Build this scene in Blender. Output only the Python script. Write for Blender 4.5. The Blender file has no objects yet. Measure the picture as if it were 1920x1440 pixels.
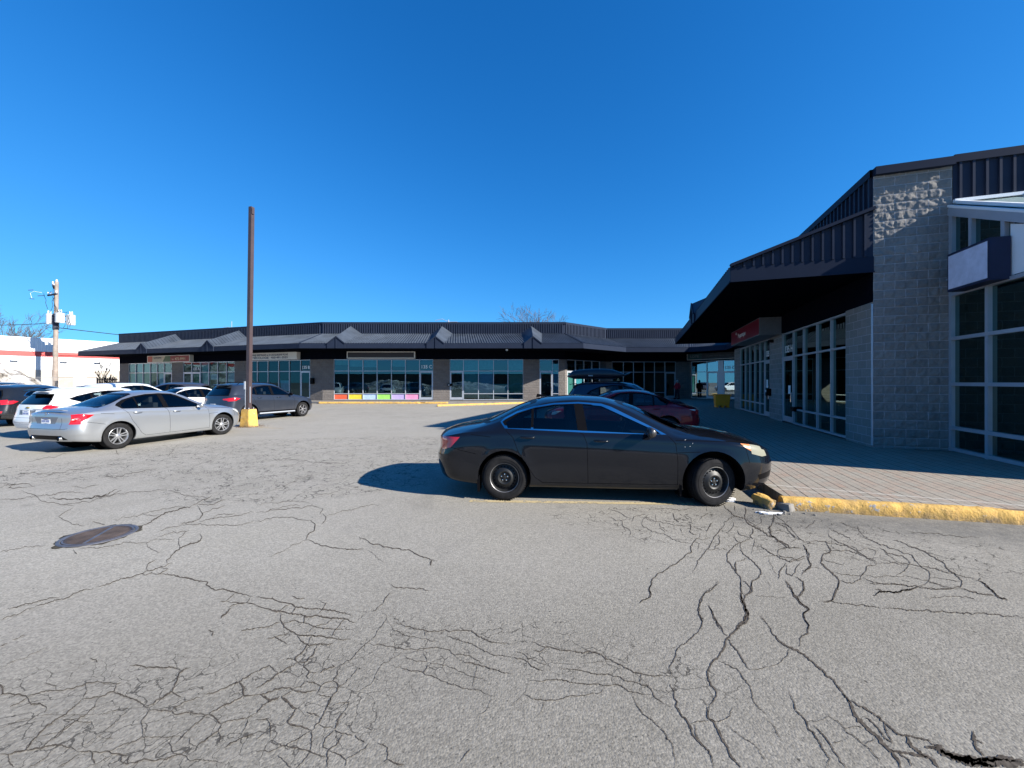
import bpy, bmesh, math, random
import numpy as np
from mathutils import Vector, Matrix
from math import sin, cos, tan, pi, radians as R
random.seed(7)
scene = bpy.context.scene
COL = scene.collection
H, F, Y0 = 1.68, 740.0, 716.0      # eye height, focal length and horizon used when surveying the place

def G(px, py, z=0.0):
    """survey helper: a sighted direction meets the level z"""
    Y = F*(H-z)/(py-Y0)
    return Vector(((px-960)/F*Y, Y, z))

# ------------------------------------------------------------------ object helpers
def tag(o, label=None, cat=None, group=None, kind=None):
    if label: o['label'] = label
    if cat: o['category'] = cat
    if group: o['group'] = group
    if kind: o['kind'] = kind
    return o

def empty(name, loc=(0, 0, 0), rz=0.0, label=None, cat=None, group=None):
    o = bpy.data.objects.new(name, None); COL.objects.link(o)
    o.location = loc; o.rotation_euler = (0, 0, rz); o.empty_display_size = .2
    return tag(o, label, cat, group)

def link(name, me, parent=None, smooth=None):
    o = bpy.data.objects.new(name, me); COL.objects.link(o)
    if parent is not None: o.parent = parent
    if smooth is not None:
        me.polygons.foreach_set('use_smooth', [True]*len(me.polygons))
        if smooth < 180:
            try: me.set_sharp_from_angle(angle=R(smooth))
            except Exception: pass
    return o

class MB:
    """mesh builder: collects shapes, one material slot each"""
    def __init__(s): s.v = []; s.f = []; s.m = []; s.uv = []; s.mats = []
    def mi(s, mat):
        if mat not in s.mats: s.mats.append(mat)
        return s.mats.index(mat)
    def add(s, vs, fs, mat, uvs=None):
        b = len(s.v); s.v += [tuple(v) for v in vs]; k = s.mi(mat)
        for n, f in enumerate(fs):
            s.f.append([b+i for i in f]); s.m.append(k)
            s.uv.append(uvs[n] if uvs else None)
        return s
    def quad(s, a, b, c, d, mat, uv=None):
        a, b, c, d = map(Vector, (a, b, c, d))
        if uv is None:
            w = (b-a).length; h = (d-a).length
            uv = [(0, 0), (w, 0), (w, h), (0, h)]
        return s.add([a, b, c, d], [(0, 1, 2, 3)], mat, [uv])
    def wall(s, p, q, z0, z1, mat, u0=0.0):
        """vertical rectangle from p to q with uv in metres; faces the side on the right of p->q"""
        p = Vector((p[0], p[1], 0)); q = Vector((q[0], q[1], 0)); L = (q-p).length
        return s.add([(p.x, p.y, z0), (q.x, q.y, z0), (q.x, q.y, z1), (p.x, p.y, z1)], [(0, 1, 2, 3)], mat,
                     [[(u0, z0), (u0+L, z0), (u0+L, z1), (u0, z1)]])
    def box(s, c, d, mat, rz=0.0, top=1.0, rx=0.0):
        """box centred at c, size d; top<1 tapers"""
        hx, hy, hz = d[0]/2, d[1]/2, d[2]/2
        M = Matrix.Rotation(rz, 3, 'Z') @ Matrix.Rotation(rx, 3, 'X')
        vs = []
        for z, k in ((-hz, 1), (hz, top)):
            for x, y in ((-hx, -hy), (hx, -hy), (hx, hy), (-hx, hy)):
                vs.append(Vector(c)+M@Vector((x*k, y*k, z)))
        return s.add(vs, [(0, 3, 2, 1), (4, 5, 6, 7), (0, 1, 5, 4), (1, 2, 6, 5), (2, 3, 7, 6), (3, 0, 4, 7)], mat)
    def bar(s, p, q, w, h, mat):
        """box along p->q; w = horizontal width, h = height"""
        p, q = Vector(p), Vector(q); d = (q-p).normalized()
        up = Vector((0, 0, 1)) if abs(d.z) < .95 else Vector((0, 1, 0))
        sx = d.cross(up).normalized(); uy = sx.cross(d).normalized()
        vs = []
        for e in (p, q):
            for a, b in ((-1, -1), (1, -1), (1, 1), (-1, 1)):
                vs.append(e+sx*a*w/2+uy*b*h/2)
        return s.add(vs, [(0, 3, 2, 1), (4, 5, 6, 7), (0, 1, 5, 4), (1, 2, 6, 5), (2, 3, 7, 6), (3, 0, 4, 7)], mat)
    def tube(s, pts, rad, mat, n=8, cap=True):
        pts = [Vector(p) for p in pts]
        rr = rad if isinstance(rad, (list, tuple)) else [rad]*len(pts)
        vs = []; fs = []
        ref = None
        for i, p in enumerate(pts):
            a = pts[max(i-1, 0)]; b = pts[min(i+1, len(pts)-1)]
            d = (b-a).normalized()
            if ref is None: ref = Vector((0, 0, 1)) if abs(d.z) < .9 else Vector((1, 0, 0))
            u = d.cross(ref).normalized(); v = d.cross(u).normalized(); ref = u.cross(d)
            for k in range(n):
                t = 2*pi*k/n
                vs.append(p+u*cos(t)*rr[i]+v*sin(t)*rr[i])
        for i in range(len(pts)-1):
            for k in range(n):
                a = i*n+k; b = i*n+(k+1) % n
                fs.append((a, a+n, b+n, b))
        if cap:
            fs.append(tuple(range(n))); fs.append(tuple(reversed(range((len(pts)-1)*n, len(pts)*n))))
        return s.add(vs, fs, mat)
    def lathe(s, prof, mat, n=32, M=None, close=False):
        """prof = [(radius, height)] about the local z axis, M places it"""
        M = M or Matrix.Identity(4); vs = []; fs = []
        for r, z in prof:
            for k in range(n):
                t = 2*pi*k/n; vs.append(M@Vector((r*cos(t), r*sin(t), z)))
        m = len(prof)
        for i in range(m-1 if not close else m):
            j = (i+1) % m
            for k in range(n):
                l = (k+1) % n
                fs.append((i*n+k, i*n+l, j*n+l, j*n+k))
        return s.add(vs, fs, mat)
    def poly(s, pts, mat):
        return s.add(pts, [tuple(range(len(pts)))], mat)
    def prism(s, pts, off, mat):
        pts = [Vector(p) for p in pts]; off = Vector(off); n = len(pts)
        vs = pts+[p+off for p in pts]
        fs = [tuple(reversed(range(n))), tuple(range(n, 2*n))]+[(i, (i+1) % n, (i+1) % n+n, i+n) for i in range(n)]
        return s.add(vs, fs, mat)
    def build(s, name, parent=None, smooth=None, bevel=None, fix=True):
        me = bpy.data.meshes.new(name)
        me.from_pydata(s.v, [], s.f)
        for m in s.mats: me.materials.append(m)
        me.polygons.foreach_set('material_index', s.m)
        if any(u for u in s.uv):
            ul = me.uv_layers.new(name='m')
            k = 0
            for f, u in zip(s.f, s.uv):
                for i in range(len(f)):
                    if u: ul.data[k].uv = u[i]
                    k += 1
        me.update()
        if fix and any('paint' in m.name or 'plastic' in m.name for m in s.mats):
            bm = bmesh.new(); bm.from_mesh(me); bmesh.ops.recalc_face_normals(bm, faces=bm.faces); bm.to_mesh(me); bm.free()
        if bevel:
            bm = bmesh.new(); bm.from_mesh(me)
            bmesh.ops.remove_doubles(bm, verts=bm.verts, dist=1e-5)
            bmesh.ops.bevel(bm, geom=[e for e in bm.edges if len(e.link_faces) == 2 and e.calc_face_angle(0) > .5],
                            offset=bevel, segments=2, affect='EDGES', clamp_overlap=True)
            bm.to_mesh(me); bm.free()
        return link(name, me, parent, smooth)

# ------------------------------------------------------------------ materials
def nt(m):
    m.use_nodes = True; return m.node_tree
class NB:
    """tiny node graph helper"""
    def __init__(s, name):
        s.m = bpy.data.materials.new(name); s.t = nt(s.m); s.n = s.t.nodes; s.l = s.t.links
        s.b = s.n['Principled BSDF']; s.out = s.n['Material Output']
        s.tc = s.n.new('ShaderNodeTexCoord')
    def new(s, k, **kw):
        n = s.n.new('ShaderNode'+k)
        for a, v in kw.items():
            if a.startswith('i_'):
                n.inputs[a[2:].replace('_', ' ')].default_value = v
            else: setattr(n, a, v)
        return n
    def lk(s, a, b): s.l.new(a, b)
    def noise(s, scale, detail=4, rough=.55, vec=None, dist=0):
        n = s.new('TexNoise'); n.inputs['Scale'].default_value = scale; n.inputs['Detail'].default_value = detail
        n.inputs['Roughness'].default_value = rough; n.inputs['Distortion'].default_value = dist
        s.lk(vec or s.tc.outputs['Object'], n.inputs['Vector']); return n.outputs['Fac']
    def ramp(s, fac, stops):
        r = s.new('ValToRGB'); e = r.color_ramp.elements
        while len(e) < len(stops): e.new(.5)
        for k, (p, c) in enumerate(stops):
            e[k].position = p; e[k].color = (c, c, c, 1) if not isinstance(c, tuple) else (*c, 1)
        s.lk(fac, r.inputs['Fac']); return r.outputs['Color']
    def mix(s, fac, a, b, mode='MIX'):
        n = s.new('Mix', data_type='RGBA', blend_type=mode)
        for k, v in ((0, fac), (6, a), (7, b)):
            if isinstance(v, (int, float)): n.inputs[k].default_value = v
            elif isinstance(v, tuple): n.inputs[k].default_value = (*v, 1)
            else: s.lk(v, n.inputs[k])
        return n.outputs[2]
    def math(s, op, a, b=None, c=None, clamp=False):
        n = s.new('Math', operation=op, use_clamp=clamp)
        for k, v in enumerate((a, b, c)):
            if v is None: continue
            if isinstance(v, (int, float)): n.inputs[k].default_value = v
            else: s.lk(v, n.inputs[k])
        return n.outputs[0]
    def bump(s, h, strength, dist=.01):
        n = s.new('Bump'); n.inputs['Strength'].default_value = strength; n.inputs['Distance'].default_value = dist
        s.lk(h, n.inputs['Height']); s.lk(n.outputs[0], s.b.inputs['Normal']); return n
    def set(s, **kw):
        for k, v in kw.items():
            i = s.b.inputs[k.replace('_', ' ')]
            if isinstance(v, (int, float)): i.default_value = v
            elif isinstance(v, tuple): i.default_value = (*v, 1)
            else: s.lk(v, i)
        return s

def simple(name, c, rough=.5, metal=0.0, var=.12, scale=6, bump=0.0, **kw):
    n = NB(name)
    if rough >= .8 and 'Specular_IOR_Level' not in kw: kw['Specular_IOR_Level'] = .12; kw['IOR'] = 1.2
    f = n.noise(scale, 5)
    lo = tuple(x*(1-var) for x in c); hi = tuple(min(1, x*(1+var)) for x in c)
    n.set(Base_Color=n.ramp(f, [(.3, lo), (.7, hi)]), Roughness=rough, Metallic=metal, **kw)
    if bump: n.bump(n.noise(scale*14, 4), bump, .004)
    return n.m

def backdark(n, surf):
    """the reverse of a shell (the inside of a car body) is dark lining, whatever looks at it"""
    g = n.new('NewGeometry'); d = n.new('BsdfDiffuse'); d.inputs['Color'].default_value = (.02, .02, .022, 1)
    mx = n.new('MixShader'); n.lk(g.outputs['Backfacing'], mx.inputs[0]); n.lk(surf, mx.inputs[1]); n.lk(d.outputs[0], mx.inputs[2])
    n.lk(mx.outputs[0], n.out.inputs['Surface'])

def paint_(name, c, metal=.0, rough=.35, dirt=.25, dirtc=(.22, .2, .18), flake=0.0):
    n = NB(name)
    sep = n.new('SeparateXYZ'); n.lk(n.tc.outputs['Object'], sep.inputs[0])
    low = n.math('SUBTRACT', 1.0, n.math('DIVIDE', sep.outputs['Z'], .85), clamp=True)
    nz = n.noise(3.0, 8, .65); fine = n.noise(60, 3)
    d = n.math('MULTIPLY', n.math('ADD', n.math('MULTIPLY', low, .9), .12), n.ramp(nz, [(.3, .2), (.75, 1.0)]))
    d = n.math('MULTIPLY', d, n.ramp(fine, [(.25, .6), (.7, 1.0)]))
    d = n.math('MULTIPLY', d, dirt, clamp=True)
    n.set(Base_Color=n.mix(d, c, dirtc), Metallic=n.math('MULTIPLY', n.math('SUBTRACT', 1.0, d), metal),
          Roughness=n.math('ADD', n.math('MULTIPLY', d, .35), rough), Coat_Weight=n.math('SUBTRACT', .5, d, clamp=True), Coat_Roughness=.06)
    backdark(n, n.b.outputs[0])
    return n.m

def paint(name, c, metal=.0, rough=.35, dirt=.25, dirtc=(.22, .2, .18), spec=.5):
    m = paint_(name, c, metal, rough, dirt, dirtc); m.node_tree.nodes['Principled BSDF'].inputs['Specular IOR Level'].default_value = spec
    return m

def glass(name, tint=(.25, .3, .3), refl=1.0, ior=1.5, rough=0.0, base=0.0, gc=(.92, .97, 1)):
    n = NB(name)
    tr = n.new('BsdfTransparent'); tr.inputs['Color'].default_value = (*tint, 1)
    gl = n.new('BsdfGlossy'); gl.inputs['Roughness'].default_value = rough; gl.inputs['Color'].default_value = (*gc, 1)
    fr = n.new('Fresnel'); fr.inputs['IOR'].default_value = ior
    k = n.math('ADD', n.math('MULTIPLY', fr.outputs[0], refl), base, clamp=True)
    mx = n.new('MixShader'); n.lk(k, mx.inputs[0]); n.lk(tr.outputs[0], mx.inputs[1]); n.lk(gl.outputs[0], mx.inputs[2])
    n.lk(mx.outputs[0], n.out.inputs['Surface'])
    return n.m

def block_mat(name, c1, c2, mortar, rough_bump=.9, bw=.4, bh=.2, fine=24):
    n = NB(name)
    uv = n.tc.outputs['UV']
    br = n.new('TexBrick'); n.lk(uv, br.inputs['Vector'])
    br.inputs['Scale'].default_value = 1.0; br.inputs['Mortar Size'].default_value = .006
    br.inputs['Brick Width'].default_value = bw; br.inputs['Row Height'].default_value = bh
    br.inputs['Mortar Smooth'].default_value = .3; br.inputs['Bias'].default_value = 0
    br.inputs['Color1'].default_value = (*c1, 1); br.inputs['Color2'].default_value = (*c2, 1); br.inputs['Mortar'].default_value = (*mortar, 1)
    big = n.noise(.6, 4, .6, uv); f = n.noise(fine, 6, .7, uv)
    col = n.mix(.35, br.outputs['Color'], n.ramp(big, [(.3, .45), (.7, .75)]), 'OVERLAY')
    col = n.mix(.3, col, n.ramp(f, [(.25, .25), (.75, .8)]), 'OVERLAY')
    n.set(Base_Color=col, Roughness=.95)
    split = n.noise(7, 6, .62, uv, .4)
    h = n.math('MULTIPLY', n.math('SUBTRACT', 1.0, br.outputs['Fac']), n.math('ADD', n.math('MULTIPLY', split, 1.0), n.math('MULTIPLY', f, .15)))
    n.bump(h, rough_bump, .035)
    return n.m

M = {}
M['metal'] = simple('dark_cladding', (.026, .034, .056), .5, 0.0, .1, 2.0, Specular_IOR_Level=.2, IOR=1.25)
M['metalroof'] = simple('canopy_sheet', (.048, .060, .080), .5, 0.0, .25, 1.2, Specular_IOR_Level=.3, IOR=1.35)
M['cap'] = simple('roof_flashing', (.018, .025, .044), .5, 0.0, .08, 2, Specular_IOR_Level=.2, IOR=1.2)
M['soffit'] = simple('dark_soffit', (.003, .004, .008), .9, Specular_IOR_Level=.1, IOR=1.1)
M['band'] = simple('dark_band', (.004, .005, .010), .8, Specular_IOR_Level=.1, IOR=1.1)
M['alu'] = simple('aluminium_frame', (.42, .45, .5), .38, .35, .06, 4)
M['white'] = simple('white_paint', (.78, .79, .8), .5, 0, .04, 3)
M['fascia_white'] = simple('sign_white', (.74, .72, .68), .4, 0, .03, 3)
M['conc'] = simple('concrete', (.19, .18, .165), .95, 0, .18, 5, .4)
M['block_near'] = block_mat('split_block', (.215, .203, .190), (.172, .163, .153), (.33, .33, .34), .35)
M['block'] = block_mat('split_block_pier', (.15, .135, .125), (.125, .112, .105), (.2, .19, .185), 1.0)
M['black'] = simple('black_plastic', (.005, .005, .006), .3, Specular_IOR_Level=.2, IOR=1.2)
M['blackrub'] = simple('tyre_rubber', (.019, .019, .02), .85, 0, .25, 12, .2)
M['dark'] = simple('dark_interior', (.015, .018, .022), .9)
M['chrome'] = simple('chrome', (.7, .72, .75), .12, 1.0, .03)
M['steel'] = simple('steel_wheel', (.014, .015, .016), .5, .3, .3, 10)
M['alloy'] = simple('alloy_wheel', (.5, .51, .53), .3, .8, .06)
M['greywheel'] = simple('grey_wheel', (.2, .2, .21), .45, .5, .1)
M['red_lamp'] = simple('red_lens', (.45, .008, .012), .12, 0, .1, 20, Coat_Weight=1.0)
M['clear_lamp'] = simple('clear_lens', (.62, .64, .62), .15, 0, .06, 20, Coat_Weight=1.0)
M['haze_lamp'] = simple('hazed_lens', (.19, .19, .145), .5, 0, .05, 9, Specular_IOR_Level=.2)
M['amber_lamp'] = simple('amber_lens', (.50, .15, .035), .3, 0, .1, 20)
M['carglass'] = glass('car_glass', (.48, .56, .56), 1.0)
M['carglass_dark'] = glass('dark_car_glass', (.08, .1, .11), 1.0)
M['shop'] = glass('shop_glass', (.34, .52, .54), 1.4, 1.5, base=.06, gc=(.55, .9, 1))
M['shopleft'] = glass('shop_glass_left', (.34, .52, .54), .8, 1.45, base=.03, gc=(.5, .85, .95))
M['shopmirror'] = glass('shop_glass_mirror', (.3, .45, .5), 1.6, 1.55, base=.22, gc=(.7, .9, 1))
M['shopdark'] = glass('shop_glass_dark', (.17, .26, .25), .9, 1.5, base=.07, gc=(.75, 1, .9))
M['seatg'] = simple('seat_cloth', (.05, .05, .055), .9)
M['seatl'] = simple('seat_light', (.25, .25, .25), .9)
M['yellow'] = simple('yellow_bin', (.95, .33, .015), .5, 0, .08, 5)
M['snow'] = None

def yellow_curb():
    n = NB('worn_yellow_paint')
    f = n.noise(5, 8, .68); g = n.noise(28, 5, .7)
    chip = n.ramp(n.math('MULTIPLY', f, n.math('ADD', n.math('MULTIPLY', g, .7), .62)), [(.60, 0.0), (.64, 1.0)])
    col = n.mix(n.noise(9, 5), (.50, .27, .045), (.72, .46, .12))
    sz = n.new('SeparateXYZ'); n.lk(n.tc.outputs['Object'], sz.inputs[0])
    low = n.math('MULTIPLY', n.math('SUBTRACT', 1.0, n.math('DIVIDE', sz.outputs['Z'], .10)), .75, clamp=True)
    dirt = n.math('ADD', n.ramp(n.noise(3, 7, .7), [(.45, 0.0), (.72, .6)]), n.math('MULTIPLY', low, n.ramp(n.noise(14, 6, .7), [(.35, .2), (.65, 1.0)])), clamp=True)
    col = n.mix(dirt, col, (.12, .1, .08))
    col = n.mix(chip, col, (.3, .3, .3))
    n.set(Base_Color=col, Roughness=.85); n.bump(n.math('ADD', f, n.math('MULTIPLY', g, .5)), .9, .03)
    return n.m
M['curb'] = yellow_curb()

def asphalt():
    n = NB('old_asphalt'); P = n.tc.outputs['Object']
    big = n.noise(.22, 5, .6, P); mid = n.noise(1.3, 6, .65, P, .3)
    base = n.ramp(big, [(.3, (.236, .221, .188)), (.7, (.312, .292, .248))])
    base = n.mix(n.ramp(mid, [(.35, 0.0), (.7, 1.0)]), base, (.306, .288, .250))
    # aggregate
    vo = n.new('TexVoronoi'); vo.inputs['Scale'].default_value = 85; n.lk(P, vo.inputs['Vector'])
    vo2 = n.new('TexVoronoi'); vo2.inputs['Scale'].default_value = 55; n.lk(P, vo2.inputs['Vector'])
    sp = n.new('SeparateColor'); n.lk(vo.outputs['Color'], sp.inputs[0])
    agg = n.ramp(sp.outputs[0], [(0, .55), (.5, .95), (1.0, 1.4)])
    base = n.mix(.55, base, agg, 'MULTIPLY')
    pit = n.ramp(n.noise(70, 3, .7, P), [(.30, .25), (.42, 1.0)])
    sepp = n.new('SeparateXYZ'); n.lk(P, sepp.inputs[0])
    # rougher, more open surface to the right of the lot
    rightf = n.math('ADD', n.math('MULTIPLY', sepp.outputs['X'], .16), n.math('MULTIPLY', mid, 1.1), clamp=True)
    nearf = n.math('MULTIPLY', n.math('SUBTRACT', 3.7, sepp.outputs['Y']), .5, clamp=True)
    rough = n.math('ADD', n.math('MULTIPLY', rightf, .7), nearf, clamp=True)
    base = n.mix(n.math('ADD', n.math('MULTIPLY', rough, .85), .12), base, n.mix(1.0, base, pit, 'MULTIPLY'))
    base = n.mix(n.math('MULTIPLY', rough, .85), base, n.mix(1.0, base, (.70, .69, .675), 'MULTIPLY'))
    pit2 = n.ramp(n.noise(32, 5, .8, P), [(.27, .12), (.36, 1.0)])
    base = n.mix(n.math('MULTIPLY', rough, .9), base, n.mix(1.0, base, pit2, 'MULTIPLY'))
    fleck = n.ramp(n.noise(95, 2, .6, P), [(.66, 0.0), (.72, .35)])
    base = n.mix(n.math('MULTIPLY', rough, fleck), base, (.5, .49, .46))
    hole = n.new('TexVoronoi'); hole.inputs['Scale'].default_value = 9; n.lk(P, hole.inputs['Vector'])
    hm = n.ramp(n.math('ADD', hole.outputs['Distance'], n.math('MULTIPLY', n.noise(30, 2, .6, P), .12)), [(.105, .25), (.135, 1.0)])
    hs = n.new('SeparateColor'); n.lk(hole.outputs['Color'], hs.inputs[0])
    hm = n.mix(n.ramp(hs.outputs[1], [(.7, 0.0), (.72, 1.0)]), (1, 1, 1), hm)
    base = n.mix(1.0, base, hm, 'MULTIPLY')
    # damp dark strip along the kerb on the right
    def blob(cx, cy, rx, ry, ang):
        mp = n.new('Mapping'); mp.vector_type = 'TEXTURE'
        mp.inputs['Location'].default_value = (cx, cy, 0); mp.inputs['Rotation'].default_value = (0, 0, ang)
        mp.inputs['Scale'].default_value = (rx, ry, 1000)
        n.lk(P, mp.inputs['Vector'])
        ln = n.new('VectorMath', operation='LENGTH'); n.lk(mp.outputs[0], ln.inputs[0])
        return n.math('SUBTRACT', 1.0, ln.outputs['Value'], clamp=True)
    damp = n.math('ADD', blob(5.6, 4.45, 3.2, .75, -.2), blob(3.2, 4.9, 1.2, .55, -.2))
    damp = n.ramp(n.math('MULTIPLY', damp, n.math('ADD', mid, .35)), [(.05, 0.0), (.6, .6)])
    damp = n.math('MULTIPLY', damp, n.ramp(n.noise(7, 6, .75, P), [(.35, .35), (.6, 1.0)]))
    base = n.mix(damp, base, (.06, .06, .06))
    # alligator cracking: warped cell edges, several patches
    wv = n.new('VectorMath', operation='ADD')
    wn = n.new('TexNoise'); wn.inputs['Scale'].default_value = 2.6; wn.inputs['Detail'].default_value = 6; n.lk(P, wn.inputs['Vector'])
    wsc = n.new('VectorMath', operation='SCALE'); wsc.inputs['Scale'].default_value = .42; n.lk(wn.outputs['Color'], wsc.inputs[0])
    n.lk(P, wv.inputs[0]); n.lk(wsc.outputs[0], wv.inputs[1])
    def net(scale, width):
        v = n.new('TexVoronoi'); v.feature = 'DISTANCE_TO_EDGE'; v.inputs['Scale'].default_value = scale
        n.lk(wv.outputs[0], v.inputs['Vector'])
        wid = n.math('MULTIPLY', n.ramp(n.noise(3.5, 4, .6, P), [(.38, 0.0), (.7, 1.0)]), width*scale)
        return n.math('GREATER_THAN', wid, v.outputs['Distance'])
    def mask(bl, lo=.1, hi=.35):
        a = bl[0]
        for b in bl[1:]: a = n.math('MAXIMUM', a, b)
        return n.ramp(n.math('MULTIPLY', a, n.math('ADD', mid, .4)), [(lo, 0.0), (hi, 1.0)])
    far_m = mask([blob(-5.0, 8.2, 4.4, 1.9, -.12), blob(-8.0, 7.6, 3.4, 1.3, .25), blob(-1.8, 8.9, 3.2, 1.4, .1), blob(-5.5, 10.5, 5, 1.6, .2), blob(-3.4, 6.4, 2.4, 1.0, .2)], .06, .2)
    mid_m = mask([blob(2.6, 4.5, 2.1, .75, -.1), blob(1.6, 4.9, 1.4, .5, 0), blob(3.9, 4.0, 1.6, .7, -.3)], .08, .25)
    near_m = mask([blob(-2.2, 2.0, 1.2, .6, .1), blob(-1.5, 2.1, 1.3, .6, .1), blob(-.9, 2.55, .9, .45, -.2), blob(.5, 2.45, 1.1, .35, -.3)], .1, .3)
    cr = n.math('MULTIPLY', net(6.5, .007), far_m)
    cr = n.math('MAXIMUM', cr, n.math('MULTIPLY', net(3.0, .008), far_m))
    cr = n.math('MAXIMUM', cr, n.math('MULTIPLY', net(7.5, .0055), mid_m))
    cr = n.math('MAXIMUM', cr, n.math('MULTIPLY', net(8, .004), near_m))
    base = n.mix(n.math('MULTIPLY', cr, .85), base, (.05, .046, .04))
    st = n.ramp(n.noise(.55, 7, .72, P, 1.2), [(.56, 0.0), (.70, .30)])
    base = n.mix(st, base, (.135, .128, .115))
    dv = n.new('TexVoronoi'); dv.inputs['Scale'].default_value = 1.1; n.lk(P, dv.inputs['Vector'])
    dc = n.new('SeparateColor'); n.lk(dv.outputs['Color'], dc.inputs[0])
    spot = n.math('MULTIPLY', n.ramp(n.math('ADD', dv.outputs['Distance'], n.math('MULTIPLY', n.noise(9, 4, .6, P), .25)), [(.16, 1.0), (.26, 0.0)]), n.ramp(dc.outputs[0], [(.72, 0.0), (.78, .45)]))
    base = n.mix(spot, base, (.07, .067, .062))
    # pale worn wheel tracks / salt marks
    salt = n.ramp(n.noise(.8, 6, .7, P, .6), [(.55, 0.0), (.75, .25)])
    base = n.mix(salt, base, (.385, .362, .312))
    n.set(Base_Color=base, Roughness=.92, Specular_IOR_Level=.3)
    h = n.math('ADD', n.math('MULTIPLY', vo.outputs['Distance'], -.5), n.math('MULTIPLY', vo2.outputs['Distance'], n.math('MULTIPLY', rightf, -.3)))
    h = n.math('ADD', h, n.math('MULTIPLY', n.noise(160, 2, .6, P), .35))
    h = n.math('SUBTRACT', h, n.math('MULTIPLY', cr, 1.5))
    n.bump(h, .6, .006)
    return n.m
M['asphalt'] = asphalt()

def pavers():
    n = NB('paver_bricks'); uv = n.tc.outputs['UV']
    br = n.new('TexBrick'); n.lk(uv, br.inputs['Vector'])
    br.inputs['Scale'].default_value = 1; br.inputs['Brick Width'].default_value = .21; br.inputs['Row Height'].default_value = .105
    br.inputs['Mortar Size'].default_value = .0045; br.inputs['Bias'].default_value = 0
    br.inputs['Color1'].default_value = (.27, .195, .145, 1); br.inputs['Color2'].default_value = (.235, .215, .175, 1); br.inputs['Mortar'].default_value = (.05, .045, .04, 1)
    # wide soiled joints every other course
    sp = n.new('SeparateXYZ'); n.lk(uv, sp.inputs[0])
    md = n.math('ABSOLUTE', n.math('SUBTRACT', n.math('FRACT', n.math('DIVIDE', sp.outputs['Y'], .21)), .5))
    joint = n.math('GREATER_THAN', md, n.math('ADD', .438, n.math('MULTIPLY', n.noise(3, 4, .6, uv), .05)))
    col = n.mix(n.ramp(n.noise(2.2, 6, .7, uv), [(.35, 0.0), (.7, .75)]), br.outputs['Color'], (.285, .262, .215))
    col = n.mix(n.math('MULTIPLY', joint, .95), col, (.03, .025, .02))
    for c_, w_ in ((6.46, .028), (6.22, .016)):
        ln = n.math('SUBTRACT', w_, n.math('ABSOLUTE', n.math('SUBTRACT', n.math('ADD', sp.outputs['X'], n.math('MULTIPLY', sp.outputs['Y'], -.06)), n.math('ADD', c_+.4, n.math('MULTIPLY', n.noise(1.5, 3, .5, uv), .05)))))
        col = n.mix(n.math('MULTIPLY', n.math('GREATER_THAN', ln, 0.0), .4), col, (.5, .47, .42))
    col = n.mix(.3, col, n.ramp(n.noise(60, 3, .6, uv), [(.3, .3), (.7, .7)]), 'OVERLAY')
    n.set(Base_Color=col, Roughness=.9)
    n.bump(n.math('SUBTRACT', n.noise(30, 4, .6, uv), n.math('ADD', br.outputs['Fac'], joint)), .6, .008)
    return n.m
M['paver'] = pavers()

def snowmat():
    n = NB('dirty_snow')
    f = n.noise(1.1, 8, .72, None, .5)
    n.set(Base_Color=n.ramp(f, [(.36, (.05, .042, .035)), (.46, (.3, .27, .23)), (.58, (.72, .7, .68))]), Roughness=.8)
    n.bump(n.noise(3, 8, .7), .8, .3); return n.m
M['snow'] = snowmat()
M['snowclean'] = simple('old_snow', (.75, .76, .78), .7, 0, .08, 5, .5)

# ------------------------------------------------------------------ camera, sky, sun
cam = bpy.data.objects.new('camera', bpy.data.cameras.new('camera')); COL.objects.link(cam)
cam.location = (0, 0, H); cam.rotation_euler = (R(90), 0, 0)
cam.data.sensor_width = 36; cam.data.lens = 36*F/1920; cam.data.shift_y = -4/1920
cam.data.clip_start = .05; cam.data.clip_end = 3000
scene.camera = cam
SUN_AZ, SUN_EL = R(26), R(27)      # azimuth behind the +X axis, elevation
S = Vector((cos(SUN_EL)*cos(SUN_AZ), -cos(SUN_EL)*sin(SUN_AZ), sin(SUN_EL)))
sl = bpy.data.lights.new('sun', 'SUN'); sl.energy = 5.0; sl.angle = R(.5); sl.color = (1, .94, .85)
so = bpy.data.objects.new('sun', sl); COL.objects.link(so); so.rotation_euler = S.to_track_quat('Z', 'Y').to_euler()
so.location = S*60
w = bpy.data.worlds.new('World'); scene.world = w; w.use_nodes = True
wn_ = w.node_tree; bg = wn_.nodes['Background']
sky = wn_.nodes.new('ShaderNodeTexSky'); sky.sky_type = 'NISHITA'; sky.sun_disc = False
sky.sun_elevation = SUN_EL; sky.sun_rotation = math.atan2(S.x, S.y)
sky.altitude = 1200; sky.air_density = 1.0; sky.dust_density = .0; sky.ozone_density = 3.0
sep_ = wn_.nodes.new('ShaderNodeSeparateColor'); cmb = wn_.nodes.new('ShaderNodeCombineColor')
wn_.links.new(sky.outputs[0], sep_.inputs[0])
def wm(op, a, b_):
    n_ = wn_.nodes.new('ShaderNodeMath'); n_.operation = op
    for k_, v_ in ((0, a), (1, b_)):
        if isinstance(v_, (int, float)): n_.inputs[k_].default_value = v_
        else: wn_.links.new(v_, n_.inputs[k_])
    return n_.outputs[0]
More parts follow.
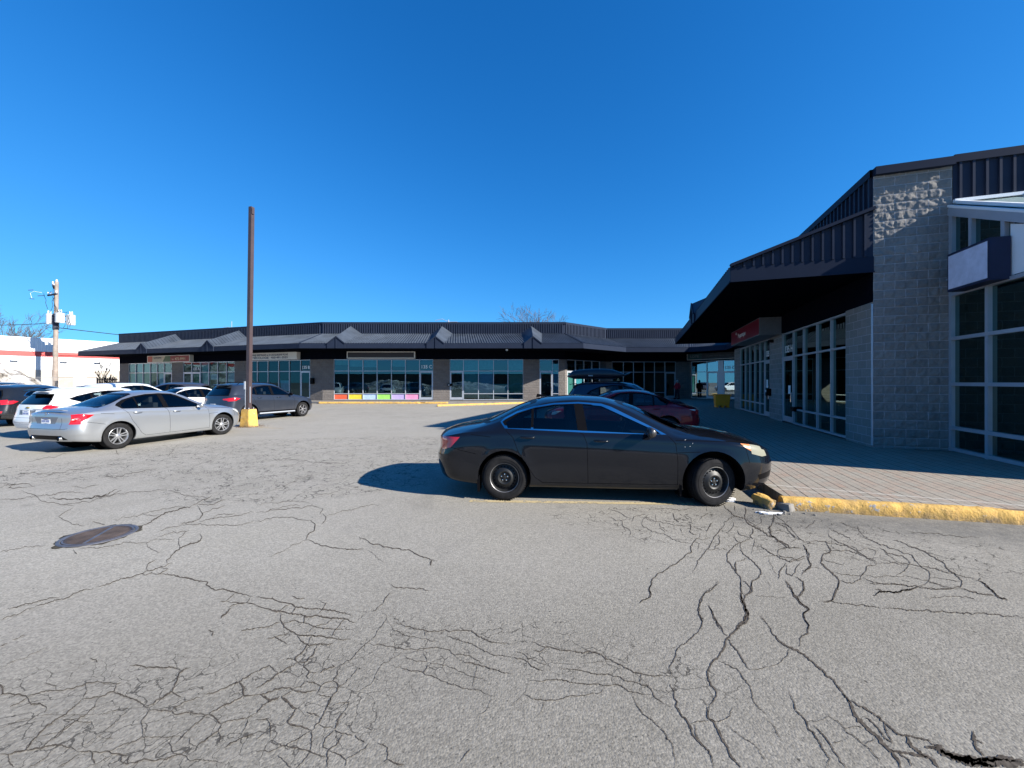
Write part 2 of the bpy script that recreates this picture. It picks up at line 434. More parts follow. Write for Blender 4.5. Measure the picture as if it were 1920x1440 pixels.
# winter-clear grading of the sky colour with a soft shoulder
for k, (c_k, g_k, m_k, s_k) in enumerate(((.125, 1.80, 1.20, .9), (.58, 1.12, 1.27, .20), (.90, 1.2, 1.50, .17))):
    x_ = wm('MULTIPLY', wm('POWER', sep_.outputs[k], g_k), c_k)
    x_ = wm('DIVIDE', wm('MULTIPLY', x_, m_k), wm('ADD', wm('MULTIPLY', x_, s_k), 1.0))
    wn_.links.new(x_, cmb.inputs[k])
wn_.links.new(cmb.outputs[0], bg.inputs['Color'])
bg.inputs['Strength'].default_value = .092
scene.view_settings.view_transform = 'Standard'; scene.view_settings.look = 'None'
scene.view_settings.exposure = 1.22; scene.view_settings.gamma = 1
scene.render.engine = 'CYCLES'
scene.cycles.max_bounces = 8; scene.cycles.transparent_max_bounces = 16
# ------------------------------------------------------------------ ground
def grid_sheet(name, x0, x1, y0, y1, z, mat):
    b = MB(); b.quad((x0, y0, z), (x1, y0, z), (x1, y1, z), (x0, y1, z), mat)
    return b.build(name)
g = grid_sheet('ground', -700, 700, -400, 1400, 0, M['asphalt']); tag(g, kind='structure')

U = Vector((.95, -.312, 0)).normalized(); V = Vector((.312, .95, 0)).normalized()
# ------------------------------------------------------------------ cars
def curve(pts, x, r=.08):
    px = [p[0] for p in pts]; pz = [p[1] for p in pts]
    g = np.arange(px[0]-1, px[-1]+1, .01)
    v = np.interp(g, px, pz)
    k = max(1, int(r/.01))
    for _ in range(2):
        v = np.convolve(np.pad(v, k, mode='edge'), np.ones(2*k+1)/(2*k+1), mode='valid')
    return np.interp(x, g, v)

def catmull(P, per):
    P = np.array(P, float); n = len(P); out = []
    for i in range(n-1):
        p0 = P[max(i-1, 0)]; p1 = P[i]; p2 = P[i+1]; p3 = P[min(i+2, n-1)]
        d1 = np.linalg.norm(p1-p0)**.5+1e-6; d2 = np.linalg.norm(p2-p1)**.5+1e-6; d3 = np.linalg.norm(p3-p2)**.5+1e-6
        m1 = (p2-p1)-(d2*d2)*0+0; m1 = (p2-p1)+d2*((p1-p0)/d1-(p2-p0)/(d1+d2)) if i > 0 else (p2-p1)
        m2 = (p2-p1)+d2*((p3-p2)/d3-(p3-p1)/(d2+d3)) if i < n-2 else (p2-p1)
        for k in range(per):
            t = k/per; t2 = t*t; t3 = t2*t
            out.append((2*t3-3*t2+1)*p1+(t3-2*t2+t)*m1+(-2*t3+3*t2)*p2+(t3-t2)*m2)
    out.append(P[-1]); return np.array(out)

def cut_poly(bm, faces, pts, ax):
    """cut the outline (convex, any order of turning) into the faces; ax = the two axes it is drawn in"""
    a, b = ax; oth = 3-a-b
    area = sum(pts[i][0]*pts[(i+1) % len(pts)][1]-pts[(i+1) % len(pts)][0]*pts[i][1] for i in range(len(pts)))
    if area < 0: pts = pts[::-1]
    us = [p[0] for p in pts]; vs = [p[1] for p in pts]
    lo = (min(us), min(vs)); hi = (max(us), max(vs))
    cur = []
    for f in faces:
        if not f.is_valid: continue
        fu = [v.co[a] for v in f.verts]; fv = [v.co[b] for v in f.verts]
        if max(fu) < lo[0] or min(fu) > hi[0] or max(fv) < lo[1] or min(fv) > hi[1]: continue
        cur.append(f)
    for i in range(len(pts)):
        p, q = pts[i], pts[(i+1) % len(pts)]
        du, dv = q[0]-p[0], q[1]-p[1]; l = math.hypot(du, dv)
        if l < 1e-6: continue
        no = [0, 0, 0]; no[a] = -dv/l; no[b] = du/l      # points inwards
        co = [0, 0, 0]; co[a] = p[0]; co[b] = p[1]
        geom = set(cur)
        for f in cur: geom.update(f.edges); geom.update(f.verts)
        res = bmesh.ops.bisect_plane(bm, geom=list(geom), dist=1e-6, plane_co=co, plane_no=no)
        fs = {g for g in res['geom'] if isinstance(g, bmesh.types.BMFace)}
        N = Vector(no); C0 = Vector(co)
        cur = [f for f in fs if (f.calc_center_median()-C0).dot(N) > 0]
        if not cur: return []
    return cur

def shrink(pts, d):
    area = sum(pts[i][0]*pts[(i+1) % len(pts)][1]-pts[(i+1) % len(pts)][0]*pts[i][1] for i in range(len(pts)))
    if area < 0: pts = pts[::-1]
    n = len(pts); out = []
    for i in range(n):
        p0, p1, p2 = map(Vector, (pts[i-1], pts[i], pts[(i+1) % n]))
        e1 = (p1-p0).normalized(); e2 = (p2-p1).normalized()
        n1 = Vector((-e1.y, e1.x)); n2 = Vector((-e2.y, e2.x))
        k = (n1+n2); k = k/max(.35, k.dot(n1))
        out.append(tuple(p1+k*d))
    return out

def circ(cx, cz, r, n=30): return [(cx+r*cos(2*pi*k/n), cz+r*sin(2*pi*k/n)) for k in range(n)]

def seam(pl, w=.007):
    out = []
    for (a, b), (c, d) in zip(pl[:-1], pl[1:]):
        t = Vector((c-a, d-b)).normalized(); nn = Vector((-t.y, t.x))*w/2; t = t*w*.3
        out.append([(a-t.x+nn.x, b-t.y+nn.y), (a-t.x-nn.x, b-t.y-nn.y), (c+t.x-nn.x, d+t.y-nn.y), (c+t.x+nn.x, d+t.y+nn.y)])
    return out

SEAM = simple('panel_gap', (.003, .003, .004), .9)
def lift(bm, faces, d):
    """duplicate faces moved along their normals, returned as (verts, polys)"""
    vid = {}; vs = []; fs = []
    for f in faces:
        idx = []
        for v in f.verts:
            if v not in vid: vid[v] = len(vs); vs.append(v.co+v.normal*d)
            idx.append(vid[v])
        fs.append(idx)
    return vs, fs

def wheel(parent, x, y, side, R_, wd, kind, steer=0.0):
    """hub > tyre, rim ; axis along local y, outer face at -y*side"""
    Mx = Matrix.Rotation(R(90) if side < 0 else R(-90), 4, 'X')
    hub = MB()
    rr = R_*.64
    hub.lathe([(0.001, -.10), (.14, -.10), (.15, -.02), (0.001, -.02)], M['steel'], 20, Mx)
    hub.lathe([(.001, -.06), (rr*.72, -.06), (rr*.72, -.045), (.001, -.045)], M['steel'], 24, Mx)
    h = hub.build('wheel', parent, smooth=35)
    h.location = (x, y, R_); h.rotation_euler = (0, 0, steer)
    hw = wd/2
    t = MB()
    prof = [(rr*.97, -hw+.01), (rr*1.02, -hw), (rr*1.12, -hw-.004), (R_*.86, -hw-.006), (R_*.95, -hw+.006), (R_*.985, -hw+.022), (R_*.996, -hw*.5), (R_, 0),
            (R_*.996, hw*.5), (R_*.985, hw-.022), (R_*.95, hw-.006), (R_*.86, hw+.006), (rr*1.12, hw+.004), (rr*1.02, hw), (rr*.97, hw-.01)]
    t.lathe(prof, M['blackrub'], 56, Mx)
    # tread grooves round the tyre and sipes across it
    for g in (-.45, -.15, .15, .45):
        t.lathe([(R_*1.002, hw*g-.006), (R_*1.004, hw*g-.004), (R_*1.004, hw*g+.004), (R_*1.002, hw*g+.006)], M['black'], 56, Mx)
    for k in range(60):
        a = 2*pi*k/60
        for zz in (-hw*.8, -hw*.3, hw*.3, hw*.8):
            c = Mx@Vector((cos(a)*R_*.992, sin(a)*R_*.992, zz))
            e = Mx@Vector((cos(a+.05)*R_*.992, sin(a+.05)*R_*.992, zz+hw*.28))
            nrm = Mx@Vector((cos(a), sin(a), 0)); nrm = nrm-Mx@Vector((0, 0, 0)); nrm.normalize()
            t.bar(c+nrm*.0, e, .004, R_*.03, M['black'])
    # the light side ring moulded in the side wall
    t.lathe([(R_*.80, hw+.0085), (R_*.81, hw+.0095), (R_*.82, hw+.0085)], M['blackrub'], 56, Mx)
    t.build('tyre', h, smooth=50)
    r = MB()
    out = hw-.012
    if kind == 'steel':
        r.lathe([(rr*.99, -hw+.02), (rr*.9, -hw+.04), (rr*.86, 0), (rr*.86, out-.045)], M['steel'], 48, Mx)
        r.lathe([(rr*1.01, out+.010), (rr*.985, out+.012), (rr*.93, out-.006), (rr*.90, out-.03), (rr*.86, out-.045), (rr*.70, out-.035), (rr*.56, out-.012), (rr*.45, out-.004),
                 (rr*.36, out-.012), (rr*.30, out-.035), (.001, out-.035)], M['steel'], 48, Mx)
        r.lathe([(rr*.985, out+.0125), (rr*.955, out+.006)], M['greywheel'], 48, Mx)
        for k in range(20):
            a = 2*pi*k/20
            Mk = Mx@Matrix.Translation((cos(a)*rr*.73, sin(a)*rr*.73, out-.032))
            r.lathe([(.001, .0), (rr*.055, .0)], M['black'], 12, Mk)
        for k in range(5):
            a = 2*pi*k/5+.3
            Mk = Mx@Matrix.Translation((cos(a)*rr*.22, sin(a)*rr*.22, out-.033))
            r.lathe([(.011, 0), (.010, .018), (.001, .02)], M['chrome'], 6, Mk)
        r.lathe([(.03, out-.034), (.028, out-.018), (.001, out-.014)], M['steel'], 20, Mx)
    else:
        mt = M['alloy'] if kind != 'dark' else M['greywheel']
        ns = {'twin': 5, 'star': 7, 'five': 5, 'dark': 6}[kind]
        r.lathe([(rr*.99, -hw+.02), (rr*.92, -hw+.04), (rr*.89, 0), (rr*.89, out-.03)], M['greywheel'], 48, Mx)
        r.lathe([(rr*1.01, out+.008), (rr*.98, out+.012), (rr*.93, out-.002), (rr*.90, out-.03)], mt, 48, Mx)
        r.lathe([(rr*.24, out-.04), (rr*.22, out-.006), (rr*.17, out), (.001, out+.004)], mt, 24, Mx)
        for k in range(ns):
            a = 2*pi*k/ns+.2
            offs = (-.085, .085) if kind == 'twin' else (0,)
            for o in offs:
                p = Vector((cos(a)*rr*.16-sin(a)*rr*o*.9, sin(a)*rr*.16+cos(a)*rr*o*.9, out-.014))
                q = Vector((cos(a)*rr*.93-sin(a)*rr*o*2.1, sin(a)*rr*.93+cos(a)*rr*o*2.1, out-.006))
                p, q = Mx@p, Mx@q
                ax_ = (Mx@Vector((0, 0, 1))); 
                d = (q-p).normalized(); sx = d.cross(ax_).normalized()
                w0 = rr*(.075 if kind == 'twin' else .13)
                vs = []
                for e, ww in ((p, w0), (q, w0*.8)):
                    for aa, bb in ((-1, -.022), (1, -.022), (.75, .004), (-.75, .004)):
                        vs.append(e+sx*aa*ww+ax_*bb)
                r.add(vs, [(0, 1, 2, 3), (7, 6, 5, 4), (0, 4, 5, 1), (1, 5, 6, 2), (2, 6, 7, 3), (3, 7, 4, 0)], mt)
    r.build('rim', h, smooth=35)
    return h

def make_car(sp, label, cat, loc, heading, group=None, name='parked_car'):
    L, W = sp['L'], sp['W']; ar, af, Rw = sp['ar'], sp['af'], sp['R']
    root = empty(name, loc, heading, label, cat, group)
    ends = np.array([0, .003, .01, .022, .04, .06, .085, .115, .15, .19, .24, .29, .35])
    xs = np.concatenate([ends, np.arange(.41, L-.55, .055), L-np.array([.55, .5, .45, .4]), L-ends[::-1]])
    def plan(x):
        s = 1.0
        for d, D, nn in ((x, sp.get('Dr', .5), sp.get('nr', 3.0)), (L-x, sp.get('Df', .85), sp.get('nf', 2.5))):
            if d < D: s *= max(0., 1-(1-d/D)**nn)**(1/nn)
        return s
    top = curve(sp['top'], xs, sp.get('rt', .07)); belt = curve(sp['belt'], xs, .08); rz = curve(sp['railz'], xs, .07)
    ry = curve(sp['raily'], xs, .12); by = curve(sp['belty'], xs, .15); zb = curve(sp['bot'], xs, .1)
    fr, ff = sp.get('fr', .6), sp.get('ff', .8)
    rows = []
    for i, x in enumerate(xs):
        s = plan(x); b = zb[i]; bz = belt[i]; r_z = max(rz[i], bz+.012); t_z = max(top[i], r_z+.002)
        w_, ry_, by_ = W, min(ry[i], by[i]-.01), by[i]
        side = [(.0, b), (.80*w_, b), (.93*w_, b+.012), (.965*w_, b+.06), (.985*w_, b+.14), (w_*.998, .46), (w_, .58), (w_*.993, bz-.20), (w_*.975, bz-.10), ((by_+w_*.975)/2+.006, bz-.035), (by_, bz)]
        gh = []
        for t in (.33, .67, 1.0):
            bul = .022*sin(pi*t)*min(1, (r_z-bz)/.3)
            gh.append((by_+(ry_-by_)*t+bul, bz+(r_z-bz)*t))
        arch = []
        for u in (.965, .9, .8, .65, .45, .22, 0.0):
            arch.append((ry_*u, r_z+(t_z-r_z)*(1-u**sp.get('arch', 2.6))))
        A = catmull(side, 3); B = catmull([side[-1]]+gh, 4)[1:]; C = catmull([gh[-1]]+arch, 2)[1:]
        ring = np.vstack([A, B, C])
        ring[:, 0] *= s
        # rounded wheel-arch flares
        for axx in (ar, af):
            for k in range(len(ring)):
                rr_ = math.hypot(x-axx, ring[k, 1]-Rw)
                if ring[k, 0] > .8*W*s: ring[k, 0] += sp.get('flare', .012)*math.exp(-((rr_-Rw*1.2)/.055)**2)
        rows.append(ring)
    rows = np.array(rows)                          # n, m, 2
    n, m = rows.shape[:2]
    xr = curve(sp['xr'], rows[:, :, 1], .03); xf = curve(sp['xf'], rows[:, :, 1], .03)
    X = xs[:, None]+xr*np.clip(1-xs[:, None]/fr, 0, 1)**2-xf*np.clip(1-(L-xs[:, None])/ff, 0, 1)**2
    Yv = rows[:, :, 0]; Z = rows[:, :, 1]
    bm = bmesh.new(); P = []
    for i in range(n):
        line = []
        for j in range(m): line.append(bm.verts.new((X[i, j], Yv[i, j], Z[i, j])))
        mir = []
        for j in range(m-2, 0, -1): mir.append(bm.verts.new((X[i, j], -Yv[i, j], Z[i, j])))
        P.append(line+mir)
    mm = len(P[0])
    for i in range(n-1):
        for j in range(mm):
            k = (j+1) % mm
            try: bm.faces.new((P[i][j], P[i+1][j], P[i+1][k], P[i][k]))
            except ValueError: pass
    bmesh.ops.remove_doubles(bm, verts=bm.verts, dist=4e-4)
    bmesh.ops.recalc_face_normals(bm, faces=bm.faces)
    if bm.calc_volume(signed=True) < 0: bmesh.ops.reverse_faces(bm, faces=bm.faces)
    bm.normal_update()
    mats = [sp['paint'], SEAM, M['black'], M['chrome']]
    def sel(fn):
        bm.normal_update(); return [f for f in bm.faces if fn(f.normal, f.calc_center_median())]
    taken = {}
    def panel(fs, d=-.004): return lift(bm, fs, d)
    glassparts = []; lamps = []
    zmin = min(b for _, b in sp['belt'])-.15
    sides = [(-1, lambda nn, c: nn.y < -.25 and c.y < -.2), (1, lambda nn, c: nn.y > .25 and c.y > .2)]
    kill = []
    for sd, fn in sides:
        # door openings, seams
        for pl in sp['seams']:
            for q in seam(pl):
                for f in cut_poly(bm, sel(fn), q, (0, 2)): f.material_index = 1
        dl = sp['dlo']
        if sp.get('trim') == 'chrome':
            for f in cut_poly(bm, sel(fn), dl, (0, 2)): f.material_index = 3
            dl = shrink(dl, .022)
        for f in cut_poly(bm, sel(fn), dl, (0, 2)): f.material_index = 2
        for wq in sp['wins']:
            fs = cut_poly(bm, sel(fn), shrink(wq, .002), (0, 2))
            glassparts.append(('side_window', lift(bm, fs, -.006))); kill += fs
            bmesh.ops.delete(bm, geom=[f for f in fs if f.is_valid], context='FACES_ONLY')
        for lname, lm, poly in sp['side_lamps']:
            fs = cut_poly(bm, sel(lambda nn, c: c.y*sd > W*.78 and abs(nn.z) < .85), poly, (0, 2))
            lamps.append((lname, lm, lift(bm, fs, .004), sd))
        # wheel arches
        for axx, rad in ((ar, sp['arr']), (af, sp['arf'])):
            fs = cut_poly(bm, sel(lambda nn, c: c.y*sd > W*.55 and c.z < .95 and nn.y*sd > -.3), circ(axx, Rw+.015, rad), (0, 2))
            bmesh.ops.delete(bm, geom=fs, context='FACES_ONLY')
    def front_back(poly, fn, name_, store, d):
        fs = cut_poly(bm, sel(fn), poly, (1, 2))
        store.append((name_, lift(bm, fs, d)))
        return fs
    # windscreen and rear window with black margins
    ws = sp['wscreen']; xw0, xw1 = sp['wsx']
    f1 = lambda nn, c: nn.x > .25 and xw0 < c.x < xw1 and c.z > zmin+.1
    for f in cut_poly(bm, sel(f1), ws, (1, 2)): f.material_index = 2
    fs = cut_poly(bm, sel(f1), shrink(ws, .03), (1, 2))
    glassparts.append(('windscreen', lift(bm, fs, -.004))); bmesh.ops.delete(bm, geom=fs, context='FACES_ONLY')
    bw = sp['rscreen']; xb0, xb1 = sp['rsx']
    f2 = lambda nn, c: nn.x < -.15 and xb0 < c.x < xb1 and c.z > zmin+.05
    for f in cut_poly(bm, sel(f2), bw, (1, 2)): f.material_index = 2
    fs = cut_poly(bm, sel(f2), shrink(bw, .03), (1, 2))
    glassparts.append(('rear_window', lift(bm, fs, -.004))); bmesh.ops.delete(bm, geom=fs, context='FACES_ONLY')
    # rear face details
    rear = lambda nn, c: nn.x < -.2 and c.x < .9
    for lname, lm, poly in sp.get('rear_lamps', []):
        for sd in (-1, 1):
            q = [(a*sd, b) for a, b in poly]
            fs = cut_poly(bm, sel(lambda nn, c: nn.x < -.55 and c.x < .9), q, (1, 2))
            lamps.append((lname, lm, lift(bm, fs, .005), sd))
    for mi_, poly in sp.get('rear_panels', []):
        if mi_ not in mats: mats.append(mi_)
        for f in cut_poly(bm, sel(rear), poly, (1, 2)): f.material_index = mats.index(mi_)
    for pl in sp.get('rear_seams', []):
        for q in seam(pl):
            for f in cut_poly(bm, sel(rear), q, (1, 2)): f.material_index = 1
    frontf = lambda nn, c: nn.x > .2 and c.x > L-.9
    for mi_, poly in sp.get('front_panels', []):
        if mi_ not in mats: mats.append(mi_)
        for f in cut_poly(bm, sel(frontf), poly, (1, 2)): f.material_index = mats.index(mi_)
    for mi_, poly in sp.get('side_panels', []):
        if mi_ not in mats: mats.append(mi_)
        for sd, fn in sides:
            for f in cut_poly(bm, sel(fn), poly, (0, 2)): f.material_index = mats.index(mi_)
    for f in bm.faces:                       # black underside
        if f.normal.z < -.8 and f.calc_center_median().z < .4: f.material_index = 2
    # turn the edges of every opening inwards
    be = [e for e in bm.edges if e.is_boundary]
    arch_e = []; win_e = []
    for e in be:
        c = (e.verts[0].co+e.verts[1].co)/2
        (arch_e if c.z < .85 and (abs(c.x-ar) < sp['arr']+.05 or abs(c.x-af) < sp['arf']+.05) else win_e).append(e)
    nrm = {v: v.normal.copy() for v in bm.verts}
    if win_e:
        res = bmesh.ops.extrude_edge_only(bm, edges=win_e)
        nv = [g for g in res['geom'] if isinstance(g, bmesh.types.BMVert)]
        for v in nv:
            src = [e.other_vert(v) for e in v.link_edges if e.other_vert(v) in nrm]
            v.co -= (nrm[src[0]] if src else v.normal)*.03
        for g in res['geom']:
            if isinstance(g, bmesh.types.BMFace): g.material_index = 2
    if arch_e:
        res = bmesh.ops.extrude_edge_only(bm, edges=arch_e)
        nv = [g for g in res['geom'] if isinstance(g, bmesh.types.BMVert)]
        for v in nv: v.co.y -= math.copysign(.03, v.co.y)
        ed = [g for g in res['geom'] if isinstance(g, bmesh.types.BMEdge) and g.is_boundary]
        res = bmesh.ops.extrude_edge_only(bm, edges=ed)
        nv = [g for g in res['geom'] if isinstance(g, bmesh.types.BMVert)]
        for v in nv: v.co.y = math.copysign(W-.42, v.co.y)
        for g in res['geom']:
            if isinstance(g, bmesh.types.BMFace): g.material_index = 2
        for axx, rad in ((ar, sp['arr']), (af, sp['arf'])):
            for sd in (-1, 1):
                vs = [bm.verts.new((a, sd*(W-.42), b)) for a, b in circ(axx, Rw+.015, rad+.01)]
                f = bm.faces.new(vs); f.material_index = 2
    me = bpy.data.meshes.new('car_body')
    off = Vector((-ar, 0, 0))
    for v in bm.verts: v.co += off
    bm.to_mesh(me); bm.free()
    for mt in mats: me.materials.append(mt)
    link('body', me, root, smooth=38)
    def part(nm, data, mat, par=root):
        vs, fs = data
        if not fs: return None
        b = MB(); b.add([v+off for v in vs], fs, mat); return b.build(nm, par, smooth=40, fix=False)
    for nm, data in glassparts:
        c = sum((v.x for v in data[0]), 0)/max(1, len(data[0]))
        part(nm, data, sp.get('rearglass', M['carglass']) if (nm == 'rear_window' or (nm == 'side_window' and c < sp.get('darkx', -1))) else M['carglass'])
    byl = {}
    for nm, lm, data, sd in lamps:
        if data[1]: byl.setdefault((nm, sd), []).append((lm, data))
    for (nm, sd), lst in byl.items():
        b = MB()
        for lm, (vs, fs) in lst: b.add([v+off for v in vs], fs, lm)
        b.build(nm, root, smooth=40)
    # wheels
    tw = sp.get('tw', .205)
    for axx, st in ((ar, 0), (af, sp.get('steer', 0))):
        for sd in (-1, 1):
            wheel(root, axx-ar, sd*(W-.028-tw/2), sd, Rw, tw, sp.get('rim', 'five'), st)
    # mirrors
    mx, mz = sp['mirror']
    for sd in (-1, 1):
        b = MB(); vs = []; nu, nv_ = 10, 8
        for i in range(nv_+1):
            for k in range(nu):
                a = pi*i/nv_; t = 2*pi*k/nu
                sx = math.copysign(abs(cos(a))**.7, cos(a)); rr_ = abs(sin(a))**.7
                vs.append((mx-ar+.06*rr_*cos(t)*(1.25 if cos(t) > 0 else .7), sd*(W+.07+.105*sx), mz+.075*rr_*sin(t)))
        fs = [(i*nu+k, i*nu+(k+1) % nu, (i+1)*nu+(k+1) % nu, (i+1)*nu+k) for i in range(nv_) for k in range(nu)]
        b.add(vs, fs, sp.get('mirror_mat', sp['paint']))
        b.bar((mx-ar+.05, sd*(W-.1), mz-.03), (mx-ar+.02, sd*(W+.03), mz-.03), .05, .03, M['black'])
        b.build('mirror', root, smooth=60)
    # door handles
    for hx, hz in sp['handles']:
        for sd in (-1, 1):
            b = MB()
            yy = sd*(W*.992+.004)
            b.tube([(hx-ar-.10, yy-sd*.012, hz+.003), (hx-ar-.085, yy+sd*.012, hz+.002), (hx-ar, yy+sd*.022, hz), (hx-ar+.085, yy+sd*.012, hz-.002), (hx-ar+.10, yy-sd*.012, hz-.003)],
                   [.009, .014, .016, .014, .009], sp.get('handle_mat', sp['paint']), 8)
            b.build('door_handle', root, smooth=60)
    # cabin: floor, dash, seats, wheel
    b = MB(); sc = sp.get('seat', M['seatg'])
    hz = sp.get('hip', .52); cx = sp['cabin']
    b.box((cx-ar, 0, .30), (2.6, 1.4, .06), M['dark'])
    b.box((cx+1.05-ar, 0, .80), (.5, 1.34, .16), M['dark'])
    b.box((cx+1.2-ar, 0, .58), (.15, 1.34, .4), M['dark'])
    b.box((cx-1.25-ar, 0, .80), (.5, 1.3, .05), M['dark'])
    b.build('dashboard', root)
    for yy in (-.37, .37):
        b = MB()
        b.box((cx+.15-ar, yy, hz), (.5, .5, .14), sc)
        b.box((cx-.17-ar, yy, hz+.31), (.12, .47, .55), sc, rx=0)
        b.box((cx-.22-ar, yy, hz+.68), (.09, .25, .17), sc)
        for dy in (-.05, .05): b.bar((cx-.2-ar, yy+dy, hz+.55), (cx-.22-ar, yy+dy, hz+.62), .012, .012, M['chrome'])
        b.build('seat', root, bevel=.03, smooth=50)
    b = MB(); b.box((cx-.75-ar, 0, hz), (.5, 1.25, .14), sc); b.box((cx-1.04-ar, 0, hz+.3), (.12, 1.25, .5), sc)
    for yy in (-.38, .38): b.box((cx-1.08-ar, yy, hz+.6), (.08, .24, .12), sc)
    b.build('rear_seat', root, bevel=.03, smooth=50)
    b = MB(); Ms = Matrix.Translation((cx+.68-ar, .37, hz+.38)) @ Matrix.Rotation(R(-65), 4, 'Y')
    b.lathe([(.18, -.012), (.192, 0), (.18, .012), (.168, 0)], M['black'], 28, Ms, close=True)
    b.box(Ms@Vector((0, 0, 0)), (.04, .3, .05), M['black']); b.build('steering_wheel', root, smooth=60)
    return root

def scaled(base, **kw):
    """a template's outlines stretched to another car's length and height"""
    s = dict(base); kx = kw.pop('kx', 1); kz = kw.pop('kz', 1); s.update({k: v for k, v in kw.items()})
    def fx(p): return [(a*kx, b*kz) for a, b in p]
    for k in ('top', 'belt', 'railz', 'bot', 'dlo'):
        if k not in kw: s[k] = fx(s[k])
    for k in ('raily', 'belty'):
        if k not in kw:
            s[k] = [(a*kx, b*s['W']/base['W']) for a, b in s[k]]
    for k in ('xr', 'xf'):
        if k not in kw: s[k] = [(a*kz, b) for a, b in s[k]]
    for k in ('wins', 'seams'):
        if k not in kw: s[k] = [fx(p) for p in s[k]]
    if 'side_lamps' not in kw: s['side_lamps'] = [(a, b, fx(p)) for a, b, p in s['side_lamps']]
    for k in ('L', 'ar', 'af', 'cabin'):
        if k not in kw: s[k] = s[k]*kx
    for k in ('wsx', 'rsx'):
        if k not in kw: s[k] = tuple(a*kx for a in s[k])
    for k in ('wscreen', 'rscreen'):
        if k not in kw: s[k] = [(a*s['W']/base['W'], b*kz) for a, b in s[k]]
    if 'mirror' not in kw: s['mirror'] = (s['mirror'][0]*kx, s['mirror'][1]*kz)
    if 'handles' not in kw: s['handles'] = fx(s['handles'])
    return s

sedan = dict(L=4.95, W=.915, ar=1.10, af=3.93, R=.325, arr=.375, arf=.41, tw=.21,
    top=[(0, .90), (.12, .965), (.5, 1.03), (.72, 1.065), (1.28, 1.335), (1.62, 1.44), (2.1, 1.475), (2.55, 1.455), (2.98, 1.35), (3.72, 1.01), (4.2, .965), (4.6, .90), (4.82, .82), (4.95, .72)],
    belt=[(0, .85), (.5, .955), (1.1, .985), (1.6, .985), (2.3, .965), (3.4, .915), (4.1, .875), (4.6, .815), (4.95, .70)],
    railz=[(0, .87), (.6, .99), (.95, 1.07), (1.3, 1.24), (1.6, 1.355), (1.9, 1.405), (2.2, 1.415), (2.6, 1.375), (2.9, 1.25), (3.2, 1.085), (3.48, .945), (4.2, .90), (4.6, .85), (4.95, .72)],
    raily=[(0, .80), (.6, .76), (1.3, .62), (1.9, .585), (2.4, .59), (3.0, .66), (3.5, .77), (4.2, .76), (4.9, .72)],
    belty=[(0, .86), (.8, .855), (1.5, .86), (3.3, .862), (4.2, .86), (4.9, .84)],
    bot=[(0, .30), (.6, .22), (1.4, .19), (3.6, .19), (4.4, .20), (4.9, .26)],
    xr=[(.2, .16), (.30, .07), (.45, .02), (.6, .0), (.72, .05), (.85, .04), (.95, .05), (1.1, .12)], fr=.8,
    xf=[(.2, .14), (.32, .03), (.5, .0), (.62, .01), (.72, .05), (.82, .12), (1.0, .25)], ff=1.1,
    Dr=.55, nr=2.9, Df=.95, nf=2.7,
    dlo=[(1.02, 1.10), (1.08, 1.15), (1.25, 1.24), (1.52, 1.325), (1.80, 1.372), (2.15, 1.388), (2.48, 1.366), (2.70, 1.295), (2.95, 1.168), (3.2, 1.03), (3.40, .93), (2.2, .975), (1.12, .995)],
    wins=[[(1.10, 1.10), (1.3, 1.225), (1.475, 1.285), (1.475, 1.015), (1.14, 1.02)],
          [(1.505, 1.295), (1.80, 1.345), (2.09, 1.357), (2.13, 1.0), (1.505, 1.015)],
          [(2.21, 1.358), (2.47, 1.335), (2.69, 1.265), (2.93, 1.145), (3.13, 1.035), (3.30, .955), (2.26, .995)]],
    seams=[[(2.155, .97), (2.20, .95), (2.25, .828), (2.265, .28)], [(3.36, .93), (3.44, .84), (3.46, .6), (3.46, .285)],
           [(1.12, .99), (1.22, .90), (1.30, .70), (1.53, .35), (1.63, .28)], [(1.63, .275), (2.265, .278), (3.46, .285)],
           [(.62, .93), (.9, .90)], [(3.46, .72), (3.75, .735)], [(4.36, .79), (4.40, .60)], [(3.44, .885), (4.0, .875), (4.42, .865)], [(.33, .745), (.70, .66)]],
    side_lamps=[('tail_light', M['red_lamp'], [(-.05, .885), (.46, .892), (.33, .745), (.22, .705), (-.05, .70)]),
                ('headlight', M['amber_lamp'], [(4.22, .868), (4.42, .858), (4.44, .72), (4.36, .79)]),
                ('headlight', M['haze_lamp'], [(4.42, .858), (4.95, .80), (4.95, .672), (4.60, .668), (4.44, .712)])],
    wscreen=[(-.66, .97), (.66, .97), (.62, 1.10), (.50, 1.36), (.40, 1.395), (-.40, 1.395), (-.50, 1.36), (-.62, 1.10)], wsx=(2.6, 3.95),
    rscreen=[(-.62, 1.06), (.62, 1.06), (.56, 1.20), (.47, 1.37), (.35, 1.40), (-.35, 1.40), (-.47, 1.37), (-.56, 1.20)], rsx=(.55, 1.75),
    mirror=(3.08, 1.0), handles=[(1.43, .905), (2.45, .868)], cabin=2.25,
    rear_lamps=[('tail_light', M['red_lamp'], [(.93, .89), (.56, .875), (.60, .74), (.93, .70)])],
    rear_seams=[[(-.74, .62), (.74, .62)]], rear_panels=[], side_panels=[(M['black'], [(4.52, .43), (4.80, .47), (4.78, .38), (4.55, .36)])],
    front_panels=[(M['black'], [(-.48, .70), (.48, .70), (.40, .56), (-.40, .56)]), (M['black'], [(-.60, .42), (.60, .42), (.54, .28), (-.54, .28)])], paint=None, trim='black')

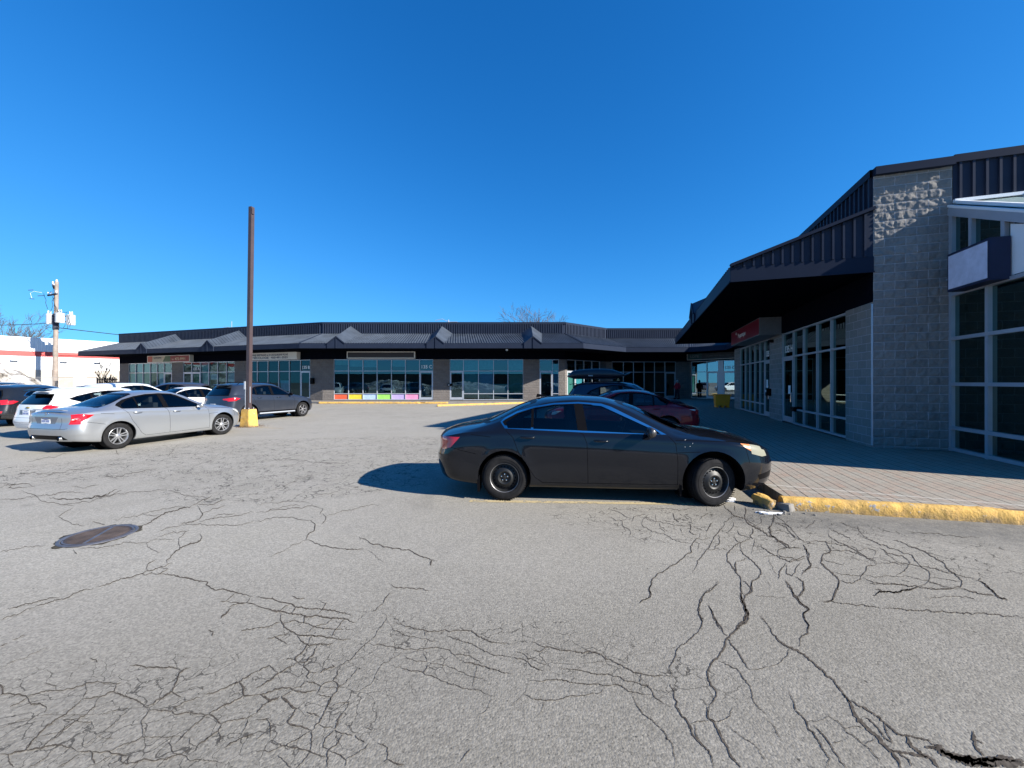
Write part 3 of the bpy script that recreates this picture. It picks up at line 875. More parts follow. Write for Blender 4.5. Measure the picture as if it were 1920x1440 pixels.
black_paint = paint('black_car_paint', (.004, .005, .008), .0, .12, .035, (.10, .1, .1), .4)
silver_paint = paint('silver_car_paint', (.42, .44, .46), .75, .32, .10, (.3, .28, .26))
black_paint.node_tree.nodes['Principled BSDF'].inputs['IOR'].default_value = 1.38
RP = 1
white_paint_c = paint('white_car_paint', (.72, .73, .73), .0, .3, .2, (.35, .32, .29))
red_paint = paint('maroon_car_paint', (.22, .006, .014), .1, .2, .05, (.1, .05, .05), .3)
red_paint.node_tree.nodes['Principled BSDF'].inputs['IOR'].default_value = 1.3
grey_paint = paint('grey_car_paint', (.032, .04, .058), .5, .28, .35, (.15, .14, .13))
navy_paint = paint('navy_car_paint', (.018, .026, .05), .3, .28, .3)
dark_paint = paint('dark_car_paint', (.010, .013, .018), .3, .25, .3)
plum_paint = paint('dark_grey_car_paint', (.05, .055, .075), .4, .3, .2)

def plate(root, x, z, w=.30, h=.15, tilt=0.0):
    b = MB()
    b.box((x, 0, z), (.012, w, h), M['white'], 0)
    b.box((x-.0075, 0, z+.045), (.003, w*.5, .012), simple('plate_blue', (.1, .15, .4), .5))
    for k in range(6): b.box((x-.0075, -.105+k*.042+(.0 if k < 3 else .008), z-.012), (.003, .022, .05), M['plate_ink'])
    p = b.build('licence_plate', root); p.rotation_euler = (0, tilt, 0); return p
M['plate_ink'] = simple('plate_ink', (.07, .1, .25), .5)
# ------------------------------------------------------------------ pavements, kerbs
def v3(p, z=0.0): return Vector((p[0], p[1], z))
def hit(px, P, d):
    """distance along the line P + d*s at which it is sighted at px"""
    r = (px-960)/F
    return -(P[0]-r*P[1])/(d[0]-r*d[1])
A = Vector((8.42, 9.20, 0)); A2 = A+U*1.42
SW = .15
P00 = Vector((-37.4, 50.2, 0)); P0 = Vector((-40.45, 40.66, 0)); B0 = Vector((-15.7, 32.7, 0)); C0 = Vector((4.4, 32.7, 0))
D0 = Vector((8.7, 36.4, 0)); E0 = Vector((16.4, 36.4, 0)); F0 = E0+Vector((.64, -.77, 0))*6
K1 = A+V*14.5; K2 = K1+U*4.3

def sheet(name, pts, z, mat, kind='structure', ax=None, drop=.4):
    """level sheet with skirts; uv in metres along ax"""
    ax = ax or Vector((1, 0, 0)); ay = Vector((-ax.y, ax.x, 0)); b = MB()
    n = len(pts); vs = [v3(p, z) for p in pts]+[v3(p, z-drop) for p in pts]
    b.add(vs, [tuple(range(n))]+[(i, i+n, (i+1) % n+n, (i+1) % n) for i in range(n)], mat,
          [[(v3(p).dot(ax), v3(p).dot(ay)) for p in pts]]+[None]*n)
    o = b.build(name); return tag(o, kind=kind)

kd = Vector((2.34, -.52, 0)).normalized(); K0 = Vector((3.62, 5.16, 0))     # kerb line at the front right
ko = Vector((-kd.y, kd.x, 0))
sheet('brick_pavement', [K0+ko*.15+kd*40, A2-V*3.0+U*30, A2+U*30, A2, A, K1, K2, F0, E0, D0, C0, (3.0, 32.7), (1.2, 30.6), (1.9, 26.5), (6.6, 24.0), (4.75, 9.6), (3.75, 5.75), K0+ko*.13],
      SW, M['paver'], ax=V)
M['walk'] = simple('worn_pavement', (.21, .2, .19), .93, 0, .15, 3, .3)
sheet('pavement', [(-33, 36.1), (-14.8, 30.4), (-4.9, 30.25), (-.6, 30.6), (1.2, 30.62), (3.0, 32.69), C0, B0, (-33, 38.3)], SW-.01, M['walk'])

def rough_bar(name, p, q, w, h, mat, z=0.0, n=None, amp=.012, label=None, cat='kerb', group=None, rnd=.35, tex=1):
    """worn concrete kerb with rounded edges and chips"""
    p, q = Vector(p), Vector(q); L = (q-p).length; d = (q-p).normalized(); s = Vector((-d.y, d.x, 0))
    n = n or int(L/.035)+2
    prof = [(-w/2, -.1), (-w/2, h*.35), (-w/2+.006, h*.7), (-w/2+.025, h*.93), (-w/2+.05, h), (0, h+.004), (w/2-.04, h), (w/2-.01, h*.9), (w/2, h*.6), (w/2, -.1)]
    vs = []; fs = []; m = len(prof)
    from mathutils import noise as mn
    for i in range(n):
        t = i/(n-1)*L
        for k, (a, b) in enumerate(prof):
            c = p+d*t+s*a+Vector((0, 0, b+z))
            f = mn.fractal(c*6, .8, 2.0, 4); g2 = mn.noise(c*1.7)
            ch = max(0, mn.noise(c*3.1)-.32)*.12
            if 0 < k < m-1:
                c += (-s if a < 0 else s)*(f*amp-ch*(1 if b > h*.5 else .3))+Vector((0, 0, f*amp*.6-ch*(b > h*.5)))
            c += s*g2*.008
            vs.append(c)
    for i in range(n-1):
        for k in range(m-1): fs.append((i*m+k, (i+1)*m+k, (i+1)*m+k+1, i*m+k+1))
    fs.append(tuple(range(m))); fs.append(tuple(reversed(range((n-1)*m, n*m))))
    b = MB(); b.add(vs, fs, mat); o = b.build(name, smooth=45)
    bm = bmesh.new(); bm.from_mesh(o.data); bmesh.ops.recalc_face_normals(bm, faces=bm.faces); bm.to_mesh(o.data); bm.free()
    return tag(o, label, cat, group)
ks = K0+ko*.085
rough_bar('kerb', ks-kd*.06, ks+kd*9, .17, .155, M['curb'], label='chipped yellow painted kerb along the brick pavement at the right', group='yellow kerbs')
rough_bar('kerb', (3.9, 6.3, 0), (4.72, 9.4, 0), .15, .15, M['curb'], label='yellow kerb in shade running back behind the black sedan', group='yellow kerbs')
rough_bar('kerb', (4.74, 9.5, 0), (6.6, 23.9, 0), .15, .15, M['curb'], label='shaded kerb in front of the parked maroon sedan', n=90, group='yellow kerbs')
rough_bar('kerb', (-14.8, 30.32, 0), (-4.9, 30.16, 0), .16, .15, M['curb'], n=120, label='long faded yellow kerb before the coloured shop panels', group='yellow kerbs')
rough_bar('kerb', (-5.1, 26.9, 0), (1.0, 30.45, 0), .16, .13, M['curb'], n=90, label='slanting yellow kerb in front of the frosted shop windows', group='yellow kerbs')
# broken lump of kerb, stones and a patch of old ice under the sedan's nose
def rock(name, c, s, mat, seed, rz=0, label=None, cat=None, group=None, rx=0, ry=0, sub=4):
    from mathutils import noise as mn
    bm = bmesh.new(); bmesh.ops.create_cube(bm, size=1)
    bmesh.ops.subdivide_edges(bm, edges=bm.edges, cuts=sub+3, use_grid_fill=True)
    for v in bm.verts:
        p = v.co*1.0; q = p.normalized()*.62; v.co = p.lerp(q, .35)
        f = mn.fractal(v.co*2.2+Vector((seed, 0, 0)), .9, 2.1, 5)
        v.co *= 1+.16*f
    M_ = Matrix.Rotation(rz, 3, 'Z') @ Matrix.Rotation(rx, 3, 'X') @ Matrix.Rotation(ry, 3, 'Y')
    for v in bm.verts: v.co = M_ @ Vector((v.co.x*s[0], v.co.y*s[1], v.co.z*s[2]))
    me = bpy.data.meshes.new(name); bm.to_mesh(me); bm.free(); me.materials.append(mat)
    o = link(name, me, None, smooth=40); o.location = c
    return tag(o, label, cat, group)
rock('broken_kerb', (3.40, 5.33, .05), (.13, .27, .17), M['curb'], 3, .2, 'broken lump of yellow kerb tilted under the black sedan bumper', 'kerb piece', rx=.12)
rock('broken_kerb', (3.60, 5.19, .03), (.14, .16, .12), M['conc'], 9, .5, 'bare grey concrete end of the broken kerb', 'kerb piece', rx=-.1)
rnd = random.Random(4)
for k in range(26):
    x, y = 3.15+rnd.random()*.75, 4.93+rnd.random()*.42
    r_ = .006+rnd.random()*.014
    rock('stone', (x, y, r_*.3), (r_*2, r_*1.6, r_*1.2), M['conc'], k, rnd.random()*3, 'small concrete crumb among the rubble of the broken kerb', 'stone', 'crumbs of the broken kerb', sub=0)
b = MB(); pts = []
for k in range(22):
    t = 2*pi*k/22; rr_ = 1+.25*sin(3*t+1)+.15*sin(7*t)
    pts.append((3.27+.14*rr_*cos(t)*1.0, 5.04+.035*rr_*sin(t)-.10*cos(t)*.2, .012))
b.prism([(x, y, 0.0) for x, y, z in pts], (0, 0, .014), M['snowclean']); tag(b.build('ice_patch'), 'thin white patch of old ice beside the broken kerb', 'ice patch')
b = MB(); pts = []
for k in range(20):
    t = 2*pi*k/20; rr_ = 1+.3*sin(2*t+2)+.2*sin(5*t)
    pts.append((2.98+.16*rr_*cos(t), 5.62+.11*rr_*sin(t), 0))
b.prism(pts, (0, 0, .02), M['snowclean']); tag(b.build('ice_patch'), 'old ice lying in shade under the black sedan nose', 'ice patch')

# ------------------------------------------------------------------ shopping building kit
def ribs(b, b0, b1, t0, t1, mat, sp=.2, dep=.035, w=.055, flat=.45, start=.1, back=0.0):
    """sheet between the bottom edge b0-b1 and the top edge t0-t1 with raised ribs"""
    b0, b1, t0, t1 = map(Vector, (b0, b1, t0, t1)); L = (b1-b0).length; Lt = (t1-t0).length
    n = ((b1-b0).cross(t0-b0) if (t0-b0).length > .01 else (b1-b0).cross(t1-b1)).normalized()
    us = [(0, 0)]; x = start*sp*5 if start < 1 else sp/2
    ref = max(L, Lt)
    while x < ref-w:
        us += [(x-w/2, 0), (x-w/2*flat, dep), (x+w/2*flat, dep), (x+w/2, 0)]; x += sp
    us.append((ref, 0)); vs = []; fs = []
    for u, d in us:
        t = u/ref; vs += [b0.lerp(b1, t)+n*(d-back), t0.lerp(t1, t)+n*(d-back)]
    for i in range(len(us)-1): fs.append((2*i, 2*i+2, 2*i+3, 2*i+1))
    b.add(vs, fs, mat)

def offset(poly, d):
    """mitred offset of an open polyline towards its right-hand side; d may differ from side to side"""
    ds = d if isinstance(d, (list, tuple)) else [d]*(len(poly)-1); out = []
    if len(set(ds)) > 1:
        for i, p in enumerate(poly):
            a = i-1 if i > 0 else 0; c = i if i < len(poly)-1 else len(poly)-2
            ea, ec = (poly[a+1]-poly[a]).normalized(), (poly[c+1]-poly[c]).normalized()
            na, nc = Vector((ea.y, -ea.x, 0)), Vector((ec.y, -ec.x, 0)); D = na.x*nc.y-na.y*nc.x
            if a == c or abs(D) < 1e-6: out.append(p+nc*ds[c])
            else: out.append(p+Vector(((ds[a]*nc.y-ds[c]*na.y)/D, (na.x*ds[c]-nc.x*ds[a])/D, 0)))
        return out
    for i, p in enumerate(poly):
        ns = []
        if i > 0: e = (poly[i]-poly[i-1]).normalized(); ns.append(Vector((e.y, -e.x, 0)))
        if i < len(poly)-1: e = (poly[i+1]-poly[i]).normalized(); ns.append(Vector((e.y, -e.x, 0)))
        if len(ns) == 2:
            k = ns[0]+ns[1]; k = k/k.dot(ns[0]); out.append(p+k*d)
        else: out.append(p+ns[0]*d)
    return out
def up(p, z): return Vector((p.x, p.y, z))
ZE0, ZE1, ZR, ZT = 4.23, 4.60, 5.66, 6.63

def canopy(root, poly, ov, ends=(None, None), inset=0.0):
    ev = offset(poly, ov); 
    rb = MB(); fb = MB(); sb = MB()
    for i in range(len(poly)-1):
        p, q = poly[i], poly[i+1]; a, c = ev[i], ev[i+1]
        ribs(rb, up(a, ZE1), up(c, ZE1), up(p, ZR), up(q, ZR), M['metalroof'], sp=.2, dep=.045, w=.12, flat=.55, start=.1)
        fb.quad(up(a, ZE0), up(c, ZE0), up(c, ZE1+.02), up(a, ZE1+.02), M['cap'])
        d = (c-a).normalized(); nn = Vector((d.y, -d.x, 0))
        fb.bar(up(a, ZE0+.012)+nn*.012, up(c, ZE0+.012)+nn*.012, .03, .03, M['cap'])
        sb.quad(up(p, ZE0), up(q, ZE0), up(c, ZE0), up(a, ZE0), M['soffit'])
    for i in range(1, len(poly)-1):          # hip and valley flashings
        rb.bar(up(ev[i], ZE1+.045), up(poly[i], ZR+.045), .14, .02, M['cap'])
    rb.build('canopy_roof', root); fb.build('fascia_board', root); sb.build('soffit', root)
    return ev

def parapet(root, poly, z0=ZR, z1=ZT, mat=None, rsp=.19, rdep=.08, rw_=.085):
    mat = mat or M['metal']; b = MB(); cb = MB()
    for i in range(len(poly)-1):
        p, q = poly[i], poly[i+1]
        ribs(b, up(p, z0), up(q, z0), up(p, z1-.16), up(q, z1-.16), mat, sp=rsp, dep=rdep, w=rw_, flat=1.0, start=.1)
        d = (q-p).normalized(); nn = Vector((d.y, -d.x, 0))
        cb.quad(up(p, z1-.17)+nn*.065, up(q, z1-.17)+nn*.065, up(q, z1)+nn*.065, up(p, z1)+nn*.065, M['cap'])
        cb.quad(up(p, z1)+nn*.065, up(q, z1)+nn*.065, up(q, z1)-nn*.3, up(p, z1)-nn*.3, M['cap'])
        cb.quad(up(p, z1-.17), up(q, z1-.17), up(q, z1-.17)+nn*.065, up(p, z1-.17)+nn*.065, M['cap'])
        cb.quad(up(q, z1)-nn*.3, up(q, z1-.6)-nn*.3, up(p, z1-.6)-nn*.3, up(p, z1)-nn*.3, M['cap'])
    b.build('parapet', root); cb.build('roof_flashing', root)

def dormer(root, c, d, n, ov, ribbed=False):
    """gabled ridge that rises from the eave to the wall; c on the wall line, d along it, n outwards"""
    o = c+n*(ov+.06); w0, w1 = .68, .95
    fl, fr, ap = up(o-d*w0, ZE1-.02), up(o+d*w0, ZE1-.02), up(o, 5.12)
    bl, br, ba = up(c-d*w1, ZR-.02), up(c+d*w1, ZR-.02), up(c, 6.32)
    b = MB()
    if ribbed:
        ribs(b, fr, br, ap, ba, M['metalroof'], sp=.25, dep=.03, w=.08); ribs(b, bl, fl, ba, ap, M['metalroof'], sp=.25, dep=.03, w=.08)
    else:
        b.add([fr, br, ba, ap], [(0, 1, 2, 3)], M['metalroof']); b.add([bl, fl, ap, ba], [(0, 1, 2, 3)], M['metalroof'])
    b.add([up(o-d*w0, ZE0-.01), up(o+d*w0, ZE0-.01), fr, ap, fl], [(0, 1, 2, 3, 4)], M['cap'])
    b.add([up(o-d*w0, ZE0-.01), fl, fl-n*.2, up(o-d*w0-n*.2, ZE0-.01)], [(0, 1, 2, 3)], M['cap'])
    b.add([up(o+d*w0, ZE0-.01), up(o+d*w0-n*.2, ZE0-.01), fr-n*.2, fr], [(0, 1, 2, 3)], M['cap'])
    e = n*.02
    for p, q in ((fl, ap), (ap, fr)): b.bar(p+e, q+e, .05, .07, M['cap'])
    for x in (0,): b.bar(up(o, ZE0)+e, ap+e, .04, .05, M['cap'])
    b.build('dormer', root)

def storefront(root, P, d, n, cols, zs, doors=(), kick=True, pal=None, film=None, glassm=None, num=None, z0=SW+.03):
    """aluminium storefront from cols[0] to cols[-1] along P + d*s; zs = (kick, transom, head)"""
    kz, tz, hz = zs; g = MB(); f = MB(); rec = -.07
    gm = glassm or M['shop']
    def pt(s, z, o=0.0): return up(P+d*s+n*(rec+o), z)
    W_ = .055
    def vbar(s, za, zb, w=W_): f.add(*boxp(pt(s, za), pt(s, zb), d, n, w, .12), M['alu'])
    def hbar(sa, sb, z, w=W_): f.add(*boxh(pt(sa, z), pt(sb, z), n, w, .116), M['alu'])
    for i in range(len(cols)-1):
        a, c = cols[i], cols[i+1]
        rows = [(tz, hz)]
        if i in doors: pass
        elif kick: rows += [(kz, tz), (z0, kz)]
        else: rows += [(z0, tz)]
        for r0, r1 in rows:
            mt = gm; o = 0
            if pal and r1 == kz and i < len(pal) and pal[i]: mt = pal[i]; o = .005
            g.add([pt(a, r0, o), pt(c, r0, o), pt(c, r1, o), pt(a, r1, o)], [(0, 1, 2, 3)], mt)
    o = g.build('storefront_window', root)
    for s in cols: vbar(s, z0, hz)
    hbar(cols[0], cols[-1], hz-.03); hbar(cols[0], cols[-1], tz)
    for i in range(len(cols)-1):
        if i not in doors:
            hbar(cols[i], cols[i+1], z0+.03, .06)
            if kick: hbar(cols[i], cols[i+1], kz)
    f.build('window_frame', o)
    if film:
        for (i, r0, r1, mt) in film:
            a, c = cols[i]+.03, cols[i+1]-.03; fb = MB()
            fb.add([pt(a, r0, -.12), pt(c, r0, -.12), pt(c, r1, -.12), pt(a, r1, -.12)], [(0, 1, 2, 3)], mt)
            fb.build('window_blind', o)
    for i in doors:
        a, c = cols[i]+.03, cols[i+1]-.03
        db = MB()
        for s in (a+.045, c-.045): db.add(*boxp(pt(s, z0+.02, .02), pt(s, tz-.03, .02), d, n, .09, .05), M['alu'])
        for z, hh in ((z0+.12, .2), (tz-.08, .1)): db.add(*boxh(pt(a+.09, z, .02), pt(c-.09, z, .02), n, hh, .049), M['alu'])
        do = db.build('door', root)
        gb = MB(); gb.add([pt(a+.08, z0+.2, .02), pt(c-.08, z0+.2, .02), pt(c-.08, tz-.1, .02), pt(a+.08, tz-.1, .02)], [(0, 1, 2, 3)], gm); gb.build('door_glass', do)
        hb = MB(); hb.bar(pt(c-.07, .95, .09), pt(c-.07, 1.3, .09), .025, .025, M['chrome'])
        for z in (.97, 1.28): hb.bar(pt(c-.07, z, .04), pt(c-.07, z, .09), .02, .02, M['chrome'])
        hb.build('door_handle', do)
    if num:
        s, z, txt, hgt = num
        t = text(txt, hgt, M['white'], .012, bold=True); t.name = 'unit_number'
        put(t, pt(s, z, .02), d, n); t.parent = o
    return o

def boxp(p, q, d, n, w, dep):
    vs = []
    for e in (p, q):
        for a, c in ((-1, -1), (1, -1), (1, 1), (-1, 1)): vs.append(e+d*a*w/2+n*c*dep/2)
    return vs, [(0, 3, 2, 1), (4, 5, 6, 7), (0, 1, 5, 4), (1, 2, 6, 5), (2, 3, 7, 6), (3, 0, 4, 7)]
def boxh(p, q, n, h, dep):
    vs = []
    for e in (p, q):
        for a, c in ((-1, -1), (1, -1), (1, 1), (-1, 1)): vs.append(e+Vector((0, 0, a*h/2))+n*c*dep/2)
    return vs, [(0, 3, 2, 1), (4, 5, 6, 7), (0, 1, 5, 4), (1, 2, 6, 5), (2, 3, 7, 6), (3, 0, 4, 7)]

def text(s, size, mat, ext=.004, bold=False, sx=1.0, align='LEFT'):
    c = bpy.data.curves.new('txt', 'FONT'); c.body = s; c.size = size; c.extrude = ext/2; c.align_x = align
    if bold: c.offset = size*.018
    o = bpy.data.objects.new('lettering', c); COL.objects.link(o)
    dg = bpy.context.evaluated_depsgraph_get(); me = bpy.data.meshes.new_from_object(o.evaluated_get(dg))
    bpy.data.objects.remove(o); me.materials.clear(); me.materials.append(mat)
    for v in me.vertices: v.co.x *= sx
    return link('lettering', me)
def put(o, p, d, n):
    """stand a flat text at p reading along d and facing n"""
    z = Vector((0, 0, 1)); m = Matrix((d, z, n)).transposed().to_4x4(); m.translation = p
    o.matrix_world = m

def pier(root, P, d, s0, s1, z0=SW, z1=3.55, mat=None):
    b = MB(); p, q = P+d*s0, P+d*s1; n = Vector((d.y, -d.x, 0)); m = mat or M['block']; e = .0
    vs = [up(p-n*.2, z0), up(p, z0), up(q, z0), up(q-n*.2, z0), up(p-n*.2, z1), up(p, z1), up(q, z1), up(q-n*.2, z1)]
    L = (q-p).length
    b.add(vs, [(0, 1, 5, 4), (1, 2, 6, 5), (2, 3, 7, 6)], m, [[(s0-.2, z0), (s0, z0), (s0, z1), (s0-.2, z1)], [(s0, z0), (s1, z0), (s1, z1), (s0, z1)], [(s1, z0), (s1+.2, z0), (s1+.2, z1), (s1, z1)]])
    return b.build('wall', root)

# ------------------------------------------------------------------ the far shopping building
far = empty('shopping_building', (-5, 33, 0), 0, 'long single storey shopping building with dark ribbed metal canopy and gabled dormers', 'building')
far.location = (0, 0, 0)
poly = [P00, P0, B0, C0, D0, E0, F0]
segs = [(P0, B0), (B0, C0), (C0, D0), (D0, E0), (E0, F0)]
ev = canopy(far, poly, [.9]+[2.75]*5)
parapet(far, poly)
b = MB()
for p, q in segs+[(P00, P0)]:
    e = (q-p).normalized(); nn = Vector((e.y, -e.x, 0))
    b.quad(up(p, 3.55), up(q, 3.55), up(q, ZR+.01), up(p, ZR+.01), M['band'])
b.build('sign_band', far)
dW = (B0-P0).normalized(); nW = Vector((dW.y, -dW.x, 0)); LW = (B0-P0).length
hx = lambda px, P, d: hit(px, P, d)
w_ = lambda *px: [hx(p, P0, dW) for p in px]
dC = Vector((1, 0, 0)); nC = Vector((0, -1, 0))
c_ = lambda *px: [hx(p, B0, dC) for p in px]
ZS = (.70, 2.58, 3.55)
orange = simple('orange_panel', (.62, .1, .04), .5); yell = simple('yellow_panel', (.75, .52, .04), .5); pblue = simple('pale_blue_panel', (.38, .5, .72), .5)
lime = simple('lime_panel', (.3, .62, .12), .5); lilac = simple('lilac_panel', (.42, .34, .6), .5); pink = simple('pink_panel', (.75, .25, .42), .5)
teal = simple('pale_blind', (.30, .62, .66), .7); paleb = simple('blue_white_blind', (.42, .62, .82), .7); grn = simple('green_door_film', (.02, .32, .16), .5)
green2 = simple('pale_green_film', (.3, .48, .4), .6)
wb = MB()
# left wing
cols = w_(241, 254, 267.5, 281, 294, 307, 322); storefront(far, P0, dW, nW, cols, ZS, doors=(5,), glassm=M['shopleft'], kick=False, film=[(0, .4, 2.5, teal), (1, .4, 3.5, teal), (4, .3, 2.5, paleb), (2, 1.2, 3.5, green2)])
cols2 = w_(343, 359, 375, 391, 407.5, 424, 439.6); storefront(far, P0, dW, nW, cols2, ZS, doors=(0, 1), glassm=M['shopleft'], kick=False, film=[(1, .3, 2.5, grn), (2, .3, 3.5, teal), (3, 1.9, 2.4, paleb), (5, .4, 2.5, paleb)],
           num=(cols2[1]+.12, 2.78, '135 A', .36))
cols3 = w_(463, 482, 502, 522, 542, 563, 581.5); storefront(far, P0, dW, nW, cols3, ZS, doors=(5,), glassm=M['shopleft'], kick=False, film=[(3, .9, 1.8, paleb)], num=(cols3[5]+.12, 2.78, '135 B', .36))
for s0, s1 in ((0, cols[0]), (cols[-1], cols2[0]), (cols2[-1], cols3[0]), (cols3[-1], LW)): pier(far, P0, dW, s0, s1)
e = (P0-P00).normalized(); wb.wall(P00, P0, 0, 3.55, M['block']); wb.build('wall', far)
# centre
m1 = c_(626, 653.2, 680.3, 706.8, 733.8, 760, 786.5, 812)
storefront(far, B0, dC, nC, m1, ZS, doors=(6,), pal=[orange, yell, pblue, lime, lilac, pink], glassm=M['shop'], num=(m1[6]+.1, 2.8, '135 C', .38), film=[(1, 2.95, 3.5, teal), (2, 2.9, 3.5, teal), (4, 2.95, 3.5, teal), (0, 3.1, 3.5, green2)])
m2 = c_(843.3, 869, 897, 925.3, 952.4, 981); storefront(far, B0, dC, nC, m2, ZS, doors=(0,), film=[(1, .75, 2.5, teal), (2, .75, 2.5, paleb), (4, .75, 2.5, green2), (3, .75, 1.5, teal), (1, 2.62, 3.5, teal), (2, 2.7, 3.5, teal), (4, 2.65, 3.5, teal), (0, 2.65, 3.5, green2)])
m3 = c_(1011.7, 1036, 1047.6); storefront(far, B0, dC, nC, m3, ZS, doors=(0,), film=[(1, .4, 2.5, paleb)])
LC = (C0-B0).length
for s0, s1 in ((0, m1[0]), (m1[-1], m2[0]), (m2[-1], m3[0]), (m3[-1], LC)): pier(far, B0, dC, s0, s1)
# slanting bay
dD = (D0-C0).normalized(); nD = Vector((dD.y, -dD.x, 0)); LD = (D0-C0).length
s4 = [.25]+[.25+(LD-1.2)*k/4 for k in range(1, 5)]
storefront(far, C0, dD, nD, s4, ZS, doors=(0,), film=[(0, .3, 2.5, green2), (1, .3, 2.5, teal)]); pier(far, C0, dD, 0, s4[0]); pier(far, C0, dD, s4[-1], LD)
# right bay
dE = Vector((1, 0, 0)); LE = (E0-D0).length
s5 = [hx(p, D0, dE) for p in (1147.5, 1169, 1188, 1208, 1227.5, 1247, 1267)]
storefront(far, D0, dE, nC, s5, ZS, doors=(5,), glassm=M['shopdark']); pier(far, D0, dE, 0, s5[0]); pier(far, D0, dE, s5[-1], LE)
# corner unit
dF = (F0-E0).normalized(); nF = Vector((dF.y, -dF.x, 0)); LF = (F0-E0).length
s6 = [hx(p, E0, dF) for p in (1296, 1325, 1347)]; s6b = [hx(p, E0, dF) for p in (1355.5, 1382, 1400)]
storefront(far, E0, dF, nF, s6, ZS, doors=(1,), glassm=M['shopmirror']); storefront(far, E0, dF, nF, s6b, ZS, doors=(0,), glassm=M['shopmirror'], num=(s6b[0]+.12, 2.8, '135 D', .34))
pier(far, E0, dF, 0, s6[0]); pier(far, E0, dF, s6[-1], s6b[0], mat=M['alu']); pier(far, E0, dF, s6b[-1], LF)
# roof, rear walls and shop floor
b = MB()
foot = [P00, P0, B0, C0, D0, E0, F0, F0+Vector((4, 14, 0)), Vector((6, 50, 0)), Vector((-15, 52, 0))]
b.add([up(p, 6.05) for p in foot], [tuple(range(len(foot)))], M['metal']); b.build('roof', far)
b = MB()
b.add([up(p, SW+.005) for p in foot], [tuple(range(len(foot)))], simple('shop_floor', (.12, .11, .1), .6))
inn = offset(poly[1:], -5.0)
for i in range(len(inn)-1): b.wall(inn[i], inn[i+1], SW, 3.6, simple('shop_back_wall', (.09, .115, .13), .85))
b.add([up(p, 3.62) for p in foot], [tuple(reversed(range(len(foot))))], M['dark'])
for i in range(7, len(foot)): b.wall(foot[i-1], foot[i], 0, 6.05, M['block'])
b.wall(foot[-1], foot[0], 0, 6.05, M['block'])
b.build('interior', far)
# dim shop fittings behind the glass
rf = random.Random(11); b = MB()
shades = [simple('goods_%s' % k, c, .7) for k, c in (('white', (.5, .5, .5)), ('red', (.35, .04, .05)), ('blue', (.06, .12, .3)), ('wood', (.2, .12, .06)), ('black', (.02, .02, .02)))]
for k in range(60):
    x = -14.3+rf.random()*17; y = 33.4+rf.random()*2.4; h_ = .2+rf.random()*.55
    b.box((x, y, SW+.01+h_/2+(.35 if rf.random() < .5 else 0)), (.15+rf.random()*.5, .2+rf.random()*.3, h_), rf.choice(shades), rf.random())
b.build('shop_fittings', far)
# dormers
for px in (630, 816.6, 999.5):
    X_ = (px-960)/F*29.9; dormer(far, Vector((X_, 32.7, 0)), dC, nC, 2.75)
Pe = P0+nW*2.8
for px in (265, 389):
    s = hit(px, Pe, dW); dormer(far, P0+dW*s, dW, nW, 2.75, True)
# small things on the wall: mail box, intercom, lamp, camera
b = MB(); b.box(up(P0+dW*(cols3[-1]+.32)+nW*.1, 1.75), (.34, .2, .5), M['black'], math.atan2(dW.y, dW.x)); b.build('wall_box', far, bevel=.02)
b = MB(); b.box((-5.15, 32.64, 1.42), (.40, .1, .2), M['black']); b.box((-5.22, 32.58, 1.42), (.14, .012, .05), M['white']); b.build('door_bell', far)
b = MB(); b.box((-.4+.0, 30.5, 4.15), (.16, .16, .12), M['white']); b.build('soffit_lamp', far)

# ------------------------------------------------------------------ signs on the far building
def sign_box(name, P, d, n, s0, s1, z0, z1, dep, face, label, edge=M['fascia_white'], rim=.05, off=.0):
    r = empty(name, (0, 0, 0), 0, label, 'sign')
    b = MB(); p = P+d*s0+n*off; q = P+d*s1+n*off
    b.add(*boxh(up(p+n*dep/2, (z0+z1)/2), up(q+n*dep/2, (z0+z1)/2), n, z1-z0, dep), edge); b.build('sign_case', r)
    b = MB(); o = n*(dep+.004)
    b.quad(up(p+d*rim+o, z0+rim), up(q-d*rim+o, z0+rim), up(q-d*rim+o, z1-rim), up(p+d*rim+o, z1-rim), face); fc = b.build('sign_face', r)
    return r, (lambda s, z, e=.012: up(P+d*s+n*(off+dep+e), z)), fc
def lettering(fc, txt, size, mat, p, d, n, bold=False, sx=1.0, align='LEFT'):
    t = text(txt, size, mat, .004, bold, sx, align); put(t, p, d, n); t.parent = fc; t.name = 'lettering'
brown = simple('brown_sign_face', (.035, .025, .025), .4)
s0, s1 = c_(653, 779.5)
sign_box('shop_sign', B0, dC, nC, s0, s1, 3.60, 4.17, .3, brown, 'blank dark brown sign in a pale frame above the coloured panels', M['fascia_white'], .07)
s0, s1 = hit(472, P0, dW), hit(563, P0, dW)
r, at_, fc = sign_box('shop_sign', P0, dW, nW, s0, s1, 3.58, 4.20, .35, M['fascia_white'], 'white gynaecology sign with navy lettering behind the lamp post')
ink = simple('navy_ink', (.03, .04, .1), .6)
W3 = s1-s0
lettering(fc, 'Dr MARIE BERTRAND et Dr JACQUELINE PICHÉ', .205, ink, at_(s0+.12, 3.93), dW, nW, True, 1.02)
lettering(fc, 'GYNÉCOLOGIE   450-491-3533', .24, ink, at_(s0+.12, 3.68), dW, nW, True, 1.36)
s0, s1 = hit(284, P0, dW), hit(363, P0, dW)
r, at_, fc = sign_box('shop_sign', P0, dW, nW, s0, s1, 3.56, 4.22, .35, simple('cream_sign', (.45, .4, .3), .5), 'cream and dark red sign with phone number 472-9991', M['fascia_white'])
mid = s0+(s1-s0)*.56
b = MB(); e_ = nW*.36
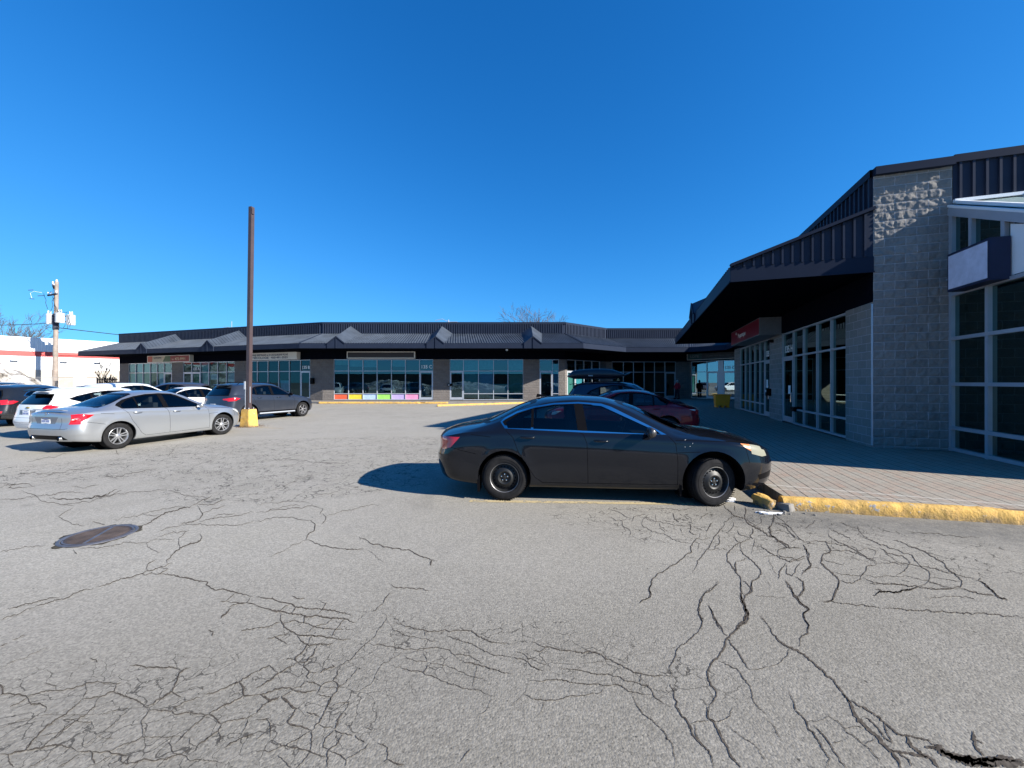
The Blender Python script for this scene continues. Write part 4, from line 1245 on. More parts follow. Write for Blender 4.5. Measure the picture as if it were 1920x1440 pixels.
b.quad(up(P0+dW*mid+e_, 3.61), up(P0+dW*(s1-.06)+e_, 3.61), up(P0+dW*(s1-.06)+e_, 4.17), up(P0+dW*mid+e_, 4.17), simple('dark_red_sign', (.24, .03, .03), .5))
b.quad(up(P0+dW*(mid-1.1)+e_, 3.61), up(P0+dW*mid+e_, 3.61), up(P0+dW*mid+e_, 4.17), up(P0+dW*(mid-.7)+e_, 4.17), simple('green_sign', (.06, .12, .06), .5))
b.build('sign_panel', fc); b = MB()
b.quad(up(P0+dW*(s0+.08)+e_, 3.61), up(P0+dW*(s0+.75)+e_, 3.61), up(P0+dW*(s0+.75)+e_, 4.17), up(P0+dW*(s0+.08)+e_, 4.17), simple('orange_red_sign', (.42, .09, .05), .5))
b.build('sign_panel', fc)
lettering(fc, 'GARDERIE', .2, ink, at_(s0+.95, 3.94, .016), dW, nW, True, 1.2)
cream = simple('cream_ink', (.6, .5, .34), .6)
lettering(fc, '450', .15, cream, at_(mid+.2, 3.78, .016), dW, nW, True, 1.2)
lettering(fc, '472-9991', .33, cream, at_(mid+.62, 3.76, .016), dW, nW, True, 1.18)
s0, s1 = hit(1291, E0, dF), hit(1393, E0, dF)
r, at_, fc = sign_box('shop_sign', E0, dF, nF, s0, s1, 3.66, 4.28, .3, simple('slate_sign', (.03, .045, .06), .5), 'dark slate sign with grey lettering over the corner shop', M['fascia_white'], .04, 0)
b = MB(); n_ = nF*.305
b.quad(up(E0+dF*(s0+.1)+n_, 3.72), up(E0+dF*(s0+1.35)+n_, 3.72), up(E0+dF*(s0+1.35)+n_, 4.22), up(E0+dF*(s0+.1)+n_, 4.22), simple('teal_sign', (.02, .085, .1), .5)); b.build('sign_panel', fc)
sgt = simple('sign_text_grey', (.2, .26, .28), .6)
lettering(fc, 'LOTE', .30, sgt, at_(s0+.3, 3.88, .014), dF, nF, True, 1.1)
lettering(fc, 'COMPTES MULTISERVICES', .17, simple('sign_text_dim', (.11, .14, .16), .6), at_(s0+1.7, 3.92, .014), dF, nF, True, 1.4)

# ------------------------------------------------------------------ the near right wing
wing = empty('shopping_building', (0, 0, 0), 0, 'near shopping wing of grey split block with deep dark canopy and glazed atrium', 'building')
pw = [F0, K2, K1, A]
evw = canopy(wing, pw, 2.97)
nU = -U; dV = -V
parapet(wing, pw, rsp=.22, rdep=.05, rw_=.05)
b = MB()
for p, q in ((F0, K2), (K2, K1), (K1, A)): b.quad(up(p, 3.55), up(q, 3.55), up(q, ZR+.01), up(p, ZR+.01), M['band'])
b.build('sign_band', wing)
# end face of the canopy over the front
Ee = A-U*2.97
b = MB()
ribs(b, up(Ee, ZE1), up(A, ZE1), up(Ee, ZE1+.02), up(A, ZR), M['metal'], sp=.22, dep=.05, w=.05, flat=.9, start=.1)
b.quad(up(Ee, ZE0)-V*.03, up(A, ZE0)-V*.03, up(A, ZE1)-V*.03, up(Ee, ZE1)-V*.03, M['cap'])
b.bar(up(Ee, ZE1+.05)-V*.04, up(A, ZR+.05)-V*.04, .16, .07, M['cap'])
b.bar(up(Ee, ZE0+.01)-V*.05, up(A, ZE0+.01)-V*.05, .04, .03, M['cap'])
b.build('canopy_gable', wing)
tH = [hit(p, A, V) for p in (1585.6, 1556.5, 1530, 1505, 1486, 1466)]
tG = [hit(p, A, V) for p in (1443, 1432, 1423, 1413.5, 1404, 1396, 1387)]
L0 = 14.5
# along the wall seen from outside the shops run from far (s=0 at K1) to near (s=14.5 at A)
sv = lambda t: L0-t
cH = sorted(sv(t) for t in tH); cG = sorted(sv(t) for t in tG)
storefront(wing, K1, dV, nU, cH, (.70, 2.60, 3.52), doors=(0,), glassm=M['shopdark'], num=(cH[0]+.13, 2.78, '135 H', .36))
storefront(wing, K1, dV, nU, cG, (.70, 2.60, 3.52), doors=(5,), glassm=M['shopdark'], num=(cG[5]+.10, 2.78, '135 G', .34))
for s0, s1 in ((0, cG[0]), (cG[-1], cH[0]), (cH[-1], L0)): pier(wing, K1, dV, s0, s1, mat=M['block_near'])
for p_, q_ in ((K2, K1), (F0, K2)):
    wb = MB(); wb.wall(p_, q_, 0, 3.55, M['block_near']); wb.build('wall', wing)
# split-face block wall with real relief (sunlight rakes along it)
def split_wall(P, d, n, L, z0, z1):
    from mathutils import noise as mn
    st = .02; nu = int(L/st)+1; nv = int((z1-z0)/st)+1; vs = []; fs = []; uv = []
    for i in range(nu):
        for k in range(nv):
            s, z = i/(nu-1)*L, z0+(z1-z0)*k/(nv-1)
            row = int(z/.2); fu = ((s+(.2 if row % 2 else 0)) % .4)/.4; fv = (z % .2)/.2
            edge = min(fu*.4, (1-fu)*.4, fv*.2, (1-fv)*.2)
            bx = int((s+(.2 if row % 2 else 0))/.4)
            q = Vector((s*1.0, row*3.1+z, bx*1.7))
            h_ = .010+.019*mn.fractal(q*7.5, .7, 2.1, 5)+.006*mn.noise(q*2.0)
            if edge < .011: h_ = 0
            else: h_ *= min(1, (edge-.011)/.02+.35)
            if i == 0 or i == nu-1: h_ = 0
            vs.append(up(P+d*s+n*h_, z)); uv.append((s, z))
    for i in range(nu-1):
        for k in range(nv-1):
            fs.append((i*nv+k, (i+1)*nv+k, (i+1)*nv+k+1, i*nv+k+1))
    b = MB(); b.add(vs, fs, M['block_near'], [[uv[j] for j in f] for f in fs]); return b
sb = split_wall(A, U, -V, 1.42, SW, ZT-.16); sb.build('block_pier', wing, smooth=60)
b = MB(); b.tube([up(A+nU*.02-V*.0, .2), up(A+nU*.02, 3.5)], .018, M['alu'], 6); b.build('downpipe', wing)
# flashing on top of the pier and the fascia to the right
b = MB()
q1 = A+U*1.42
b.add(*boxh(up(A-V*.02, ZT-.08), up(q1-V*.02, ZT-.08), -V, .18, .20), M['cap']); b.build('roof_flashing', wing)
parapet(wing, [A2+U*.01, A2+U*22], 5.66, 6.69, rsp=.22, rdep=.05, rw_=.045)
b = MB(); b.poly([up(p, 6.2) for p in (A, A+U*24, F0+U*20, F0, K2, K1)], M['metal']); b.build('roof', wing)
# inside: floor, back wall, ceiling
b = MB(); o5 = U*4.5
sf = simple('wing_floor', (.16, .15, .14), .5)
b.quad(up(A+U*.05, SW+.006), up(A+o5, SW+.006), up(K1+o5, SW+.006), up(K1+U*.05, SW+.006), sf)
b.wall(K1+o5, A+o5, SW, 3.6, simple('wing_back_wall', (.10, .11, .12), .8)); b.quad(up(A, 3.58), up(K1, 3.58), up(K1+o5, 3.58), up(A+o5, 3.58), M['dark'])
b.wall(A+U*.05+V*.1, A+o5+V*.1, SW, 3.6, M['dark']); b.wall(K1+o5-V*7, K1-V*7+U*.3, SW, 3.6, M['dark'])
for k in range(18): b.box(up(K1+U*(1+rf.random()*3)-V*(.6+rf.random()*12.5), SW+.5), (.5+rf.random()*.4, .4, .6+rf.random()*.7), rf.choice(shades), rf.random())
b.build('interior', wing)
s = L0-7.6; dormer(wing, K1+dV*s, dV, nU, 2.97)
# wing details: letter box, paper notices on doors, small lamp
b = MB(); b.box(up(K1+dV*(cG[-1]+.12)+nU*.08, 1.25), (.22, .16, .3), M['black'], math.atan2(dV.y, dV.x)); b.box(up(K1+dV*(cG[-1]+.10)+nU*.165, 1.3), (.08, .012, .1), M['white'], math.atan2(dV.y, dV.x)); b.build('intercom', wing)
b = MB(); b.box(up(K1+dV*(cH[1]-.25)+nU*.02, 1.4), (.22, .01, .3), M['white'], math.atan2(dV.y, dV.x)); b.build('door_notice', wing)
b = MB(); b.box(up(K1+dV*(cG[-1]-.25)+nU*.02, 1.6), (.22, .01, .35), M['white'], math.atan2(dV.y, dV.x)); b.build('door_notice', wing)
b = MB(); b.box(up(K1+dV*(cH[1]+.18)+nU*.02, .72), (.36, .12, .16), M['black'], math.atan2(dV.y, dV.x)); b.build('mail_slot', wing, bevel=.02)
b = MB(); b.box(up(K1+dV*(cG[-1]+.5)+nU*.08, 3.35), (.16, .14, .12), M['black']); b.build('wall_lamp', wing)
# red sign
s0, s1 = sv(hit(1371, A-U*.75, V)), sv(hit(1423.5, A-U*.75, V))
maroon = simple('maroon_sign', (.22, .012, .035), .35)
r, at_, fc = sign_box('shop_sign', K1, dV, nU, s0, s1, 3.52, 4.20, .75, maroon, 'dark red box sign with white script hanging under the near canopy', simple('sign_case_grey', (.16, .17, .19), .5), .035)
lettering(fc, 'Popavape', .30, M['white'], at_(s0+1.55, 3.76), dV, nU, True, 1.25)
b = MB(); q = at_(s0+1.2, 3.95, .014)
for a_ in (0, .9, -.9):
    e = dV*sin(a_)*.13+Vector((0, 0, cos(a_)*.13)); b.bar(q, q+e, .04, .01, M['white'])
b.build('emblem', fc)

# atrium: glazed side wall under a sloping glass roof
atr_slope = .47; za = 5.52
DE = 3.08
side = lambda t, z: up(A2-V*t, z)
topz = lambda t: za-atr_slope*t
fr = MB(); gl = MB()
zr = (SW+.05, .67, 1.63, 2.63, 3.60)
ts = (.05, 1.02, 2.05, 3.05)
for i in range(3):
    for k in range(4): gl.quad(side(ts[i], zr[k]), side(ts[i+1], zr[k]), side(ts[i+1], zr[k+1]), side(ts[i], zr[k+1]), M['shopdark'])
gl.add([side(.05, 3.6), side(1.45, 3.6), side(1.45, topz(1.45)), side(.05, topz(.05))], [(0, 1, 2, 3)], M['shopdark'])
gl.add([side(1.75, 3.6), side(DE, 3.6), side(DE, topz(DE)), side(1.75, topz(1.75))], [(0, 1, 2, 3)], M['shopdark'])
ao = gl.build('atrium_window', wing)
for t in ts: fr.add(*boxp(side(t, SW), side(t, 3.6), V, nU, .075, .14), M['alu'])
for z in zr: fr.add(*boxh(side(0, z), side(DE, z), nU, .075, .138), M['alu'])
for t, w2 in ((.06, .1), (.61, .085), (1.39, .085), (2.2, .08)): fr.add(*boxp(side(t, 3.6), side(t, topz(t)), V, nU, w2, .142), M['alu'])
fr.bar(side(0, topz(0)-.05)+nU*.01, side(DE, topz(DE)-.05)+nU*.01, .15, .17, M['alu'])
fr.bar(side(0, topz(0)+.07)+nU*.05, side(DE, topz(DE)+.07)+nU*.05, .08, .05, M['white'])
fr.build('window_frame', ao)
b = MB(); b.add([side(1.50, 3.66)+nU*.03, side(DE-.05, 3.66)+nU*.03, side(DE-.05, 4.05)+nU*.03, side(1.50, 4.62)+nU*.03], [(0, 1, 2, 3)], M['white']); b.build('white_panel', ao)
roofg = simple('fogged_roof_glass', (.2, .27, .26), .35, 0, .15, 2)
b = MB(); Wd = 16
b.add([side(0, topz(0)+.12)+nU*.03, side(DE, topz(DE)+.12)+nU*.03, side(DE, topz(DE)+.12)+U*Wd, side(0, topz(0)+.12)+U*Wd], [(0, 1, 2, 3)], roofg)
b.build('atrium_roof', wing)
b = MB()
for k in range(15):
    b.bar(side(0, topz(0)+.15)+U*(k*1.1+.05), side(DE, topz(DE)+.15)+U*(k*1.1+.05), .06, .07, M['white'])
b.bar(side(0, za+.15)-V*.05, side(0, za+.15)+U*Wd-V*.05, .08, .07, M['white'])
b.build('roof_bar', wing)
b = MB(); p = side(DE, 0)
for z in (SW, 1.63, 2.9, topz(DE)): b.add(*boxh(up(p, z), up(p+U*Wd, z), -V, .08, .12), M['alu'])
for k in range(15): b.add(*boxp(up(p+U*k*1.1, SW), up(p+U*k*1.1, topz(DE)), U, -V, .07, .12), M['alu'])
b.quad(up(p, SW), up(p+U*Wd, SW), up(p+U*Wd, topz(DE)), up(p, topz(DE)), M['shopdark'])
b.quad(up(A2+U*.1, SW), up(A2+U*Wd, SW), up(A2+U*Wd, 5.66), up(A2+U*.1, 5.66), M['dark'])
b.build('atrium_front', wing)
b = MB(); b.bar(side(.0, 3.95)+nU*.10, side(.5, 3.95)+nU*.10, .03, .03, M['alu']); b.build('sign_arm', wing)
# projecting blank sign box
navyb = simple('navy_sign_case', (.006, .012, .045), .6)
bl = empty('blank_sign', (0, 0, 0), 0, 'blank pale lightbox sign in a navy case on the glazed atrium', 'sign')
b = MB(); c = A2+nU*.20; b.add(*boxh(up(c-V*.47, 3.99), up(c-V*1.54, 3.99), nU, .80, .3), navyb); b.build('sign_case', bl)
b = MB(); o = nU*.354; b.quad(up(A2-V*.50+o, 3.64), up(A2-V*1.50+o, 3.64), up(A2-V*1.50+o, 4.34), up(A2-V*.50+o, 4.34), simple('lilac_white_face', (.62, .63, .75), .3)); b.build('sign_face', bl)

# ------------------------------------------------------------------ white industrial building behind, left
ind = empty('industrial_building', (0, 0, 0), 0, 'white corrugated warehouse with a red stripe behind the utility pole', 'building')
I0 = Vector((-51.9, 43.0, 0)); dI = Vector((.58, .81, 0)).normalized(); nI = Vector((dI.y, -dI.x, 0))
ia, ib = I0-dI*30, I0+dI*34
whitew = simple('white_cladding', (.70, .71, .72), .5, 0, .03, 1)
b = MB()
ribs(b, up(ia, 5.0), up(ib, 5.0), up(ia, 6.5), up(ib, 6.5), whitew, sp=.3, dep=.02, w=.08)
ribs(b, up(ia, 3.0), up(ib, 3.0), up(ia, 4.45), up(ib, 4.45), whitew, sp=.3, dep=.02, w=.08)
b.build('cladding', ind)
b = MB(); b.quad(up(ia, 4.45)+nI*.02, up(ib, 4.45)+nI*.02, up(ib, 5.0)+nI*.02, up(ia, 5.0)+nI*.02, simple('red_stripe', (.48, .05, .045), .5)); b.build('stripe', ind)
b = MB(); b.wall(ia+nI*.04, ib+nI*.04, 0, 3.0, block_mat('beige_block', (.42, .38, .33), (.39, .36, .31), (.33, .31, .28), .2)); b.build('wall', ind)
s = hit(138, I0, dI); s2 = hit(162, I0, dI)
b = MB(); b.quad(up(I0+dI*s+nI*.06, 0), up(I0+dI*s2+nI*.06, 0), up(I0+dI*s2+nI*.06, 2.85), up(I0+dI*s+nI*.06, 2.85), whitew); b.build('garage_door', ind)
b = MB(); b.add([up(ia, 6.5), up(ib, 6.5), up(ib-nI*25, 6.5), up(ia-nI*25, 6.5)], [(0, 1, 2, 3)], whitew); b.wall(ib, ib-nI*25, 0, 6.5, whitew); b.build('roof', ind)
for px in (27, 183, 120):
    s = hit(px, I0, dI); b = MB(); c = up(I0+dI*s+nI*.2, 4.0); b.box(c, (.5, .35, .14), M['alu'], math.atan2(dI.y, dI.x)); b.build('wall_lamp', ind)
# ------------------------------------------------------------------ lamp post without its lamp
pp = G(467, 800); rz = R(-14)
lp = empty('lamp_post', pp, rz, 'tall brown square lamp post without a lamp on a yellow concrete base', 'lamp post')
b = MB(); b.box((0, 0, .31), (.44, .44, .70), M['curb'], top=.80); o = b.build('concrete_base', lp, bevel=.02)
brownp = simple('brown_post', (.050, .034, .036), .5, 0, .15, 3)
b = MB(); w2 = .072
vs = [];
for z, dx in ((.62, -.02), (8.22, .12)):
    for x, y in ((-w2, -w2), (w2, -w2), (w2, w2), (-w2, w2)): vs.append((x+dx*cos(rz), y-dx*sin(rz)*0, z))
b.add(vs, [(0, 3, 2, 1), (4, 5, 6, 7), (0, 1, 5, 4), (1, 2, 6, 5), (2, 3, 7, 6), (3, 0, 4, 7)], brownp); b.build('post', lp, bevel=.008)
b = MB(); b.box((0, 0, .665), (.26, .26, .012), brownp); 
for x in (-.1, .1):
    for y in (-.1, .1): b.lathe([(.014, .67), (.014, .71), (.001, .715)], M['alu'], 6, Matrix.Translation((x, y, 0)))
b.build('base_plate', lp)
b = MB(); b.tube([(-.1, -.06, .66), (-.1, -.06, 1.25), (-.09, -.06, 1.4)], .018, M['alu'], 8); b.box((-.105, -.06, 1.55), (.05, .09, .3), M['alu']); b.build('conduit', lp)
b = MB(); b.tube([(.1, -.05, .9), (.1, -.05, 1.5)], .012, M['alu'], 6); b.build('conduit', lp)
b = MB(); b.box((.155+.05, -.03, 8.05), (.03, .08, .22), brownp); b.build('bracket', lp)
# dry weeds round the base
rw = random.Random(3); b = MB(); dry = simple('dry_weed', (.12, .07, .035), .9)
for k in range(260):
    a = rw.random()*2*pi; r_ = .27+rw.random()*.16; x, y = cos(a)*r_, sin(a)*r_
    if k % 3 == 0: x += .35*rw.random()
    h_ = .02+rw.random()*.07; dx, dy = rw.uniform(-.06, .06), rw.uniform(-.06, .06)
    b.add([(x-.004, y, 0), (x+.004, y, 0), (x+dx, y+dy, h_)], [(0, 1, 2)], dry)
o = b.build('dry_weeds'); o.location = pp; tag(o, 'brown dry weeds round the foot of the lamp post', 'weeds', kind='stuff')

# painted stall lines, worn away in places
def worn_line(name, p, q, w, label, thresh=.5, z=.004):
    n = NB('worn_line_paint'); f = n.noise(4, 8, .75)
    tr = n.new('BsdfTransparent'); mx = n.new('MixShader')
    n.set(Base_Color=(.50, .40, .22), Roughness=.9)
    n.lk(n.ramp(f, [(thresh, 0.0), (thresh+.08, .8)]), mx.inputs[0]); n.lk(tr.outputs[0], mx.inputs[1]); n.lk(n.b.outputs[0], mx.inputs[2]); n.lk(mx.outputs[0], n.out.inputs['Surface'])
    p, q = Vector(p), Vector(q); d = (q-p).normalized(); s = Vector((-d.y, d.x, 0))*w/2
    b = MB(); b.quad(up(p-s, z), up(q-s, z), up(q+s, z), up(p+s, z), n.m); o = b.build(name); tag(o, label, 'line', 'worn painted stall lines', kind='structure')
worn_line('stall_line', (-.6, 5.56, 0), (2.5, 5.42, 0), .10, 'worn yellow stall line along the black sedan', .42)
worn_line('stall_line', (-9.4, 14.5, 0), (-8.2, 14.2, 0), .12, 'worn stall line by the lamp post base', .47)
worn_line('stall_line', (-9.2, 14.9, 0), (-6.0, 24.5, 0), .10, 'worn stall line beyond the lamp post', .56)

# manhole cover
mc = G(186, 1004)
mh = empty('manhole_cover', mc, R(20), 'rusty round manhole cover with diagonal ribs set in the asphalt', 'manhole cover')
rust = simple('rusty_iron', (.075, .058, .052), .7, .3, .45, 6, .5); iron = simple('worn_iron', (.15, .15, .165), .5, .6, .3, 8)
b = MB(); b.lathe([(.345, .0035), (.34, .010), (.315, .010), (.31, .004)], iron, 64); b.build('frame', mh, smooth=60)
b = MB(); b.lathe([(.305, .004), (.303, .009), (.275, .009), (.272, .006), (.001, .006)], rust, 64)
for k in range(-8, 9):
    y = k*.031; 
    for sgn in (-1, 1):
        h_ = math.sqrt(max(0, .262**2-y*y)); 
        if h_ > .05: b.box((sgn*h_*.52, y, .008), (h_*.9, .014, .006), rust, .0)
b.box((0, 0, .0085), (.03, .53, .006), iron); b.lathe([(.302, .0095), (.285, .0098)], iron, 64)
for a in (.3, .3+pi): b.lathe([(.012, .0102), (.001, .0102)], M['black'], 10, Matrix.Translation((.285*cos(a), .285*sin(a), 0)))
b.build('cover', mh)
b = MB(); n_ = 60; vs = []
for k in range(n_):
    t = 2*pi*k/n_; j = 1+.06*sin(5*t)+.05*sin(11*t+1)+.03*sin(23*t); vs += [(.335*cos(t), .335*sin(t), .0028), (.365*j*cos(t), .365*j*sin(t), .0028)]
b.add(vs, [(2*k, 2*k+1, (2*k+3) % (2*n_), (2*k+2) % (2*n_)) for k in range(n_)], simple('dark_grit', (.06, .055, .045), .95, 0, .4, 30)); b.build('grit_ring', mh); mh.scale = (.92, .92, 1)

# yellow bin
yb = empty('storage_bin', (12.62, 23.75, SW), R(-16), 'yellow plastic grit bin with feet at the shaded corner of the near wing', 'bin')
b = MB(); b.box((0, 0, .42), (.72, .6, .62), M['yellow'], top=1.14); b.build('body', yb, bevel=.03, smooth=40)
b = MB(); b.box((0, 0, .755), (.90, .76, .07), M['yellow']); b.build('lid', yb, bevel=.02, smooth=40)
for x in (-.29, 0, .29):
    b = MB(); b.box((x, 0, .06), (.14, .56, .12), M['yellow']); b.build('foot', yb, bevel=.01)
b = MB(); b.box((0, -.325, .42), (.5, .02, .08), M['yellow']); b.build('panel', yb)

# ------------------------------------------------------------------ utility pole, wires
ux, uy = -47.4, 41.0
upo = empty('utility_pole', (ux, uy, 0), 0, 'weathered wooden utility pole carrying three grey transformers and two crossarms', 'utility pole')
wood = simple('weathered_wood', (.27, .23, .2), .9, 0, .2, 3); dwood = simple('dark_timber', (.05, .055, .075), .8)
trf = simple('transformer_grey', (.52, .54, .56), .5, 0, .05, 2); porc = simple('porcelain', (.7, .7, .72), .3); cable = simple('black_cable', (.015, .017, .02), .6)
b = MB(); b.tube([(-.1, 0, 0), (0, 0, 6), (.1, 0, 12.1)], [.235, .19, .15], wood, 14); b.build('pole', upo, smooth=60)
b = MB(); b.tube([(.0, 0, 7.1), (.03, 0, 8.75)], [.24, .24], dwood, 12); b.build('collar', upo)
for z, l, r_ in ((11.45, (-.35, .35), (1.15, -1.05)), (10.7, (-1.05, .4), (.75, -.35))):
    b = MB(); b.bar((l[0], l[1]-.2, z), (r_[0], r_[1]-.2, z), .12, .15, dwood)
    cr = b.build('crossarm', upo)
    b = MB()
    for t in (.05, .35, .95):
        c = Vector((l[0]+(r_[0]-l[0])*t, l[1]+(r_[1]-l[1])*t-.2, z+.08)); b.lathe([(.03, 0), (.03, .1), (.08, .12), (.05, .18), (.08, .2), (.03, .28), (.001, .28)], porc, 10, Matrix.Translation(c))
    b.build('insulator', cr)
b = MB(); b.lathe([(.05, 12.1), (.09, 12.15), (.06, 12.3), (.001, 12.32)], porc, 10, Matrix.Translation((.1, 0, 0))); b.build('insulator', upo)
for x, y, w_2, z, h_ in ((-.60, -.05, .25, 8.2, 1.05), (.62, -.15, .36, 8.3, 1.0), (1.30, .25, .34, 8.15, 1.05)):
    b = MB(); b.lathe([(.001, z-h_/2), (w_2*.95, z-h_/2), (w_2, z-h_/2+.05), (w_2, z+h_/2-.08), (w_2*1.03, z+h_/2-.05), (w_2*.9, z+h_/2), (.001, z+h_/2+.05)], trf, 20, Matrix.Translation((x, y, 0)))
    tr_ = b.build('transformer', upo, smooth=40)
    b = MB()
    for dx in (-.12, .12):
        b.lathe([(.04, z+h_/2), (.04, z+h_/2+.12), (.08, z+h_/2+.16), (.04, z+h_/2+.22), (.07, z+h_/2+.26), (.02, z+h_/2+.36), (.001, z+h_/2+.36)], porc, 8, Matrix.Translation((x+dx, y, 0)))
    b.build('bushing', tr_)
b = MB(); b.bar((-.5, 0, 8.5), (1.0, .05, 8.5), .08, .1, dwood); b.bar((-.5, 0, 7.95), (1.0, .05, 7.95), .08, .1, dwood); b.build('hanger', upo)
b = MB()
ru = random.Random(5)
for (x0, z0, x1, z1) in ((-.6, 7.6, -.2, 7.3), (.6, 7.7, .2, 7.25), (1.3, 7.6, .9, 7.2), (1.7, 8.9, 1.55, 7.2), (1.6, 8.9, .6, 9.1), (.2, 9.3, .6, 8.9), (.0, 10.5, .5, 9.0), (1.9, 8.85, 1.75, 7.3), (.1, 11.4, -.2, 8.9), (-.9, 10.8, -.5, 9.2)):
    pts = [];
    for k in range(7):
        t = k/6; pts.append((x0+(x1-x0)*t+.12*sin(pi*t)*ru.uniform(-1, 1), -.3+.1*sin(pi*t), z0+(z1-z0)*t-.15*sin(pi*t)))
    b.tube(pts, .02, cable, 5)
b.tube([(-1.2, -.2, 10.9), (-1.8, -.4, 11.0), (-2.1, -.45, 10.8), (-2.0, -.4, 10.3)], .014, porc, 6)
b.build('drop_cable', upo)
for p_, q_ in (((-2.3, -.45, 11.1), (-1.9, -.35, 11.15)), ((-2.15, -.45, 10.25), (-1.75, -.4, 10.2)), ((-1.5, -.3, 10.55), (-1.0, -.2, 10.6))):
    b = MB(); b.bar(p_, q_, .05, .05, dwood); b.build('cutout_switch', upo)

def wire(p, q, sag, label, r_=.022, n=14):
    p, q = Vector(p), Vector(q); b = MB(); pts = []
    for k in range(n+1):
        t = k/n; c = p.lerp(q, t); c.z -= sag*4*t*(1-t); pts.append(c)
    b.tube(pts, r_, cable, 5); o = b.build('overhead_wire'); tag(o, label, 'wire', 'overhead wires at the utility pole')
wire((ux-.2, uy-.25, 7.75), (-78, 49, 9.6), .5, 'thick black wire running left from below the transformers', .035)
wire((ux+.3, uy-.25, 7.3), (-37, 60, 7.0), .25, 'black wire running right from the pole behind the shopping building', .04)
# ------------------------------------------------------------------ fences by the warehouse
def post_fence(p, q):
    r = empty('chain_link_fence', (0, 0, 0), 0, 'grey chain link fence in front of the warehouse wall', 'fence')
    p, q = Vector(p), Vector(q); L = (q-p).length; d = (q-p).normalized(); galv = simple('galvanised', (.3, .3, .3), .6)
    n = int(L/2.5)
    for k in range(n+1):
        c = p+d*(L*k/n); b = MB(); b.tube([c, up(c, 2.2)], .035, galv, 6); b.build('post', r)
    b = MB(); b.tube([up(p, 2.15), up(q, 2.15)], .025, galv, 6); b.build('top_rail', r)
    b = MB(); k = 0.0
    while k < L-2:
        a = p+d*k; c = p+d*(k+2.0)
        b.bar(up(a, .1), up(c, 2.1), .006, .006, galv); b.bar(up(a, 2.1), up(c, .1), .006, .006, galv); k += .13
    b.build('wire_mesh', r)
post_fence((-50.6, 39.4, 0), (-43.5, 41.35, 0))
r = empty('board_fence', (0, 0, 0), 0, 'dark vertical board fence beside the left end of the shopping building', 'fence')
p, q = Vector((-43.4, 41.3, 0)), Vector((-40.6, 40.62, 0)); d = (q-p).normalized(); b = MB(); L = (q-p).length; k = 0
dkf = simple('black_boards', (.02, .02, .022), .8)
while k < L-.1:
    c = p+d*(k+.07); b.box(up(c, 1.1), (.14, .03, 2.1 if int(k*7) % 3 else 2.0), dkf, math.atan2(d.y, d.x)); k += .235
b.build('boards', r); b = MB(); b.bar(up(p, .5), up(q, .5), .04, .1, dkf); b.bar(up(p, 1.9), up(q, 1.9), .04, .1, dkf); b.build('rail', r)

# ------------------------------------------------------------------ snow heaps
def heap(name, cx, cy, peaks, ext, label, st=.35, mat='snow'):
    from mathutils import noise as mn
    nx, ny = int(ext[0]*2/st)+1, int(ext[1]*2/st)+1; vs = []; fs = []
    for i in range(nx):
        for k in range(ny):
            x, y = cx-ext[0]+i*st, cy-ext[1]+k*st
            h_ = sum(a*math.exp(-((x-px_)/sx)**2/2-((y-py_)/sy)**2/2) for px_, py_, sx, sy, a in peaks)
            q = Vector((x*.5, y*.5, 0)); h_ *= 1+.25*mn.fractal(q, .8, 2, 5); h_ += .10*mn.fractal(q*4, .8, 2, 4)*min(1, h_)
            vs.append((x, y, h_-.12))
    for i in range(nx-1):
        for k in range(ny-1): fs.append((i*ny+k, (i+1)*ny+k, (i+1)*ny+k+1, i*ny+k+1))
    b = MB(); b.add(vs, fs, M[mat]); o = b.build(name, smooth=60); return tag(o, label, 'snow heap')
heap('snow_heap', -44, 31.5, [(-43.2, 31, 3.9, 3.0, 3.1), (-50, 33, 4, 3, 2.6)], (13, 9), 'large dirty heap of old snow behind the black cars at the left')
heap('snow_heap', -20, -26, [(-28, -26, 6, 2.5, 2.2), (-10, -26, 5, 2.2, 1.7), (8, -27, 6, 2.5, 1.5)], (42, 8), 'long dirty snow heap at the edge of the lot behind the viewer', .6)
bb = empty('reflection_building', (0, 0, 0), 0, 'low brown building added behind the viewer for the shop glass to reflect', 'building')  # unseen block added for reflections, kept low so upper panes mirror the sky
b = MB(); b.box((-10, -60, 1.9), (90, 10, 3.8), simple('brown_brick', (.13, .08, .06), .9)); b.build('wall', bb)
b = MB(); b.box((-10, -60, 3.95), (90.4, 10.4, .3), M['cap']); b.build('roof', bb)

